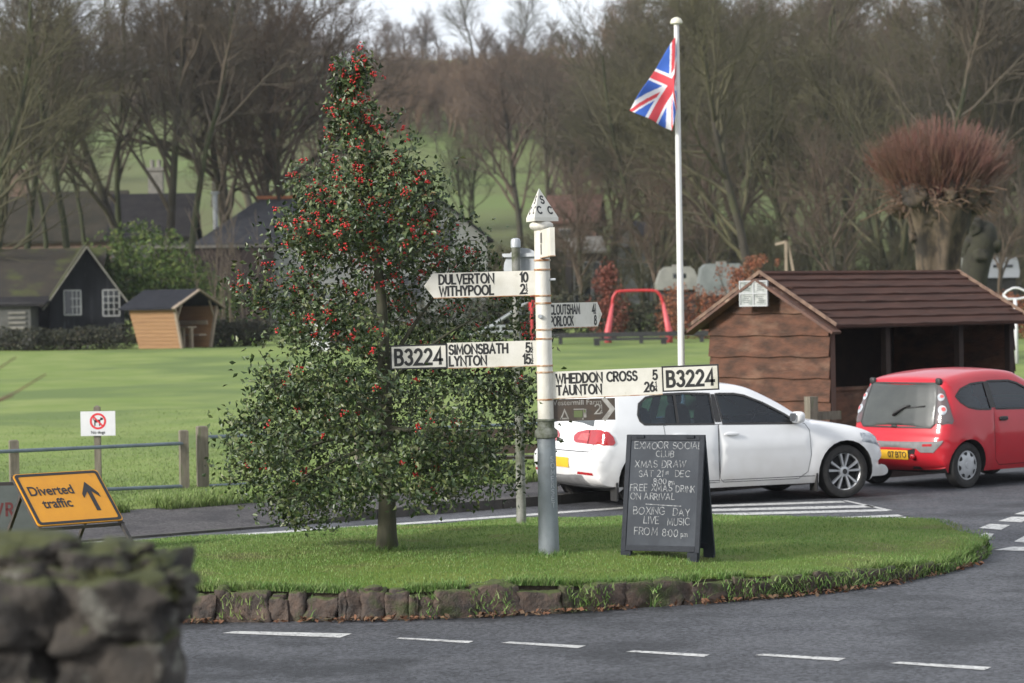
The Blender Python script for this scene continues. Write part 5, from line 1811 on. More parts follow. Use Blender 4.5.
for sg in (-1, 1):
    cf = rc.corner(sg, .12, 42)
    lm = rc.decal('tail_lamp', [(-.13, .815), (-.02, .79), (.11, .80), (.125, .84), (.085, 1.0), (.03, 1.20), (-.03, 1.27), (-.065, 1.265), (-.085, 1.08)], cf, .012, M_lampsmoke, step=.03)
    for z, r, cx in ((1.12, .040, -.012), (.965, .050, .0)):
        rc.decal('lamp_bowl', [(cx + r * math.cos(a), z + r * 1.12 * math.sin(a)) for a in np.linspace(0, 2 * math.pi, 20)[:-1]], cf, .018, M_lampclr, lm, step=.03)
        rc.decal('lamp_lens', [(cx + .012 + r * .5 * math.cos(a), z + .01 + r * .5 * math.sin(a)) for a in np.linspace(0, 2 * math.pi, 16)[:-1]], cf, .023, M_lampred2, lm, step=.03)
    b = MB(); p = pt(sg * .53, 1.315, .01); b.stone((p.x, p.y, p.z), (.06, .09, .09), 2, p=3, n=6, amp=0); b.build('hatch_hinge', M_trim, rc.root, True)
bi = rc.decal('bumper_insert', [(-.70, .55), (-.62, .455), (-.44, .455), (-.38, .50), (.38, .50), (.44, .455), (.62, .455), (.70, .55), (.72, .60), (-.72, .60)], fr, .014, M_greybump, step=.03)
for sg in (-1, 1):
    rc.decal('bumper_reflector', [(sg * .47, .525), (sg * .60, .53), (sg * .60, .56), (sg * .47, .555)], fr, .017, M_lampred, bi)
rc.decal('plate_recess', [(-.36, .355), (.36, .355), (.36, .495), (-.36, .495)], fr, .004, M_gap)
rc.decal('lower_bumper', [(-.40, .245), (.40, .245), (.40, .285), (-.40, .285)], fr, .012, M_trim, step=.03)
npl = rc.decal('number_plate', [(-.26, .365), (.26, .365), (.26, .475), (-.26, .475)], fr, .014, M_yellowpl)
b = MB()
def fnp(a, c, l):
    h, nr = rc.hit((-1.5, -a, c), (1, 0, 0)); return h - Vector((.0165 + l, 0, 0))
letter(b, '07 BTO', .235, .388, .066, .012, fnp, sx=.92, gap=1.2, align='r')
b.build('registration_lettering', M_black, npl)
b = MB(); p = pt(-.34, .40, .03); b.stone((p.x, p.y, p.z), (.05, .07, .07), 2, p=2.2, n=8, amp=0); b.build('fog_lamp', M_lampred, rc.root, True)
ff = rc.front()
rc.decal('windscreen', [(-.58, 1.03), (.58, 1.03), (.46, 1.37), (-.46, 1.37)], ff, .004, M_rearglass)
rc.seats((1.35, .72), .50, w=.42, ys=(-.33, .33))
rc.mirror(2.15, .97, M_trim)
b = MB(); b.stone((2.25, 0, .84), (.5, 1.2, .22), 5, p=4, n=6, amp=0); b.build('dashboard', M_seat, rc.root, True)
# ---------------------------------------------------------------- the wooden shelter behind the cars
M_plank = mat('red_brown_planks', (0.125, 0.060, 0.040), (0.055, 0.033, 0.025), scale=2.8, rough=.85, spec=.2, bump=.7, bscale=14, c3=(0.19, 0.115, 0.08), c3scale=1.1, c3lo=.54, c3hi=.74, stretch=(1, 1, 2.6))
M_roofs = mat('brown_roof_boards', (0.074, 0.036, 0.027), (0.044, 0.024, 0.019), scale=3, rough=.85, spec=.15, bump=.4, bscale=22, c3=(0.12, 0.075, 0.058), c3scale=5, c3lo=.62, c3hi=.74, stretch=(.5, 4, 4))
M_verge = mat('barge_board', (0.115, 0.055, 0.038), (0.080, 0.045, 0.035), scale=4, rough=.75, bump=.4, c3=(0.30, 0.22, 0.16), c3scale=5, c3lo=.6, c3hi=.72)
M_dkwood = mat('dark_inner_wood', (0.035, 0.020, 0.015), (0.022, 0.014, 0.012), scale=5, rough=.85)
M_edge = mat('pale_worn_edge', (0.20, 0.13, 0.09), (0.10, 0.06, 0.045), scale=9, rough=.8)
SB = R(40)                                              # long side runs away to the right
DS = 37.6
cs = at(832.5, 460, DS)                                 # near corner post
sh = thing('shelter', 'dark brown timber shelter with plank gable and shingled roof behind the cars', 'shelter', (cs.x, cs.y, gz(cs.x, cs.y)), SB)
sz = lambda px, py, D=DS: at(px, py, D).z - sh.location.z
GW, LW = 2.48, 4.12                                     # gable width (local +y), length (local +x)
EZ = sz(832, 328.5); RZ = sz(768, 275.5, DS + .6)
ov, gv = .27, .16                                       # eave and gable overhang
slope = (RZ - EZ) / (GW / 2 + ov)
# gable planks, each lapping the one below
gp2 = {0: MB(), LW: MB()}
z = 0.05
rr = random.Random(4)
k = 0
while z < RZ - .12:
    h = .335 * rr.uniform(.92, 1.08)
    zt2 = min(z + h, RZ - .05)
    for x0_, sg in ((0, -1), (LW, 1)):
        b = gp2[x0_]
        N = 10
        lo = [z + .012 * math.sin(j * 1.7 + k * 2.1 + x0_) for j in range(N + 1)]
        for j in range(N):
            y0, y1 = GW * j / N, GW * (j + 1) / N
            lim0 = EZ + slope * (ov + min(y0, GW - y0)) - .02; lim1 = EZ + slope * (ov + min(y1, GW - y1)) - .02
            a0, a1 = min(zt2 + .03, lim0), min(zt2 + .03, lim1)
            if a0 <= lo[j] and a1 <= lo[j + 1]: continue
            a0, a1 = max(a0, lo[j]), max(a1, lo[j + 1])
            b.v += [(x0_ + sg * .048, y0, lo[j]), (x0_ + sg * .048, y1, lo[j + 1]), (x0_ + sg * .006, y1, a1), (x0_ + sg * .006, y0, a0),
                    (x0_ - sg * .02, y0, lo[j]), (x0_ - sg * .02, y1, lo[j + 1]), (x0_ - sg * .02, y1, a1), (x0_ - sg * .02, y0, a0)]
            q = len(b.v) - 8
            fs = [(0, 1, 2, 3), (5, 4, 7, 6), (4, 5, 1, 0)]
            for f in fs: b.face([q + t for t in (f if sg > 0 else f[::-1])])
    z = zt2
    k += 1
for g_ in gp2.values(): g_.build('gable_planks', M_plank, sh)
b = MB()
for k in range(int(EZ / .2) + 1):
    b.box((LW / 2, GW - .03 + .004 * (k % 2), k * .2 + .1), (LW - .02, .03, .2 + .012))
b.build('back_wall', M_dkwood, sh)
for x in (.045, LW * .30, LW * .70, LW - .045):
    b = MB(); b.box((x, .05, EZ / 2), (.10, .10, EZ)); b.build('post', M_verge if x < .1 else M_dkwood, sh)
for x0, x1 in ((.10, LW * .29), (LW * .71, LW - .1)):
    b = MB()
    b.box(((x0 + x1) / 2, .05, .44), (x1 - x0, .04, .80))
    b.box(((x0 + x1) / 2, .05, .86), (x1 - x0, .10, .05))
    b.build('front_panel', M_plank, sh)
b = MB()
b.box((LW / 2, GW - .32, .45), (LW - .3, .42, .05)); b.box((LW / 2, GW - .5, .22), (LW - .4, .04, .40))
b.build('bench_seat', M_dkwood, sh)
# roof: lapped boards on both slopes
sl = math.hypot(GW / 2 + ov, RZ - EZ)
for sg in (-1, 1):
    b = MB()
    nb_ = 7
    for k in range(nb_):
        t0, t1 = k / nb_, (k + 1) / nb_ + .03
        t1 = min(t1, 1.0)
        def pr(t, lift):
            y = (-ov + t * (GW / 2 + ov)) if sg < 0 else (GW + ov - t * (GW / 2 + ov))
            return y, EZ + t * (RZ - EZ) + lift
        NX = 14
        xs_ = [-gv + (LW + 2 * gv) * i / NX for i in range(NX + 1)]
        for i in range(NX):
            w0, w1 = .006 * math.sin(i * 2.3 + k), .006 * math.sin((i + 1) * 2.3 + k)
            ya, za = pr(t0, .055); yb_, zb_ = pr(t1, .020); yc, zc_ = pr(t0, .015)
            b.poly([(xs_[i], ya, za + w0), (xs_[i + 1], ya, za + w1), (xs_[i + 1], yb_, zb_), (xs_[i], yb_, zb_)] if sg < 0 else [(xs_[i + 1], ya, za + w1), (xs_[i], ya, za + w0), (xs_[i], yb_, zb_), (xs_[i + 1], yb_, zb_)])
            q = [(xs_[i + 1], ya, za + w1), (xs_[i], ya, za + w0), (xs_[i], yc, zc_), (xs_[i + 1], yc, zc_)]
            b.poly(q if sg < 0 else q[::-1])
    ya, za = (-ov, EZ + .0) if sg < 0 else (GW + ov, EZ)
    b.poly([(-gv, ya, za), (-gv, GW / 2, RZ), (LW + gv, GW / 2, RZ), (LW + gv, ya, za)])
    b.build('roof_slope', M_roofs, sh)
b = MB(); b.tube([(-gv, GW / 2, RZ + .02), (LW + gv, GW / 2, RZ + .02)], .05, 6); b.build('ridge', M_roofs, sh)
for x in (-gv - .022, LW + gv + .022):
    for y0 in (-ov - .02, GW + ov + .02):
        b = MB(); b.bar((x, y0, EZ - .06), (x, GW / 2 - (.004 if y0 < 0 else -.004), RZ - .055), .04, .19, up=(1, 0, 0))
        o = b.build('barge_board', M_verge, sh)
        b = MB(); b.bar((x, y0, EZ + .055), (x, GW / 2, RZ + .06), .052, .012, up=(1, 0, 0))
        b.build('worn_edge', M_edge, o)
# notice board on the gable
M_nb = mat('notice_paper', (0.36, 0.37, 0.36), (0.20, 0.22, 0.21), scale=9, rough=.6, lo=.4, hi=.6)
M_nbf = mat('notice_frame', (0.40, 0.41, 0.42), rough=.5, metal=.3)
M_scribble = mat('faded_print', (0.12, 0.13, 0.13), rough=.7)
Rm = Matrix.Rotation(-SB, 3, 'Z')
co, rd = Rm @ (CAM - Vector((cs.x, cs.y, sh.location.z))), Rm @ ray(754.5, 293.5)
lc = co + rd * ((-gv - .085 - co.x) / rd.x)
wpos = Vector((cs.x, cs.y, sh.location.z)) + Matrix.Rotation(SB, 3, 'Z') @ Vector((-gv - .085, lc.y, lc.z))
no = thing('notice_board', 'small pale framed notice board with faded papers on the shelter gable', 'notice board', wpos, SB)
b = MB(); b.box((0, 0, 0), (.03, .56, .36)); bk = b.build('backing', M_nb, no)
b = MB()
for y in (-.28, 0, .28): b.box((-.02, y, 0), (.02, .022, .37))
for z in (-.18, .0, .18): b.box((-.0215, 0, z), (.02, .58, .022))
b.build('frame', M_nbf, no)
b = MB()
rr = random.Random(6)
for cy in (-.14, .14):
    for cz in (-.09, .09):
        for k in range(4):
            b.box((-.0165, cy + rr.uniform(-.03, .03), cz + .045 - k * .028), (.003, rr.uniform(.08, .17), .012))
b.build('faded_print', M_scribble, bk)
# timber stump and rail at the near corner
b = MB(); b.box((0, 0, .45), (.14, .14, .9)); b.box((.28, .03, .62), (.5, .05, .12))
p = at(812, 458, DS - .9)
o = b.build('gate_post', M_fpost, loc=(p.x, p.y, gz(p.x, p.y) - .05))
o.rotation_euler = (0, 0, R(30))
tag(o, 'short grey timber post with a rail at the shelter corner by the car bonnet', 'post')
# ---------------------------------------------------------------- buildings and play things across the field
M_tar = mat('black_barn_boards', (0.007, 0.0075, 0.009), (0.015, 0.016, 0.020), scale=1.2, rough=.8, bump=.3, c3=(0.06, 0.063, 0.072), c3scale=1.6, c3lo=.60, c3hi=.78, stretch=(3, 3, .4), spec=.15)
M_mossroof = mat('mossy_brown_roof', (0.034, 0.027, 0.018), (0.022, 0.019, 0.014), scale=1.5, rough=.95, bump=.6, bscale=9, c3=(0.055, 0.065, 0.014), c3scale=.6, c3lo=.46, c3hi=.6)
M_slate = mat('grey_slate', (0.080, 0.080, 0.088), (0.052, 0.053, 0.060), scale=2.2, rough=.75, spec=.2, bump=.3, bscale=8)
M_dslate = mat('dark_slate', (0.018, 0.017, 0.019), (0.030, 0.028, 0.028), scale=2, rough=.9, spec=.1, bump=.3)
M_brownroof = mat('brown_sheet_roof', (0.030, 0.023, 0.020), (0.042, 0.032, 0.028), scale=.8, rough=.95, spec=.1)
M_oldroof = mat('pale_mossy_roof', (0.045, 0.039, 0.030), (0.028, 0.027, 0.021), scale=1.2, rough=.95, spec=.1)
M_redtile = mat('red_clay_tiles', (0.115, 0.052, 0.036), (0.085, 0.045, 0.034), scale=2.5, rough=.85)
M_orange = mat('orange_ridge_tile', (0.46, 0.17, 0.08), (0.36, 0.14, 0.07), scale=3, rough=.8)
M_render = mat('white_render', (0.40, 0.40, 0.38), (0.30, 0.30, 0.29), scale=1, rough=.9)
M_greywall = mat('grey_blockwork', (0.10, 0.098, 0.092), (0.07, 0.07, 0.065), scale=2, rough=.9)
M_brickw = mat('brown_brick', (0.16, 0.10, 0.075), (0.11, 0.08, 0.06), scale=3, rough=.9)
M_wframe = mat('white_window_frame', (0.30, 0.30, 0.30), rough=.6)
M_pane = mat('window_pane', (0.020, 0.023, 0.026), rough=.1, coat=.5)
M_conc = mat('pale_ridge', (0.22, 0.205, 0.18), (0.15, 0.145, 0.125), scale=3, rough=.9)
M_orangewood = mat('new_orange_cladding', (0.30, 0.165, 0.072), (0.22, 0.115, 0.050), scale=2.2, rough=.7, stretch=(.4, .4, 9))
M_felt = mat('black_roof_felt', (0.014, 0.015, 0.019), (0.022, 0.023, 0.028), scale=4, rough=.9, spec=.15)
M_palewood = mat('pale_timber', (0.30, 0.235, 0.175), (0.23, 0.18, 0.135), scale=5, rough=.8)

def window(parent, fn, a0, a1, c0, c1, nx=2, ny=3, d=.05):
    """framed window on the wall surface fn(a, c, out)"""
    b = MB()
    t = .055
    for k in range(nx + 1):
        a = a0 + (a1 - a0) * k / nx; w = t if k in (0, nx) else .035
        b.prism([(a - w / 2, c0), (a + w / 2, c0), (a + w / 2, c1), (a - w / 2, c1)], fn, -.02, d)
    for k in range(ny + 1):
        c = c0 + (c1 - c0) * k / ny; w = t if k in (0, ny) else .035
        b.prism([(a0, c - w / 2), (a1, c - w / 2), (a1, c + w / 2), (a0, c + w / 2)], fn, -.018, d * .96)
    o = b.build('window', M_wframe, parent)
    b = MB(); b.prism([(a0, c0), (a1, c0), (a1, c1), (a0, c1)], fn, -.015, .012)
    b.build('pane', M_pane, o)
    return o

def gable_house(name, label, cat, loc, rz, L, W, eave, ridge, wall_m, roof_m, ov=.25, verge=None, group=None, wall_drop=.6, hip=0.0):
    """local: x along the ridge 0..L, y 0..W; the gable at x=0 and x=L"""
    t = thing(name, label, cat, loc, rz, group)
    b = MB()
    for x0 in (0, L):
        P = [(x0, 0, -wall_drop), (x0, W, -wall_drop), (x0, W, eave), (x0, W / 2, eave if (hip and not x0) else ridge), (x0, 0, eave)]
        b.poly(P if x0 else P[::-1])
    b.poly([(0, 0, -wall_drop), (L, 0, -wall_drop), (L, 0, eave), (0, 0, eave)])
    b.poly([(L, W, -wall_drop), (0, W, -wall_drop), (0, W, eave), (L, W, eave)])
    b.build('wall', wall_m, t)
    sl = (ridge - eave) / (W / 2)
    rt = .12
    b = MB()
    for sg in (-1, 1):
        y0 = -ov if sg < 0 else W + ov
        ze = eave - ov * sl
        P = [(-ov, y0, ze + .02), (L + ov, y0, ze + .02), (L + ov, W / 2, ridge + .02), (-ov, W / 2, ridge + .02)]
        if hip: P[3] = (hip, W / 2, ridge + .02)
        Q = [(x, y, z + rt) for x, y, z in P]
        b0 = len(b.v); b.v += P + Q
        fs = [(3, 2, 1, 0), (4, 5, 6, 7), (0, 1, 5, 4), (1, 2, 6, 5), (2, 3, 7, 6), (3, 0, 4, 7)]
        for f in fs: b.face([b0 + k for k in (f if sg < 0 else f[::-1])])
    if hip:
        ze = eave - ov * sl + .02 + rt
        b.poly([(-ov, W + ov, ze), (-ov, -ov, ze), (hip, W / 2, ridge + .02 + rt)])
    rf = b.build('roof', roof_m, t)
    if verge:
        for x in (-ov - .03, L + ov + .03):
            for y0 in (-ov, W + ov):
                b = MB(); b.bar((x, y0, eave - ov * sl + .02), (x, W / 2, ridge + .02), .05, .26, up=(1, 0, 0)); b.build('barge_board', verge, rf)
    return t, rf

# the black barn: gable towards us, roof running away to the left
DB = 106.0
sb = DB / F_PX
bl, brr = at(50, 335, DB), at(122, 335, DB)
bz0 = gz(bl.x, DB)
zz = lambda px, py, D=DB: at(px, py, D).z
Wb = (brr.x - bl.x) / math.cos(R(12))
barn, _ = gable_house('barn', 'black boarded barn with mossy roof and two white gable windows at the left', 'barn', (brr.x, brr.y + .8, bz0), R(90 + 12) , 9.0, Wb, zz(50, 300) - bz0, zz(87, 247) - bz0, M_tar, M_mossroof, ov=.3, verge=M_conc)
# gable x=0 plane faces -x local = towards the viewer; y runs to the left
fnb = lambda a, c, d: (-d, a, c)
sy = lambda px: (at(px, 300, DB).x - brr.x) / -math.cos(R(12))
for (p0, p1, y0, y1) in ((63, 79, 315, 290.5), (100.5, 116.5, 316, 290)):
    window(barn, fnb, sy(p1), sy(p0), zz(p0, y0) - bz0, zz(p0, y1) - bz0, 3 if p0 > 90 else 4, 3 if p0 < 90 else 4)
b = MB(); b.prism([(sy(69), zz(66, 314) - bz0), (sy(63.5), zz(66, 314) - bz0), (sy(63.5), zz(66, 291) - bz0), (sy(69), zz(66, 291) - bz0)], fnb, .03, .065); b.build('open_casement', M_pane, barn)
# barn body to the left: long moss roof seen broadside
p0, p1 = at(-60, 335, DB + 1.5), at(62, 335, DB + 1.5)
wing, _ = gable_house('barn', 'long low barn wing with brown mossy roof running left from the black barn', 'barn', (p0.x, p0.y, bz0), R(2), p1.x - p0.x + 1.2, 7.0, zz(20, 303) - bz0, zz(20, 249) - bz0, M_tar, M_mossroof, ov=.3)
p0, p1 = at(-30, 335, DB - 1.2), at(31, 335, DB - 1.2)
b = MB(); hh = zz(10, 303, DB - 1.2) - bz0
b.box(((p1.x - p0.x) / 2, .9, hh / 2 - .2), (p1.x - p0.x, 1.8, hh + .4))
lt = thing('outbuilding', 'pale grey lean-to with a slatted vent under the barn eaves at far left', 'outbuilding', (p0.x, p0.y, bz0))
b.build('wall', M_greywall, lt)
b = MB(); b.box(((p1.x - p0.x) / 2 + .2, .9, hh + .06), (p1.x - p0.x + .8, 2.2, .10), Matrix.Rotation(R(8), 3, 'X')); b.build('roof', M_dslate, lt)
b = MB()
for k in range(4): b.box((p1.x - p0.x - .55, -.03, hh * .42 + k * .2), (.7, .06, .09))
b.build('vent', M_conc, lt)

# tapered wooden play hut, open end to the right
DH = 97.5
hz = gz(at(174, 346, DH).x, DH)
hr = at(202, 347, DH)
hr = at(180.6, 347, DH)
hut = thing('play_hut', 'orange clad play hut with black roof and leaning walls on the far field edge', 'hut', (hr.x, hr.y, hz), R(-30))
uz = lambda py: (347 - py) / 26.7
eh, rh = uz(305), uz(290)
LH, WH, SPL = 1.95, 1.85, .42                             # long wall along -x, walls splay outwards to the eaves
def wall_row(fn, N=11):
    b = MB()
    for k in range(N):
        z0, z1 = eh * k / N, eh * (k + 1) / N
        for (a, c) in ((0, 1),):
            p = [fn(a, z0, .025), fn(c, z0, .025), fn(c, z1, 0), fn(a, z1, 0), fn(a, z0, -.05), fn(c, z0, -.05), fn(c, z1, -.05), fn(a, z1, -.05)]
            b0 = len(b.v); b.v += p
            for f in ((0, 1, 2, 3), (5, 4, 7, 6), (4, 5, 1, 0), (3, 2, 6, 7), (0, 3, 7, 4), (1, 5, 6, 2)): b.face([b0 + q for q in f])
    return b
wall_row(lambda a, z, o: (-LH + a * LH - .10 * z * (1 - a), -SPL * z / eh - o, z)).build('front_cladding', M_orangewood, hut)
wall_row(lambda a, z, o: (-a * LH - .10 * z * a, WH + SPL * z / eh + o, z)).build('back_cladding', M_orangewood, hut)
b = MB()
P = [(-LH, 0, 0), (-LH, WH, 0), (-LH - .10 * eh, WH + SPL, eh), (-LH - .10 * eh, WH / 2, rh), (-LH - .10 * eh, -SPL, eh)]
b.poly(P[::-1]); b.poly([(x + .05, y, z) for x, y, z in P]); b.build('end_cladding', M_orangewood, hut)
b = MB()
for sg in (-1, 1):
    y0 = -SPL - .22 if sg < 0 else WH + SPL + .22
    P = [(-LH - .45, y0, eh - .12), (.16, y0, eh - .12), (.16, WH / 2, rh + .02), (-LH - .45, WH / 2, rh + .02)]
    b0 = len(b.v); b.v += P + [(x, y, z + .07) for x, y, z in P]
    for f in [(3, 2, 1, 0), (4, 5, 6, 7), (0, 1, 5, 4), (1, 2, 6, 5), (2, 3, 7, 6), (3, 0, 4, 7)]: b.face([b0 + k for k in (f if sg < 0 else f[::-1])])
b.build('roof', M_felt, hut)
for y0 in (-SPL - .24, WH + SPL + .24):
    b = MB(); b.bar((.20, y0, eh - .08), (.20, WH / 2, rh + .05), .05, .17, up=(1, 0, 0)); b.build('barge_board', M_palewood, hut)
for y0, sg in ((.03, -1), (WH - .03, 1)):
    b = MB(); b.bar((.04, y0, 0), (.04, y0 + sg * SPL, eh), .10, .10)
    b.bar((.05, y0 + sg * SPL * .68, eh * .68), (.05, y0 + sg * (SPL - .5), eh + .26), .06, .05); b.build('post', M_palewood, hut)
b = MB(); b.box((-.9, WH - .3, .48), (1.6, .45, .06)); b.box((-.9, WH - .02, .95), (1.6, .05, .16)); b.build('bench_seat', M_palewood, hut)
b = MB(); b.box((-.5, WH / 2 - .1, .78), (.9, .5, .06))
for x in (-.12, -.5): b.box((x, WH / 2 - .1, .37), (.12, .12, .76))
b.build('table', M_palewood, hut)

# low barn with brown sheet roof and pale ridge behind the bush
DL = 124.0
p0, p1 = at(150, 330, DL), at(262, 330, DL)
lz = gz(p0.x, DL)
lb, rf = gable_house('barn', 'long low barn with brown sheet roof and pale ridge behind the play hut', 'barn', (p0.x, p0.y, lz), R(-1), p1.x - p0.x, 7.5, at(200, 298, DL).z - lz, at(200, 249, DL).z - lz, M_dkwood, M_brownroof, ov=.3)
b = MB(); hr_ = at(200, 249, DL).z - lz; b.box(((p1.x - p0.x) / 2, 3.75, hr_ + .2), (p1.x - p0.x + .5, .5, .14)); b.build('ridge', M_conc, rf)
# dark steep roof further back, and the pale old roof to its left
DK = 140.0
p0, p1 = at(112, 300, DK), at(190, 300, DK)
kz_ = gz(p0.x, DK)
gable_house('house', 'house with a steep dark slate roof behind the evergreen bush', 'house', (p0.x, p0.y, kz_), R(3), p1.x - p0.x, 7, at(150, 236, DK).z - kz_, at(150, 193, DK).z - kz_, M_greywall, M_dslate)
p0, p1 = at(-30, 300, DK + 6), at(116, 300, DK + 6)
oh, rf = gable_house('house', 'old house with a long pale mossy roof and brick chimney beyond the black barn', 'house', (p0.x, p0.y, kz_), R(-2), p1.x - p0.x, 7, at(60, 240, DK + 6).z - kz_, at(60, 191, DK + 6).z - kz_, M_brickw, M_oldroof)
q = at(18, 184, DK + 10)
b = MB(); b.box((q.x - p0.x, 3.5, q.z - kz_ - .3), (1.1, .7, 2.2)); b.build('chimney', M_brickw, rf)
# pale stone chimney above the dark roof
q = at(156, 182, DK + 12); z1 = at(156, 160, DK + 12).z
b = MB(); b.box((0, 0, 1.6), (.85, .6, 6.0)); b.box((0, 0, 4.65), (1.0, .75, .2)); b.tube([(-.2, 0, 4.7), (-.2, 0, 5.2)], .13, 8); b.tube([(.2, 0, 4.7), (.2, 0, 5.2)], .13, 8)
o = b.build('chimney_house', M_conc, loc=(q.x, q.y, z1 - 5.2))
tag(o, 'pale square chimney stack rising behind the dark slate roof', 'chimney')
q = at(216, 246, DL + 6); q2 = at(215, 194, DL + 6)
b = MB(); b.tube([(0, 0, -1.5), (0, 0, q2.z - q.z)], .13, 10); b.tube([(0, 0, q2.z - q.z), (0, 0, q2.z - q.z + .12)], .22, 10)
o = b.build('flue_pipe', M_galv, loc=(q.x, q.y, q.z)); tag(o, 'grey metal flue pipe standing above the low brown barn roof', 'flue')

# white house with grey slate roof behind the holly
DWH = 128.0
p0, p1 = at(196, 300, DWH), at(400, 300, DWH)
wz0 = gz(p0.x, DWH)
wh, rf = gable_house('house', 'white house with grey slate roof and orange ridge tiles behind the holly tree', 'house', (p0.x + .2, p0.y, wz0), R(-4), p1.x - p0.x, 8, at(240, 243, DWH).z - wz0, at(250, 201.5, DWH + 4).z - wz0, M_render, M_slate, hip=2.4)
hr_ = at(250, 201.5, DWH + 4).z - wz0
b = MB()
for k in range(24): b.box((2.4 + k * .38, 4, hr_ + .17), (.40, .34, .16))
b.build('ridge_tiles', M_orange, rf)
# white gable wing facing us
q0, q1 = at(392, 300, DWH - 3), at(488, 300, DWH - 3)
wg, rf = gable_house('house', 'white gabled wing with dark slate roof showing through the right of the holly', 'house', (q1.x, q1.y, wz0), R(90 + 6), 9, (q1.x - q0.x) , at(484, 238, DWH - 3).z - wz0, at(444, 200, DWH - 3).z - wz0, M_render, M_dslate, ov=.3, verge=M_dslate)
fw_ = lambda a, c, d: (-d, a, c)
window(wg, fw_, 1.6, 2.7, 3.6, 4.8, 2, 3); window(wg, fw_, 3.2, 4.3, 1.0, 2.3, 2, 3)
# red-tiled house, white cottage and pale shed in the trees on the right
DR = 165.0
p0, p1 = at(548, 290, DR), at(597, 290, DR)
rz0 = gz(p0.x, DR)
rh_, rf = gable_house('house', 'brick house with red tiled roof half hidden in trees above the fingerpost cap', 'house', (p0.x, p0.y, rz0), R(-6), p1.x - p0.x, 7, at(570, 222, DR).z - rz0, at(570, 197, DR + 3.5).z - rz0, M_brickw, M_redtile)
fr_ = lambda a, c, d: (a, -d, c)
window(rh_, fr_, .8, 1.8, at(570, 240, DR).z - rz0, at(570, 229, DR).z - rz0, 2, 2)
DC = 150.0
p0, p1 = at(614, 290, DC), at(642, 290, DC)
cz0 = gz(p0.x, DC)
ct, rf = gable_house('house', 'white cottage end with slate roof among trees right of the fingerpost', 'house', (p1.x, p1.y, cz0), R(90 - 12), 8, (p1.x - p0.x), at(630, 236, DC).z - cz0, at(630, 221, DC).z - cz0, M_render, M_slate, ov=.2)
window(ct, fw_, .35, .95, at(630, 256, DC).z - cz0, at(630, 246, DC).z - cz0, 2, 3)
p0, p1 = at(572, 290, 132), at(603, 290, 132)
s0 = gz(p0.x, 132)
sd_, rf = gable_house('shed', 'glass fronted shed with pale roof in the trees right of the fingerpost', 'shed', (p0.x, p0.y, s0), R(4), p1.x - p0.x, 4, at(590, 252, 132).z - s0, at(590, 239, 134).z - s0, M_dkwood, M_conc, ov=.2)
for k in range(3): window(sd_, fr_, .12 + k * .48, .50 + k * .48, .4, at(590, 262, 132).z - s0, 1, 2)

# pale caravan and curved-roof caravan behind the copper hedge
def caravan(label, x0, x1, y0, y1, D, m, skew=.3, name='caravan', win=True):
    a, c = at(x0, y1, D), at(x1, y1, D)
    t = thing(name, label, 'caravan', (a.x, a.y, gz(a.x, D)))
    zb_, zt3 = a.z - t.location.z, at(x0, y0, D).z - t.location.z
    w = c.x - a.x
    prof = [(0, zb_ + .25), (0.04, zb_), (w - .04, zb_), (w, zb_ + .25), (w - skew * .5, zt3 - .15), (w - skew * .9, zt3), (skew * .9, zt3), (skew * .45, zt3 - .15)]
    b = MB(); b.prism(prof, lambda p, q, d: (p, d, q), 2.0, 0)
    body = b.build('body', m, t)
    if win:
        b = MB()
        for k in range(2):
            p = skew + .25 + k * (w - 2 * skew - .2) / 2
            b.prism([(p, zb_ + (zt3 - zb_) * .5), (p + (w - 2 * skew) / 2 - .3, zb_ + (zt3 - zb_) * .5), (p + (w - 2 * skew) / 2 - .3, zt3 - .3), (p, zt3 - .3)], lambda p, q, d: (p, d, q), .0, -.02)
        b.build('window', M_pane, t)
    b = MB()
    for p in (w * .4, w * .6):
        b.lathe([(.30, -.09), (.30, .09)], 16, Matrix.Translation((p, .15, .3)) @ Matrix.Rotation(R(90), 4, 'X'))
    b.box((w / 2, .9, zb_ / 2 + .1), (w * .8, 1.5, max(.1, zb_ - .1)))
    b.build('wheels', M_tyre, t)
    b = MB(); b.box((w / 2, 1.0, zt3 + .05), (.4, .4, .1)); b.build('roof_vent', M_conc, t)
    return t
M_cara = mat('weathered_caravan', (0.20, 0.215, 0.21), (0.12, 0.135, 0.13), scale=1.4, rough=.6)
M_cara2 = mat('cream_caravan', (0.27, 0.265, 0.235), (0.18, 0.18, 0.165), scale=1.4, rough=.6)
M_van = mat('lilac_white_van', (0.46, 0.47, 0.54), (0.40, 0.41, 0.47), scale=2, rough=.5)
caravan('grey green old caravan left of the shelter gable behind the copper hedge', 699, 748, 264, 296, 104, M_cara, .35, win=False)
caravan('cream round topped caravan behind the flagpole', 657, 700, 267, 290, 112, M_cara2, .45)
caravan('pale lilac van parked beyond the shelter roof at the right edge', 984, 1020, 258, 278, 112, M_van, .15, name='van')
caravan('small white trailer with blue top beside the pollard trunk', 951, 968, 258, 272, 114, M_cara2, .12, name='trailer', win=False)

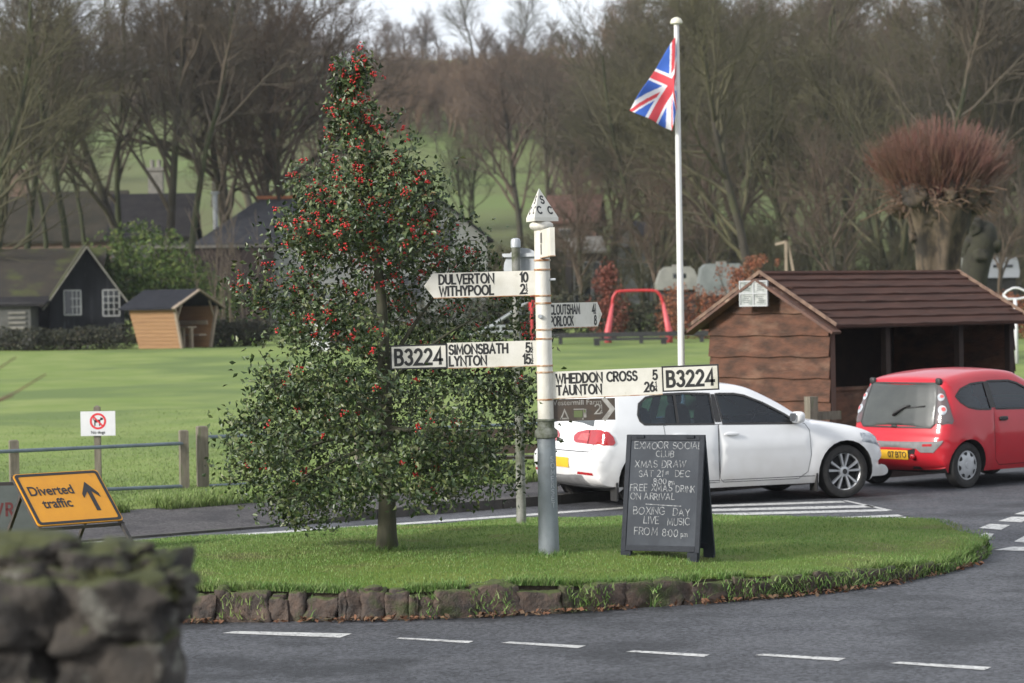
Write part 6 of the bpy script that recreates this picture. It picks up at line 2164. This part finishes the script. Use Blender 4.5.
# play things
M_redplay = mat('red_play_paint', (0.50, 0.030, 0.030), (0.42, 0.025, 0.03), scale=4, rough=.4)
M_pinkplay = mat('faded_red_pad', (0.60, 0.10, 0.11), (0.48, 0.07, 0.08), scale=3, rough=.5)
M_blackplay = mat('black_play_beam', (0.018, 0.018, 0.02), (0.03, 0.03, 0.03), scale=5, rough=.7)
DP = 96.0
pz = gz(at(638, 335, DP).x, DP)
pc = at(638, 335, DP)
pf = thing('play_arch', 'red tubular play arch with flared padded legs on the far field', 'play frame', (pc.x, pc.y, pz), R(0))
X = lambda px: at(px, 335, DP).x - pc.x
Zp = lambda py: at(638, py, DP).z - pz
b = MB()
arcpts = [(X(612.5), 0, Zp(305)), (X(613.5), 0, Zp(298)), (X(616), 0, Zp(293.5)), (X(620), 0, Zp(291)), (X(638), 0, Zp(290.5)), (X(655), 0, Zp(291)), (X(659), 0, Zp(293.5)), (X(662), 0, Zp(298)), (X(663.5), 0, Zp(305))]
b.tube(catmull(arcpts, 4), .055, 8); b.build('top_bar', M_redplay, pf, True)
for (xt, xb) in ((613, 608), (663.5, 669)):
    b = MB(); b.tube([(X(xt), 0, Zp(303)), (X(xb), 0, Zp(331)), (X(xb) , 0, -.05)], [.055, .13, .15], 10); b.build('leg', M_pinkplay, pf, True)
beam = thing('timber_beam', 'long low black beam edging the play area in front of the red arch', 'beam', (pc.x, pc.y - .9, pz), 0)
b = MB(); b.box((X(610), 0, Zp(334)), (X(716) - X(505), .25, .17))
b.build('rail', M_blackplay, beam)
for x in (520, 560, 640, 700):
    b = MB(); b.box((X(x), 0, Zp(334) / 2 - .1), (.14, .2, Zp(334) + .1)); b.build('leg', M_blackplay, beam)
bn2 = thing('bench_plank', 'narrow black plank bench just in front of the low black beam', 'bench', (pc.x, pc.y - 3, gz(pc.x, pc.y - 3)), 0)
zb2 = at(628, 339, DP - 3).z - bn2.location.z
b = MB(); b.box((X(627), 0, zb2), (X(664) - X(592), .3, .10)); b.build('seat', M_blackplay, bn2)
for x in (594, 659):
    b = MB(); b.box((X(x), 0, zb2 / 2 - .02), (.2, .25, zb2)); b.build('leg', M_blackplay, bn2)
# slide half hidden by the signs
ds = 90.0
sc_ = at(505, 338, ds); sz0 = gz(sc_.x, ds)
sl_ = thing('slide', 'pale metal playground slide showing between the fingerpost arms', 'slide', (sc_.x, sc_.y, sz0))
XX = lambda px: at(px, 335, ds).x - sc_.x
ZZ = lambda py: at(505, py, ds).z - sz0
b = MB()
for y in (-.22, .22):
    b.tube(catmull([(XX(470), y, ZZ(334)), (XX(481), y, ZZ(331)), (XX(505), y, ZZ(317)), (XX(531), y, ZZ(300))], 4), .045, 6)
b.prism([(XX(470), ZZ(336)), (XX(483), ZZ(332.5)), (XX(531), ZZ(302)), (XX(531), ZZ(301)), (XX(483), ZZ(331.5)), (XX(470), ZZ(335))], lambda p, q, d: (p, d, q), .2, -.2)
b.build('chute', M_galv, sl_)
b = MB()
b.tube([(XX(532), -.25, 0), (XX(532), -.25, ZZ(297))], .05, 6); b.tube([(XX(532), .25, 0), (XX(532), .25, ZZ(297))], .05, 6)
b.box((XX(532), 0, ZZ(304)), (.20, .5, .5)); b.build('ladder', M_redplay, sl_)
b = MB()
for y0 in (326, 331.5): b.tube([(XX(488), -.6, ZZ(y0)), (XX(517), -.6, ZZ(y0))], .03, 6)
for x in (489, 501, 515): b.tube([(XX(x), -.6, 0), (XX(x), -.6, ZZ(325))], .03, 6)
b.build('guard_rail', M_galv, sl_)
# white board and red low bench seen through the holly
dq = 92.0
q = at(321, 353, dq); qz = gz(q.x, dq)
wbn = thing('notice', 'white notice board standing on the field behind the holly branches', 'notice board', (q.x, q.y, qz))
b = MB(); hq = at(321, 324, dq).z - qz; b.box((0, 0, hq / 2), (.66, .05, hq)); b.build('board_panel', M_wsign, wbn)
b = MB()
for k in range(4): b.box((.05, -.028, hq * .35 + k * .12), (.42 - .06 * (k % 2), .006, .05))
b.build('faded_print', M_scribble, wbn)
b = MB(); b.box((-.28, .05, hq / 2), (.06, .06, hq)); b.box((.28, .05, hq / 2), (.06, .06, hq)); b.build('leg', M_palewood, wbn)
q = at(344, 345, 97); qz = gz(q.x, 97)
rb = thing('play_bench', 'low red play bench with black base seen through the holly', 'bench', (q.x, q.y, qz))
z1_, z2_ = at(344, 340, 97).z - qz, at(344, 330, 97).z - qz
b = MB(); b.box((0, 0, (z1_ + z2_) / 2), (1.05, .5, z2_ - z1_)); b.box((0, .2, z2_ + .02), (.9, .08, .06)); b.build('seat', M_redplay, rb)
b = MB(); b.box((0, .02, z1_ / 2 - .05), (.98, .42, z1_ + .1)); b.build('base', M_blackplay, rb)
# white looped rail at the right edge, timber swing end above the roof
q = at(1014, 304, 70); qz = gz(q.x, 70)
wl_ = thing('play_rail', 'white bent tube loop of a play frame at the right edge above the red car', 'play frame', (q.x, q.y, qz))
Xr = lambda px: at(px, 295, 70).x - q.x
Zr = lambda py: at(1014, py, 70).z - qz
b = MB(); b.tube([(Xr(x), 0, Zr(y)) for x, y in ((1003, 295), (1007, 291), (1013, 288), (1018, 288), (1024, 290.5), (1030, 295), (1024, 298), (1018, 299), (1008, 299), (1003, 295))], .03, 8); b.build('loop', M_wsign, wl_, True)
b = MB(); b.tube([(Xr(1015), 0, Zr(299)), (Xr(1016), 0, 0)], .05, 8); b.build('post', M_wsign, wl_, True)
q = at(790, 270, 92); qz = gz(q.x, 92)
sw = thing('swing_frame', 'pale timber end frame of a swing rising behind the shelter roof', 'play frame', (q.x, q.y, qz))
Xs = lambda px: at(px, 260, 92).x - q.x
Zs = lambda py: at(790, py, 92).z - qz
b = MB(); b.bar((Xs(786), 0, -.1), (Xs(786), 0, Zs(241)), .09, .09); b.build('upright', M_palewood, sw)
b = MB(); b.bar((Xs(788), .06, Zs(242)), (Xs(806), .06, -.1), .09, .09); b.build('brace', M_palewood, sw)
b = MB(); b.bar((Xs(786), .05, Zs(242)), (Xs(786), 3.2, Zs(242)), .09, .09); b.build('cross_beam', M_palewood, sw)

# ---------------------------------------------------------------- hedges and bushes
def bush_points(n, c, r, seed, thr=-.15, sc=1.2, shell=.35):
    rs = np.random.RandomState(seed)
    out = []
    while len(out) < n:
        d = rs.normal(size=3); d /= np.linalg.norm(d)
        q = d * rs.rand() ** shell
        lump = 1 + .22 * noise.noise(Vector(d * 2.1) + Vector((seed, 0, 0)))
        p = q * np.array(r) * lump
        if noise.noise(Vector(p * sc) + Vector((0, seed * 3.1, 0))) < thr: continue
        out.append(p + np.array(c))
    return np.array(out)
M_ever = mat('evergreen_leaf', (0, 0, 0), island=[(0.035, 0.072, 0.012), (0.065, 0.110, 0.020), (0.100, 0.145, 0.030), (0.14, 0.165, 0.045)], rough=.6, spec=.3)
M_hedge = mat('dark_hedge_leaf', (0, 0, 0), island=[(0.012, 0.016, 0.008), (0.022, 0.026, 0.012), (0.04, 0.042, 0.018), (0.05, 0.038, 0.02)], rough=.7)
M_copper = mat('copper_beech_leaf', (0, 0, 0), island=[(0.17, 0.048, 0.020), (0.26, 0.080, 0.032), (0.11, 0.045, 0.022), (0.32, 0.13, 0.06)], rough=.7)
M_twigdark = mat('dark_twig', (0.030, 0.025, 0.018), (0.05, 0.042, 0.03), scale=8, rough=.9)
def bush(name, label, cat, px, py, D, blobs, n, size, m, seed, group=None, thr=-.15, stems=6):
    q = at(px, py, D); z0 = gz(q.x, D)
    t = thing(name, label, cat, (q.x, q.y, z0 - .05), 0, group)
    P = []
    tot = sum((b_[3] * b_[4] * b_[5]) ** (2 / 3) for b_ in blobs)
    for k, (dx, dy, dz, rx, ry, rz) in enumerate(blobs):
        P.append(bush_points(int(n * (rx * ry * rz) ** (2 / 3) / tot), (dx, dy, dz), (rx, ry, rz), seed + k, thr))
    P = np.concatenate(P); P = P[P[:, 2] > 0]
    leaf_cloud('foliage', P, size, m, t, seed, fold=.25, aspect=.6)
    b = MB(); rr = random.Random(seed)
    for k in range(stems):
        e = P[rr.randrange(len(P))]
        b.tube(catmull([(e[0] * .2, e[1] * .2, 0), (e[0] * .6, e[1] * .6, e[2] * .5), tuple(e)], 4), [.06 * (1 - .1 * j) * (1 if j < 8 else .5) for j in range(9)], 5)
    b.build('stem', M_twigdark, t)
    return t
s_ = 103 / F_PX
bush('evergreen_bush', 'big rounded evergreen bush between the black barn and the play hut', 'bush', 142, 340, 112, [(0, 0, 2.9, 2.6, 1.8, 2.3), (1.4, .3, 1.9, 2.2, 1.6, 2.0), (-1.1, .3, 2.2, 1.8, 1.5, 2.0), (2.9, .2, 1.2, 1.5, 1.2, 1.4)], 12000, .17, M_ever, 41, thr=-.3)
def hedge(name, label, px0, px1, D, h, m, seed, n, size, group=None, base_py=345):
    a, c = at(px0, base_py, D), at(px1, base_py, D)
    L = c.x - a.x
    k = max(2, int(L / 1.0))
    bl = [((i + .5) * L / k - L / 2, .1 * math.sin(i * 2.2), h * .42 + .05 * math.sin(i * 1.7), L / k * .85, .55, h * .58 * (1 + .10 * math.sin(i * 2.9 + seed))) for i in range(k)]
    return bush(name, label, 'hedge', (px0 + px1) / 2, base_py, D, bl, n, size, m, seed, group, thr=-.4)
hedge('hedge', 'clipped dark hedge running in front of the black barn', -40, 132, 99.5, .95, M_hedge, 51, 8000, .11)
hedge('hedge', 'dark green hedge to the right of the play hut', 206, 262, 100, 1.15, M_hedge, 57, 4000, .12)
hedge('hedge', 'dark overgrown hedge behind the slide and signs', 470, 612, 106, 1.9, M_hedge, 63, 7000, .15)
hedge('hedge', 'copper leaved beech hedge left of the shelter behind the flagpole', 664, 770, 99, 2.1, M_copper, 71, 6500, .11)
hedge('hedge', 'low copper beech hedge under the van at the right edge', 985, 1060, 92, 1.7, M_copper, 77, 4000, .11)
hedge('hedge', 'brownish hedge seen through the gaps of the red play arch', 598, 672, 104, 1.5, M_hedge, 83, 4500, .13)
bush('beech_bush', 'copper red beech bush just left of the red play arch', 'bush', 607, 335, 100.5, [(0, 0, 1.0, .95, .7, 1.1), (.05, 0, 2.1, .6, .5, 1.0), (.0, 0, 2.7, .3, .3, .6)], 2600, .12, mat('red_beech_leaf', (0, 0, 0), island=[(0.12, 0.030, 0.018), (0.19, 0.05, 0.028), (0.08, 0.03, 0.018)], rough=.7), 91, thr=-.2)
bush('beech_bush', 'copper leaved beech sapling beside the old caravan and shelter gable', 'bush', 752, 300, 98, [(0, 0, 2.0, .9, .6, 1.2), (-.6, 0, 2.6, .9, .6, .5), (.4, 0, 2.9, .7, .5, .35)], 1700, .11, M_copper, 95, thr=-.05)
bush('shrub', 'dark evergreen shrub behind the holly on the far field edge', 'bush', 300, 345, 101, [(0, 0, .9, 1.8, .8, 1.0), (2.0, 0, .8, 1.6, .8, .9), (4.0, 0, .9, 1.6, .8, 1.1), (5.6, 0, .8, 1.2, .8, .9)], 5000, .14, M_hedge, 97, thr=-.35)
# ---------------------------------------------------------------- bare winter trees
def tree_geo(seed, H, spread=.42, trunk_frac=.25, stems=1, up=.35, n1=15, n2=8, n3=7, n4=5, r0=.24, twig=.011, lean=0.0, wild=.34):
    rr = random.Random(seed)
    T, CR = MB(), MB()
    def rnd_perp(d):
        while True:
            v = Vector((rr.gauss(0, 1), rr.gauss(0, 1), rr.gauss(0, 1)))
            v -= d * v.dot(d)
            if v.length > .1: return v.normalized()
    def grow(p, d, L, r, lev, az=None):
        ns = (9, 6, 4, 3, 2)[lev]
        pts, rad = [p.copy()], [r]
        q, dd = p.copy(), d.copy()
        for k in range(ns):
            dd = (dd + rnd_perp(dd) * wild * (.35 if lev == 0 else 1) * rr.random() + Vector((0, 0, up * (.10, .16, .14, .10, .05)[lev]))).normalized()
            q = q + dd * (L / ns)
            pts.append(q.copy())
            rad.append(max(twig * .55, r * (1 - (.80 if lev else .72) * (k + 1) / ns)))
        (T if lev == 0 else CR).tube(pts, rad, (9, 6, 4, 3, 3)[lev], caps=False)
        if lev >= 4: return
        nc = (n1, n2, n3, n4)[lev]
        for k in range(nc):
            t = (trunk_frac + (1 - trunk_frac) * ((k + rr.random()) / nc) ** .9) if lev == 0 else (.22 + .78 * (k + rr.random()) / nc)
            t = min(t, .995)
            i = min(int(t * ns), ns - 1)
            f = t * ns - i
            bp = pts[i].lerp(pts[i + 1], f)
            bd = (pts[i + 1] - pts[i]).normalized()
            br = rad[i] * (1 - f) + rad[i + 1] * f
            ang = rr.uniform(.45, 1.0) if lev == 0 else rr.uniform(.4, .95)
            if lev == 0: ang *= 1.15 - .5 * t
            side = rnd_perp(bd)
            nd = (bd * math.cos(ang) + side * math.sin(ang)).normalized()
            if nd.z < -.15: nd.z *= .3; nd.normalize()
            if lev == 0:
                nl = H * spread * (1.15 - .62 * (t - trunk_frac) / (1 - trunk_frac)) * rr.uniform(.75, 1.15)
            else:
                nl = L * (.0, .55, .52, .50)[lev] * (1.15 - .45 * t) * rr.uniform(.7, 1.2)
            grow(bp, nd, nl, max(twig, min(br * .72, r * (.42, .5, .5, .55)[lev])), lev + 1)
    for s in range(stems):
        if stems == 1:
            d = Vector((lean, 0, 1)).normalized(); p = Vector((0, 0, -.3))
        else:
            a = 2 * math.pi * s / stems + rr.uniform(-.4, .4)
            d = Vector((math.cos(a) * .24, math.sin(a) * .24, 1)).normalized(); p = Vector((math.cos(a) * .25, math.sin(a) * .25, -.3))
        grow(p, d, H * .93 * (1 if s == 0 else rr.uniform(.75, .95)), r0, 0)
    return T, CR
M_bark = mat('grey_brown_bark', (0.055, 0.046, 0.034), (0.036, 0.032, 0.024), scale=3, rough=.95, c3=(0.055, 0.060, 0.024), c3scale=.8, c3lo=.5, c3hi=.7, stretch=(1, 1, .4))
M_barkg = mat('ivy_green_bark', (0.046, 0.054, 0.020), (0.032, 0.034, 0.018), scale=2, rough=.95, c3=(0.035, 0.050, 0.014), c3scale=1.2, stretch=(1, 1, .4))
M_tw1 = mat('brown_twigs', (0.108, 0.084, 0.060), (0.066, 0.056, 0.041), scale=.35, rough=.9)
M_tw2 = mat('olive_twigs', (0.098, 0.090, 0.045), (0.064, 0.056, 0.035), scale=.35, rough=.9)
M_tw3 = mat('reddish_twigs', (0.122, 0.084, 0.060), (0.076, 0.058, 0.043), scale=.35, rough=.9)
specs = [  # H, kwargs, bark, twigs
    (17.0, dict(spread=.34, trunk_frac=.38, n1=15, r0=.20), M_barkg, M_tw1),
    (16.0, dict(spread=.46, trunk_frac=.32, n1=14, stems=2, n2=7, r0=.26), M_bark, M_tw1),
    (18.0, dict(spread=.46, trunk_frac=.18, n1=18, r0=.30, up=.5), M_bark, M_tw2),
    (15.0, dict(spread=.50, trunk_frac=.16, n1=18, r0=.28, up=.25, wild=.3), M_bark, M_tw3),
    (13.0, dict(spread=.30, trunk_frac=.42, n1=13, n2=7, r0=.13), M_barkg, M_tw2),
    (17.0, dict(spread=.44, trunk_frac=.14, n1=14, stems=3, n2=6, n3=6, r0=.22, up=.55), M_barkg, M_tw2),
]
protos = []
for k, (H, kw, bm_, tm) in enumerate(specs):
    T, CR = tree_geo(100 + k * 7, H, **kw)
    r = thing('bare_tree', 'x', 'tree')
    T.build('trunk', bm_, r, True); CR.build('crown', tm, r, True)
    protos.append((r, H))
used = set()
def plant(kind, px, D, top_py, label, group=None, base=None, rz=None, wide=1.0):
    r, H = protos[kind]
    o = r if kind not in used else copy_tree(r)
    used.add(kind)
    q = at(px, 300, D)
    z = gz(q.x, D)
    h = at(px, top_py, D).z - z
    s = h / H
    o.location = (q.x, D, z)
    o.scale = (s * wide, s * wide, s)
    o.rotation_euler = (0, 0, rz if rz is not None else (px * 1.7 + D) % 6.28)
    o['label'] = label
    if group: o['group'] = group
    elif 'group' in o: del o['group']
    return o
left = 'bare trees behind the barns on the left'
mid = 'bare trees on the slope behind the holly and fingerpost'
wood = 'bare trees in the wood on the right'
P_ = [
 (0, 22, 119, -30, 'tall ivy clad bare tree leftmost of the row above the mossy barn roof', left),
 (4, 46, 122, 10, 'slim ivy green tree second from the left above the mossy barn roof', left),
 (0, 70, 117, -45, 'tall bare tree with ivy green trunk straight above the black barn gable', left),
 (4, 84, 126, 30, 'thin green stemmed tree just right of the black barn gable peak', left),
 (0, 116, 134, -20, 'tall bare tree with ivy green trunk above the evergreen bush', left),
 (1, 150, 128, -25, 'forked bare tree directly above the orange play hut', left),
 (0, 188, 126, -40, 'tall bare tree with ivy green trunk behind the low brown barn left of the flue', left),
 (1, 236, 141, -25, 'forked bare tree rising behind the grey flue pipe', left),
 (1, 248, 138, -10, 'forked bare tree above the orange ridge tiles', left),
 (3, 290, 133, 14, 'spreading bare tree with low sweeping limbs just left of the holly top', left),
 (5, -25, 112, -40, 'bare tree at the extreme left edge mostly outside the picture', left),
 (2, 258, 184, 36, 'bare tree standing further back between the flue and the holly', left),
 (3, 318, 200, 62, 'small bare tree on the slope behind the very top of the holly', left),
 (3, 215, 225, 60, 'distant bare tree on the hillside behind the flue pipe', left),
 (3, 522, 190, 62, 'crooked bare tree on the slope just above the fingerpost cap', mid),
 (5, 470, 205, 120, 'low bushy bare tree on the slope right of the holly', mid),
 (1, 560, 176, 78, 'bare tree behind the red tiled roof right of the fingerpost cap', mid),
 (3, 440, 260, 118, 'small brown tree in the field strip right of the holly', mid),
 (3, 497, 245, 100, 'low brown tree on the scrubby slope left of the crooked tree', mid),
 (2, 612, 150, 42, 'olive bare tree left of the flag above the white cottage', wood),
 (5, 652, 138, 24, 'many stemmed olive bare tree directly behind the flag', wood),
 (2, 690, 142, 6, 'bare tree close to the right of the flagpole top', wood),
 (2, 755, 112, -6, 'big spreading bare tree with dark trunk above the shelter ridge', wood),
 (1, 722, 150, -2, 'forked bare tree between the flagpole and the big spreading tree', wood),
 (5, 806, 136, -12, 'many stemmed bare tree behind the middle of the shelter roof', wood),
 (0, 846, 142, -30, 'tall straight bare tree left of the red pollard', wood),
 (5, 900, 128, -30, 'mossy branched bare tree rising directly behind the red pollard', wood),
 (0, 934, 120, -50, 'tall pale green stemmed tree standing above the red pollard crown', wood),
 (2, 972, 130, -40, 'broad bare tree right of the red pollard', wood),
 (1, 1008, 124, -30, 'forked bare tree at the right edge above the white van', wood),
 (5, 1045, 132, -30, 'bare tree reaching in from beyond the right edge', wood),
 (3, 580, 118, 178, 'low bare tree between the fingerpost cap and the red play arch', mid),
 (3, 655, 116, 170, 'low spreading bare tree just left of the flagpole', wood),
 (3, 710, 120, 150, 'low bare tree above the old grey green caravan', wood),
 (3, 840, 108, 150, 'low tangled bare tree between shelter ridge and pollard', wood),
 (3, 1000, 110, 165, 'low tangled bare tree right of the pollard above the van', wood),
]
for a in P_: plant(*a)
rr = random.Random(77)
for k in range(18):                                       # the thick of the wood, nothing tells these apart
    px = 640 + (k % 9) * 50 + rr.uniform(-14, 14); D = 168 + (k // 9) * 35 + rr.uniform(-10, 14)
    plant(rr.choice([1, 2, 3, 5]), px, D, rr.uniform(18, 60), 'bare brown tree deep in the thick wood behind the front trees on the right', 'bare trees deep in the right hand wood', wide=1.15)
for k in range(10):                                       # saplings in front of the low barn
    pass
# pale multi-stemmed saplings by the low barn
q = at(232, 322, 108); z0 = gz(q.x, 108)
sp = thing('sapling_clump', 'clump of thin pale bare saplings in front of the low brown barn', 'shrub', (q.x, q.y, z0))
b = MB(); rr = random.Random(5)
for k in range(24):
    a = rr.uniform(0, 6.28); h = rr.uniform(3, 6.6)
    base = Vector((rr.uniform(-1.0, .9), rr.uniform(-.6, .4), -.1)); tip = base + Vector((math.cos(a) * rr.uniform(.2, 1.6), math.sin(a) * .8, h))
    mid_ = base.lerp(tip, .5) + Vector((rr.uniform(-.2, .2), 0, .3))
    b.tube(catmull([base, mid_, tip], 4), [.020 * (1 - .1 * j) + .004 for j in range(9)], 4, caps=False)
    for j in range(7):
        s0 = mid_.lerp(tip, rr.random()); e = s0 + Vector((rr.gauss(0, .35), rr.gauss(0, .3), rr.uniform(.4, 1.0)))
        b.tube([s0, e], [.011, .006], 3, caps=False)
b.build('stems', mat('pale_sapling_bark', (0.13, 0.10, 0.075), (0.09, 0.07, 0.05), scale=2, rough=.9), sp, True)

# ---------------------------------------------------------------- the pollard
M_pol = mat('pollard_bark', (0.115, 0.085, 0.058), (0.024, 0.018, 0.013), scale=2.6, rough=.95, bump=1.0, bscale=7, c3=(0.020, 0.016, 0.012), c3scale=1.3, c3lo=.48, c3hi=.60, stretch=(1, 1, .45))
M_polred = mat('red_pollard_shoots', (0.115, 0.038, 0.030), (0.090, 0.050, 0.030), scale=1.1, rough=.7)
DPo = 72.0
q = at(941, 300, DPo); z0 = gz(q.x, DPo)
po = thing('pollard_tree', 'stout pollarded willow with knobbly head and red shoots behind the shelter', 'tree', (q.x, DPo, z0))
Zq = lambda py: at(937, py, DPo).z - z0
Xq = lambda px: at(px, 230, DPo).x - q.x
b = MB(); rr = random.Random(9)
rings = []
for k in range(30):
    t = k / 29
    z = -.2 + t * (Zq(203) + .2)
    r = float(np.interp(t, [0, .1, .5, .72, .88, 1], [.64, .50, .48, .58, .80, .95]))
    rings.append((z, r))
NA = 40
b0 = len(b.v)
for z, r in rings:
    for a in range(NA):
        an = 2 * math.pi * a / NA
        d = Vector((math.cos(an), math.sin(an), 0))
        rr_ = r * (1 + .40 * noise.noise(Vector((d.x * 2.4, d.y * 2.4, z * .55))) + .08 * noise.noise(Vector((d.x * 6, d.y * 6, z * 1.3))) + .12 * abs(math.sin(an * 3.5 + z * .3)) - .06)
        b.v.append((d.x * rr_, d.y * rr_, z))
for k in range(len(rings) - 1):
    for a in range(NA):
        a2 = (a + 1) % NA
        b.face((b0 + k * NA + a, b0 + k * NA + a2, b0 + (k + 1) * NA + a2, b0 + (k + 1) * NA + a))
b.face([b0 + (len(rings) - 1) * NA + a for a in range(NA)])
for k in range(100):                                       # swollen knuckles round the head
    a = rr.uniform(0, 6.28); rad = rr.uniform(.5, 1.2); z = Zq(rr.uniform(186, 206)) - max(0, rad - 1.1) * .4
    s = rr.uniform(.28, .62)
    b.stone((math.cos(a) * rad, math.sin(a) * rad * .9, z), (s, s, s * .95), rr.random(), p=2.3, n=6, amp=.3)
for k in range(14):
    a = rr.uniform(0, 6.28); z = Zq(rr.uniform(206, 250)); s = rr.uniform(.2, .4)
    b.stone((math.cos(a) * .7, math.sin(a) * .7, z), (s, s, s * 1.3), rr.random(), p=2.3, n=5, amp=.3)
b.build('trunk', M_pol, po, True)
b = MB()
for k in range(1500):
    a = rr.uniform(0, 6.28); rad = 1.15 * rr.random() ** .5
    p = Vector((math.cos(a) * rad, math.sin(a) * rad * .9, Zq(rr.uniform(186, 200)) - max(0, rad - 1.0) * .5))
    out = Vector((math.cos(a), math.sin(a), 0)) * (rad / 1.30) * rr.uniform(.25, 1.30) + Vector((rr.gauss(0, .24), rr.gauss(0, .24), 0))
    d = (Vector((0, 0, 1)) + out).normalized()
    L = 2.0 * rr.uniform(.55, 1.06) * (1.0 - .42 * (rad / 1.3) ** 2)
    m_ = p + d * L * .5 + Vector((0, 0, -.04)); e = p + d * L + Vector((0, 0, .12))
    b.tube([p, m_, e], [.012, .009, .005], 3, caps=False)
    for j in range(2):
        s0 = m_.lerp(e, rr.random() * .7); b.tube([s0, s0 + (d + Vector((rr.gauss(0, .25), rr.gauss(0, .25), .1))).normalized() * rr.uniform(.3, .7)], [.009, .005], 3, caps=False)
b.build('red_shoots', M_polred, po)
b = MB()
for k in range(420):                                       # short tangled dead stubs hanging about the head
    a = rr.uniform(0, 6.28); rad = rr.uniform(.85, 1.25)
    p = Vector((math.cos(a) * rad, math.sin(a) * rad * .9, Zq(rr.uniform(190, 212))))
    e = p + Vector((math.cos(a) * rr.uniform(.0, .4) + rr.gauss(0, .3), rr.gauss(0, .3) - .1, rr.uniform(-.35, .25)))
    b.tube([p, p.lerp(e, .5) + Vector((0, 0, .08)), e], [.022, .016, .008], 4, caps=False)
b.build('tangled_stubs', mat('dead_stubs', (0.17, 0.105, 0.07), (0.09, 0.06, 0.04), scale=2, rough=.9), po)
# dark second pollard stump
q = at(981, 300, DPo + 6); z0 = gz(q.x, DPo + 6)
b = MB()
zt4 = at(981, 222, DPo + 6).z - z0
pts = [(-.4, 0, -.2), (-.25, 0, zt4 * .5), (0, 0, zt4 * .82), (.12, 0, zt4)]
b.tube(catmull(pts, 5), [.55, .5, .46, .44, .43, .42, .42, .42, .43, .45, .47, .48, .46, .42, .36, .26], 14)
for k in range(12):
    a = rr.uniform(0, 6.28); s = rr.uniform(.25, .5); b.stone((math.cos(a) * .4 + .05, math.sin(a) * .4, zt4 * rr.uniform(.75, 1.0)), (s, s, s), rr.random(), p=2.4, n=5, amp=.3)
o = b.build('tree_stump', mat('dark_ivy_stump', (0.022, 0.020, 0.015), (0.035, 0.034, 0.02), scale=3, rough=.95, bump=.8), smooth=True, loc=(q.x, q.y, z0))
tag(o, 'dark ivy covered tree stump leaning just right of the red pollard', 'tree')

# ---------------------------------------------------------------- far woods, scrub and hedgerows on the hill (masses)
def tree_lo(seed, H):
    T, CR = tree_geo(seed, H, spread=.46, trunk_frac=.15, n1=13, n2=7, n3=5, n4=0, r0=.28, twig=.030, up=.4)
    V = np.array(T.v + CR.v); n = len(T.v)
    F_ = np.array(T.f + [tuple(k + n for k in f) for f in CR.f])
    return V, F_
lows = [tree_lo(900 + k, 10.0) for k in range(4)]
def mass(name, label, spots, m, seed, kind='stuff'):
    rr = random.Random(seed)
    Vs, Fs, n = [], [], 0
    for (x, y, h) in spots:
        V, F_ = lows[rr.randrange(4)]
        a = rr.uniform(0, 6.28); s = h / 10; w = s * rr.uniform(.9, 1.35)
        M = np.array([[math.cos(a) * w, -math.sin(a) * w, 0], [math.sin(a) * w, math.cos(a) * w, 0], [0, 0, s]])
        Vs.append(V @ M.T + np.array([x, y, gz(x, y) - .2])); Fs.append(F_ + n); n += len(V)
    o = raw_mesh(name, np.concatenate(Vs), np.concatenate(Fs), m, smooth=True)
    tag(o, kind=kind)
    if label: o['label'] = label
    return o
rr = random.Random(31)
def spots(px0, px1, d0, d1, n, h0, h1):
    out = []
    for k in range(n):
        D = rr.uniform(d0, d1); px = rr.uniform(px0, px1)
        out.append(((px - 512) / F_PX * D, D, rr.uniform(h0, h1)))
    return out
M_far1 = mat('far_wood_twigs', (0.115, 0.082, 0.066), (0.080, 0.064, 0.055), scale=.05, rough=.95)
M_far2 = mat('scrub_twigs', (0.155, 0.105, 0.068), (0.100, 0.074, 0.052), scale=.05, rough=.95)
mass('ridge_wood', None, spots(250, 640, 430, 540, 70, 4, 7), M_far1, 1)
mass('scrub', None, spots(368, 650, 266, 335, 400, 3, 5.5) + spots(560, 700, 225, 270, 60, 3, 5) + spots(330, 440, 310, 350, 30, 2, 4.5), M_far2, 2)
mass('left_wood', None, spots(-60, 320, 310, 420, 70, 6, 10), M_far1, 3)
mass('right_wood', None, spots(600, 1100, 250, 380, 70, 8, 13), M_far2, 4)
mass('undergrowth', None, spots(560, 1080, 118, 165, 95, 2.5, 5) + spots(430, 560, 125, 170, 26, 2, 4), M_tw2, 6)
mass('outer_woods', None, spots(-900, -40, 150, 420, 110, 9, 15) + spots(1100, 1700, 140, 400, 80, 9, 15), M_tw1, 9)
mass('hedgerow', None, spots(60, 350, 298, 308, 50, 2.5, 4), M_far1, 5)
for k, (px, D, top, lab) in enumerate(((478, 470, -14, 'large pale bare tree standing on the skyline above the holly'), (523, 540, -4, 'faint far bare tree on the skyline right of the large skyline tree'), (392, 500, 22, 'small faint bare tree on the skyline left of the large skyline tree'), (430, 480, 16, 'low rounded bare tree on the skyline beside the large one'))):
    plant(2 if k < 2 else 3, px, D, top, lab, 'bare trees on the far skyline', wide=1.1)

# ---------------------------------------------------------------- haze: the damp air over the valley
HAZE = 0.00016
b = MB(); b.box((0, 300, 45), (1500, 720, 94))
hm = bpy.data.materials.new('haze'); hm.use_nodes = True
n, l = nt(hm); n.clear()
ho = n.new('ShaderNodeOutputMaterial'); hv = n.new('ShaderNodeVolumePrincipled')
hv.inputs['Color'].default_value = (0.80, 0.86, 0.95, 1); hv.inputs['Density'].default_value = HAZE
l.new(hv.outputs[0], ho.inputs['Volume'])
tag(b.build('haze', hm), kind='stuff')
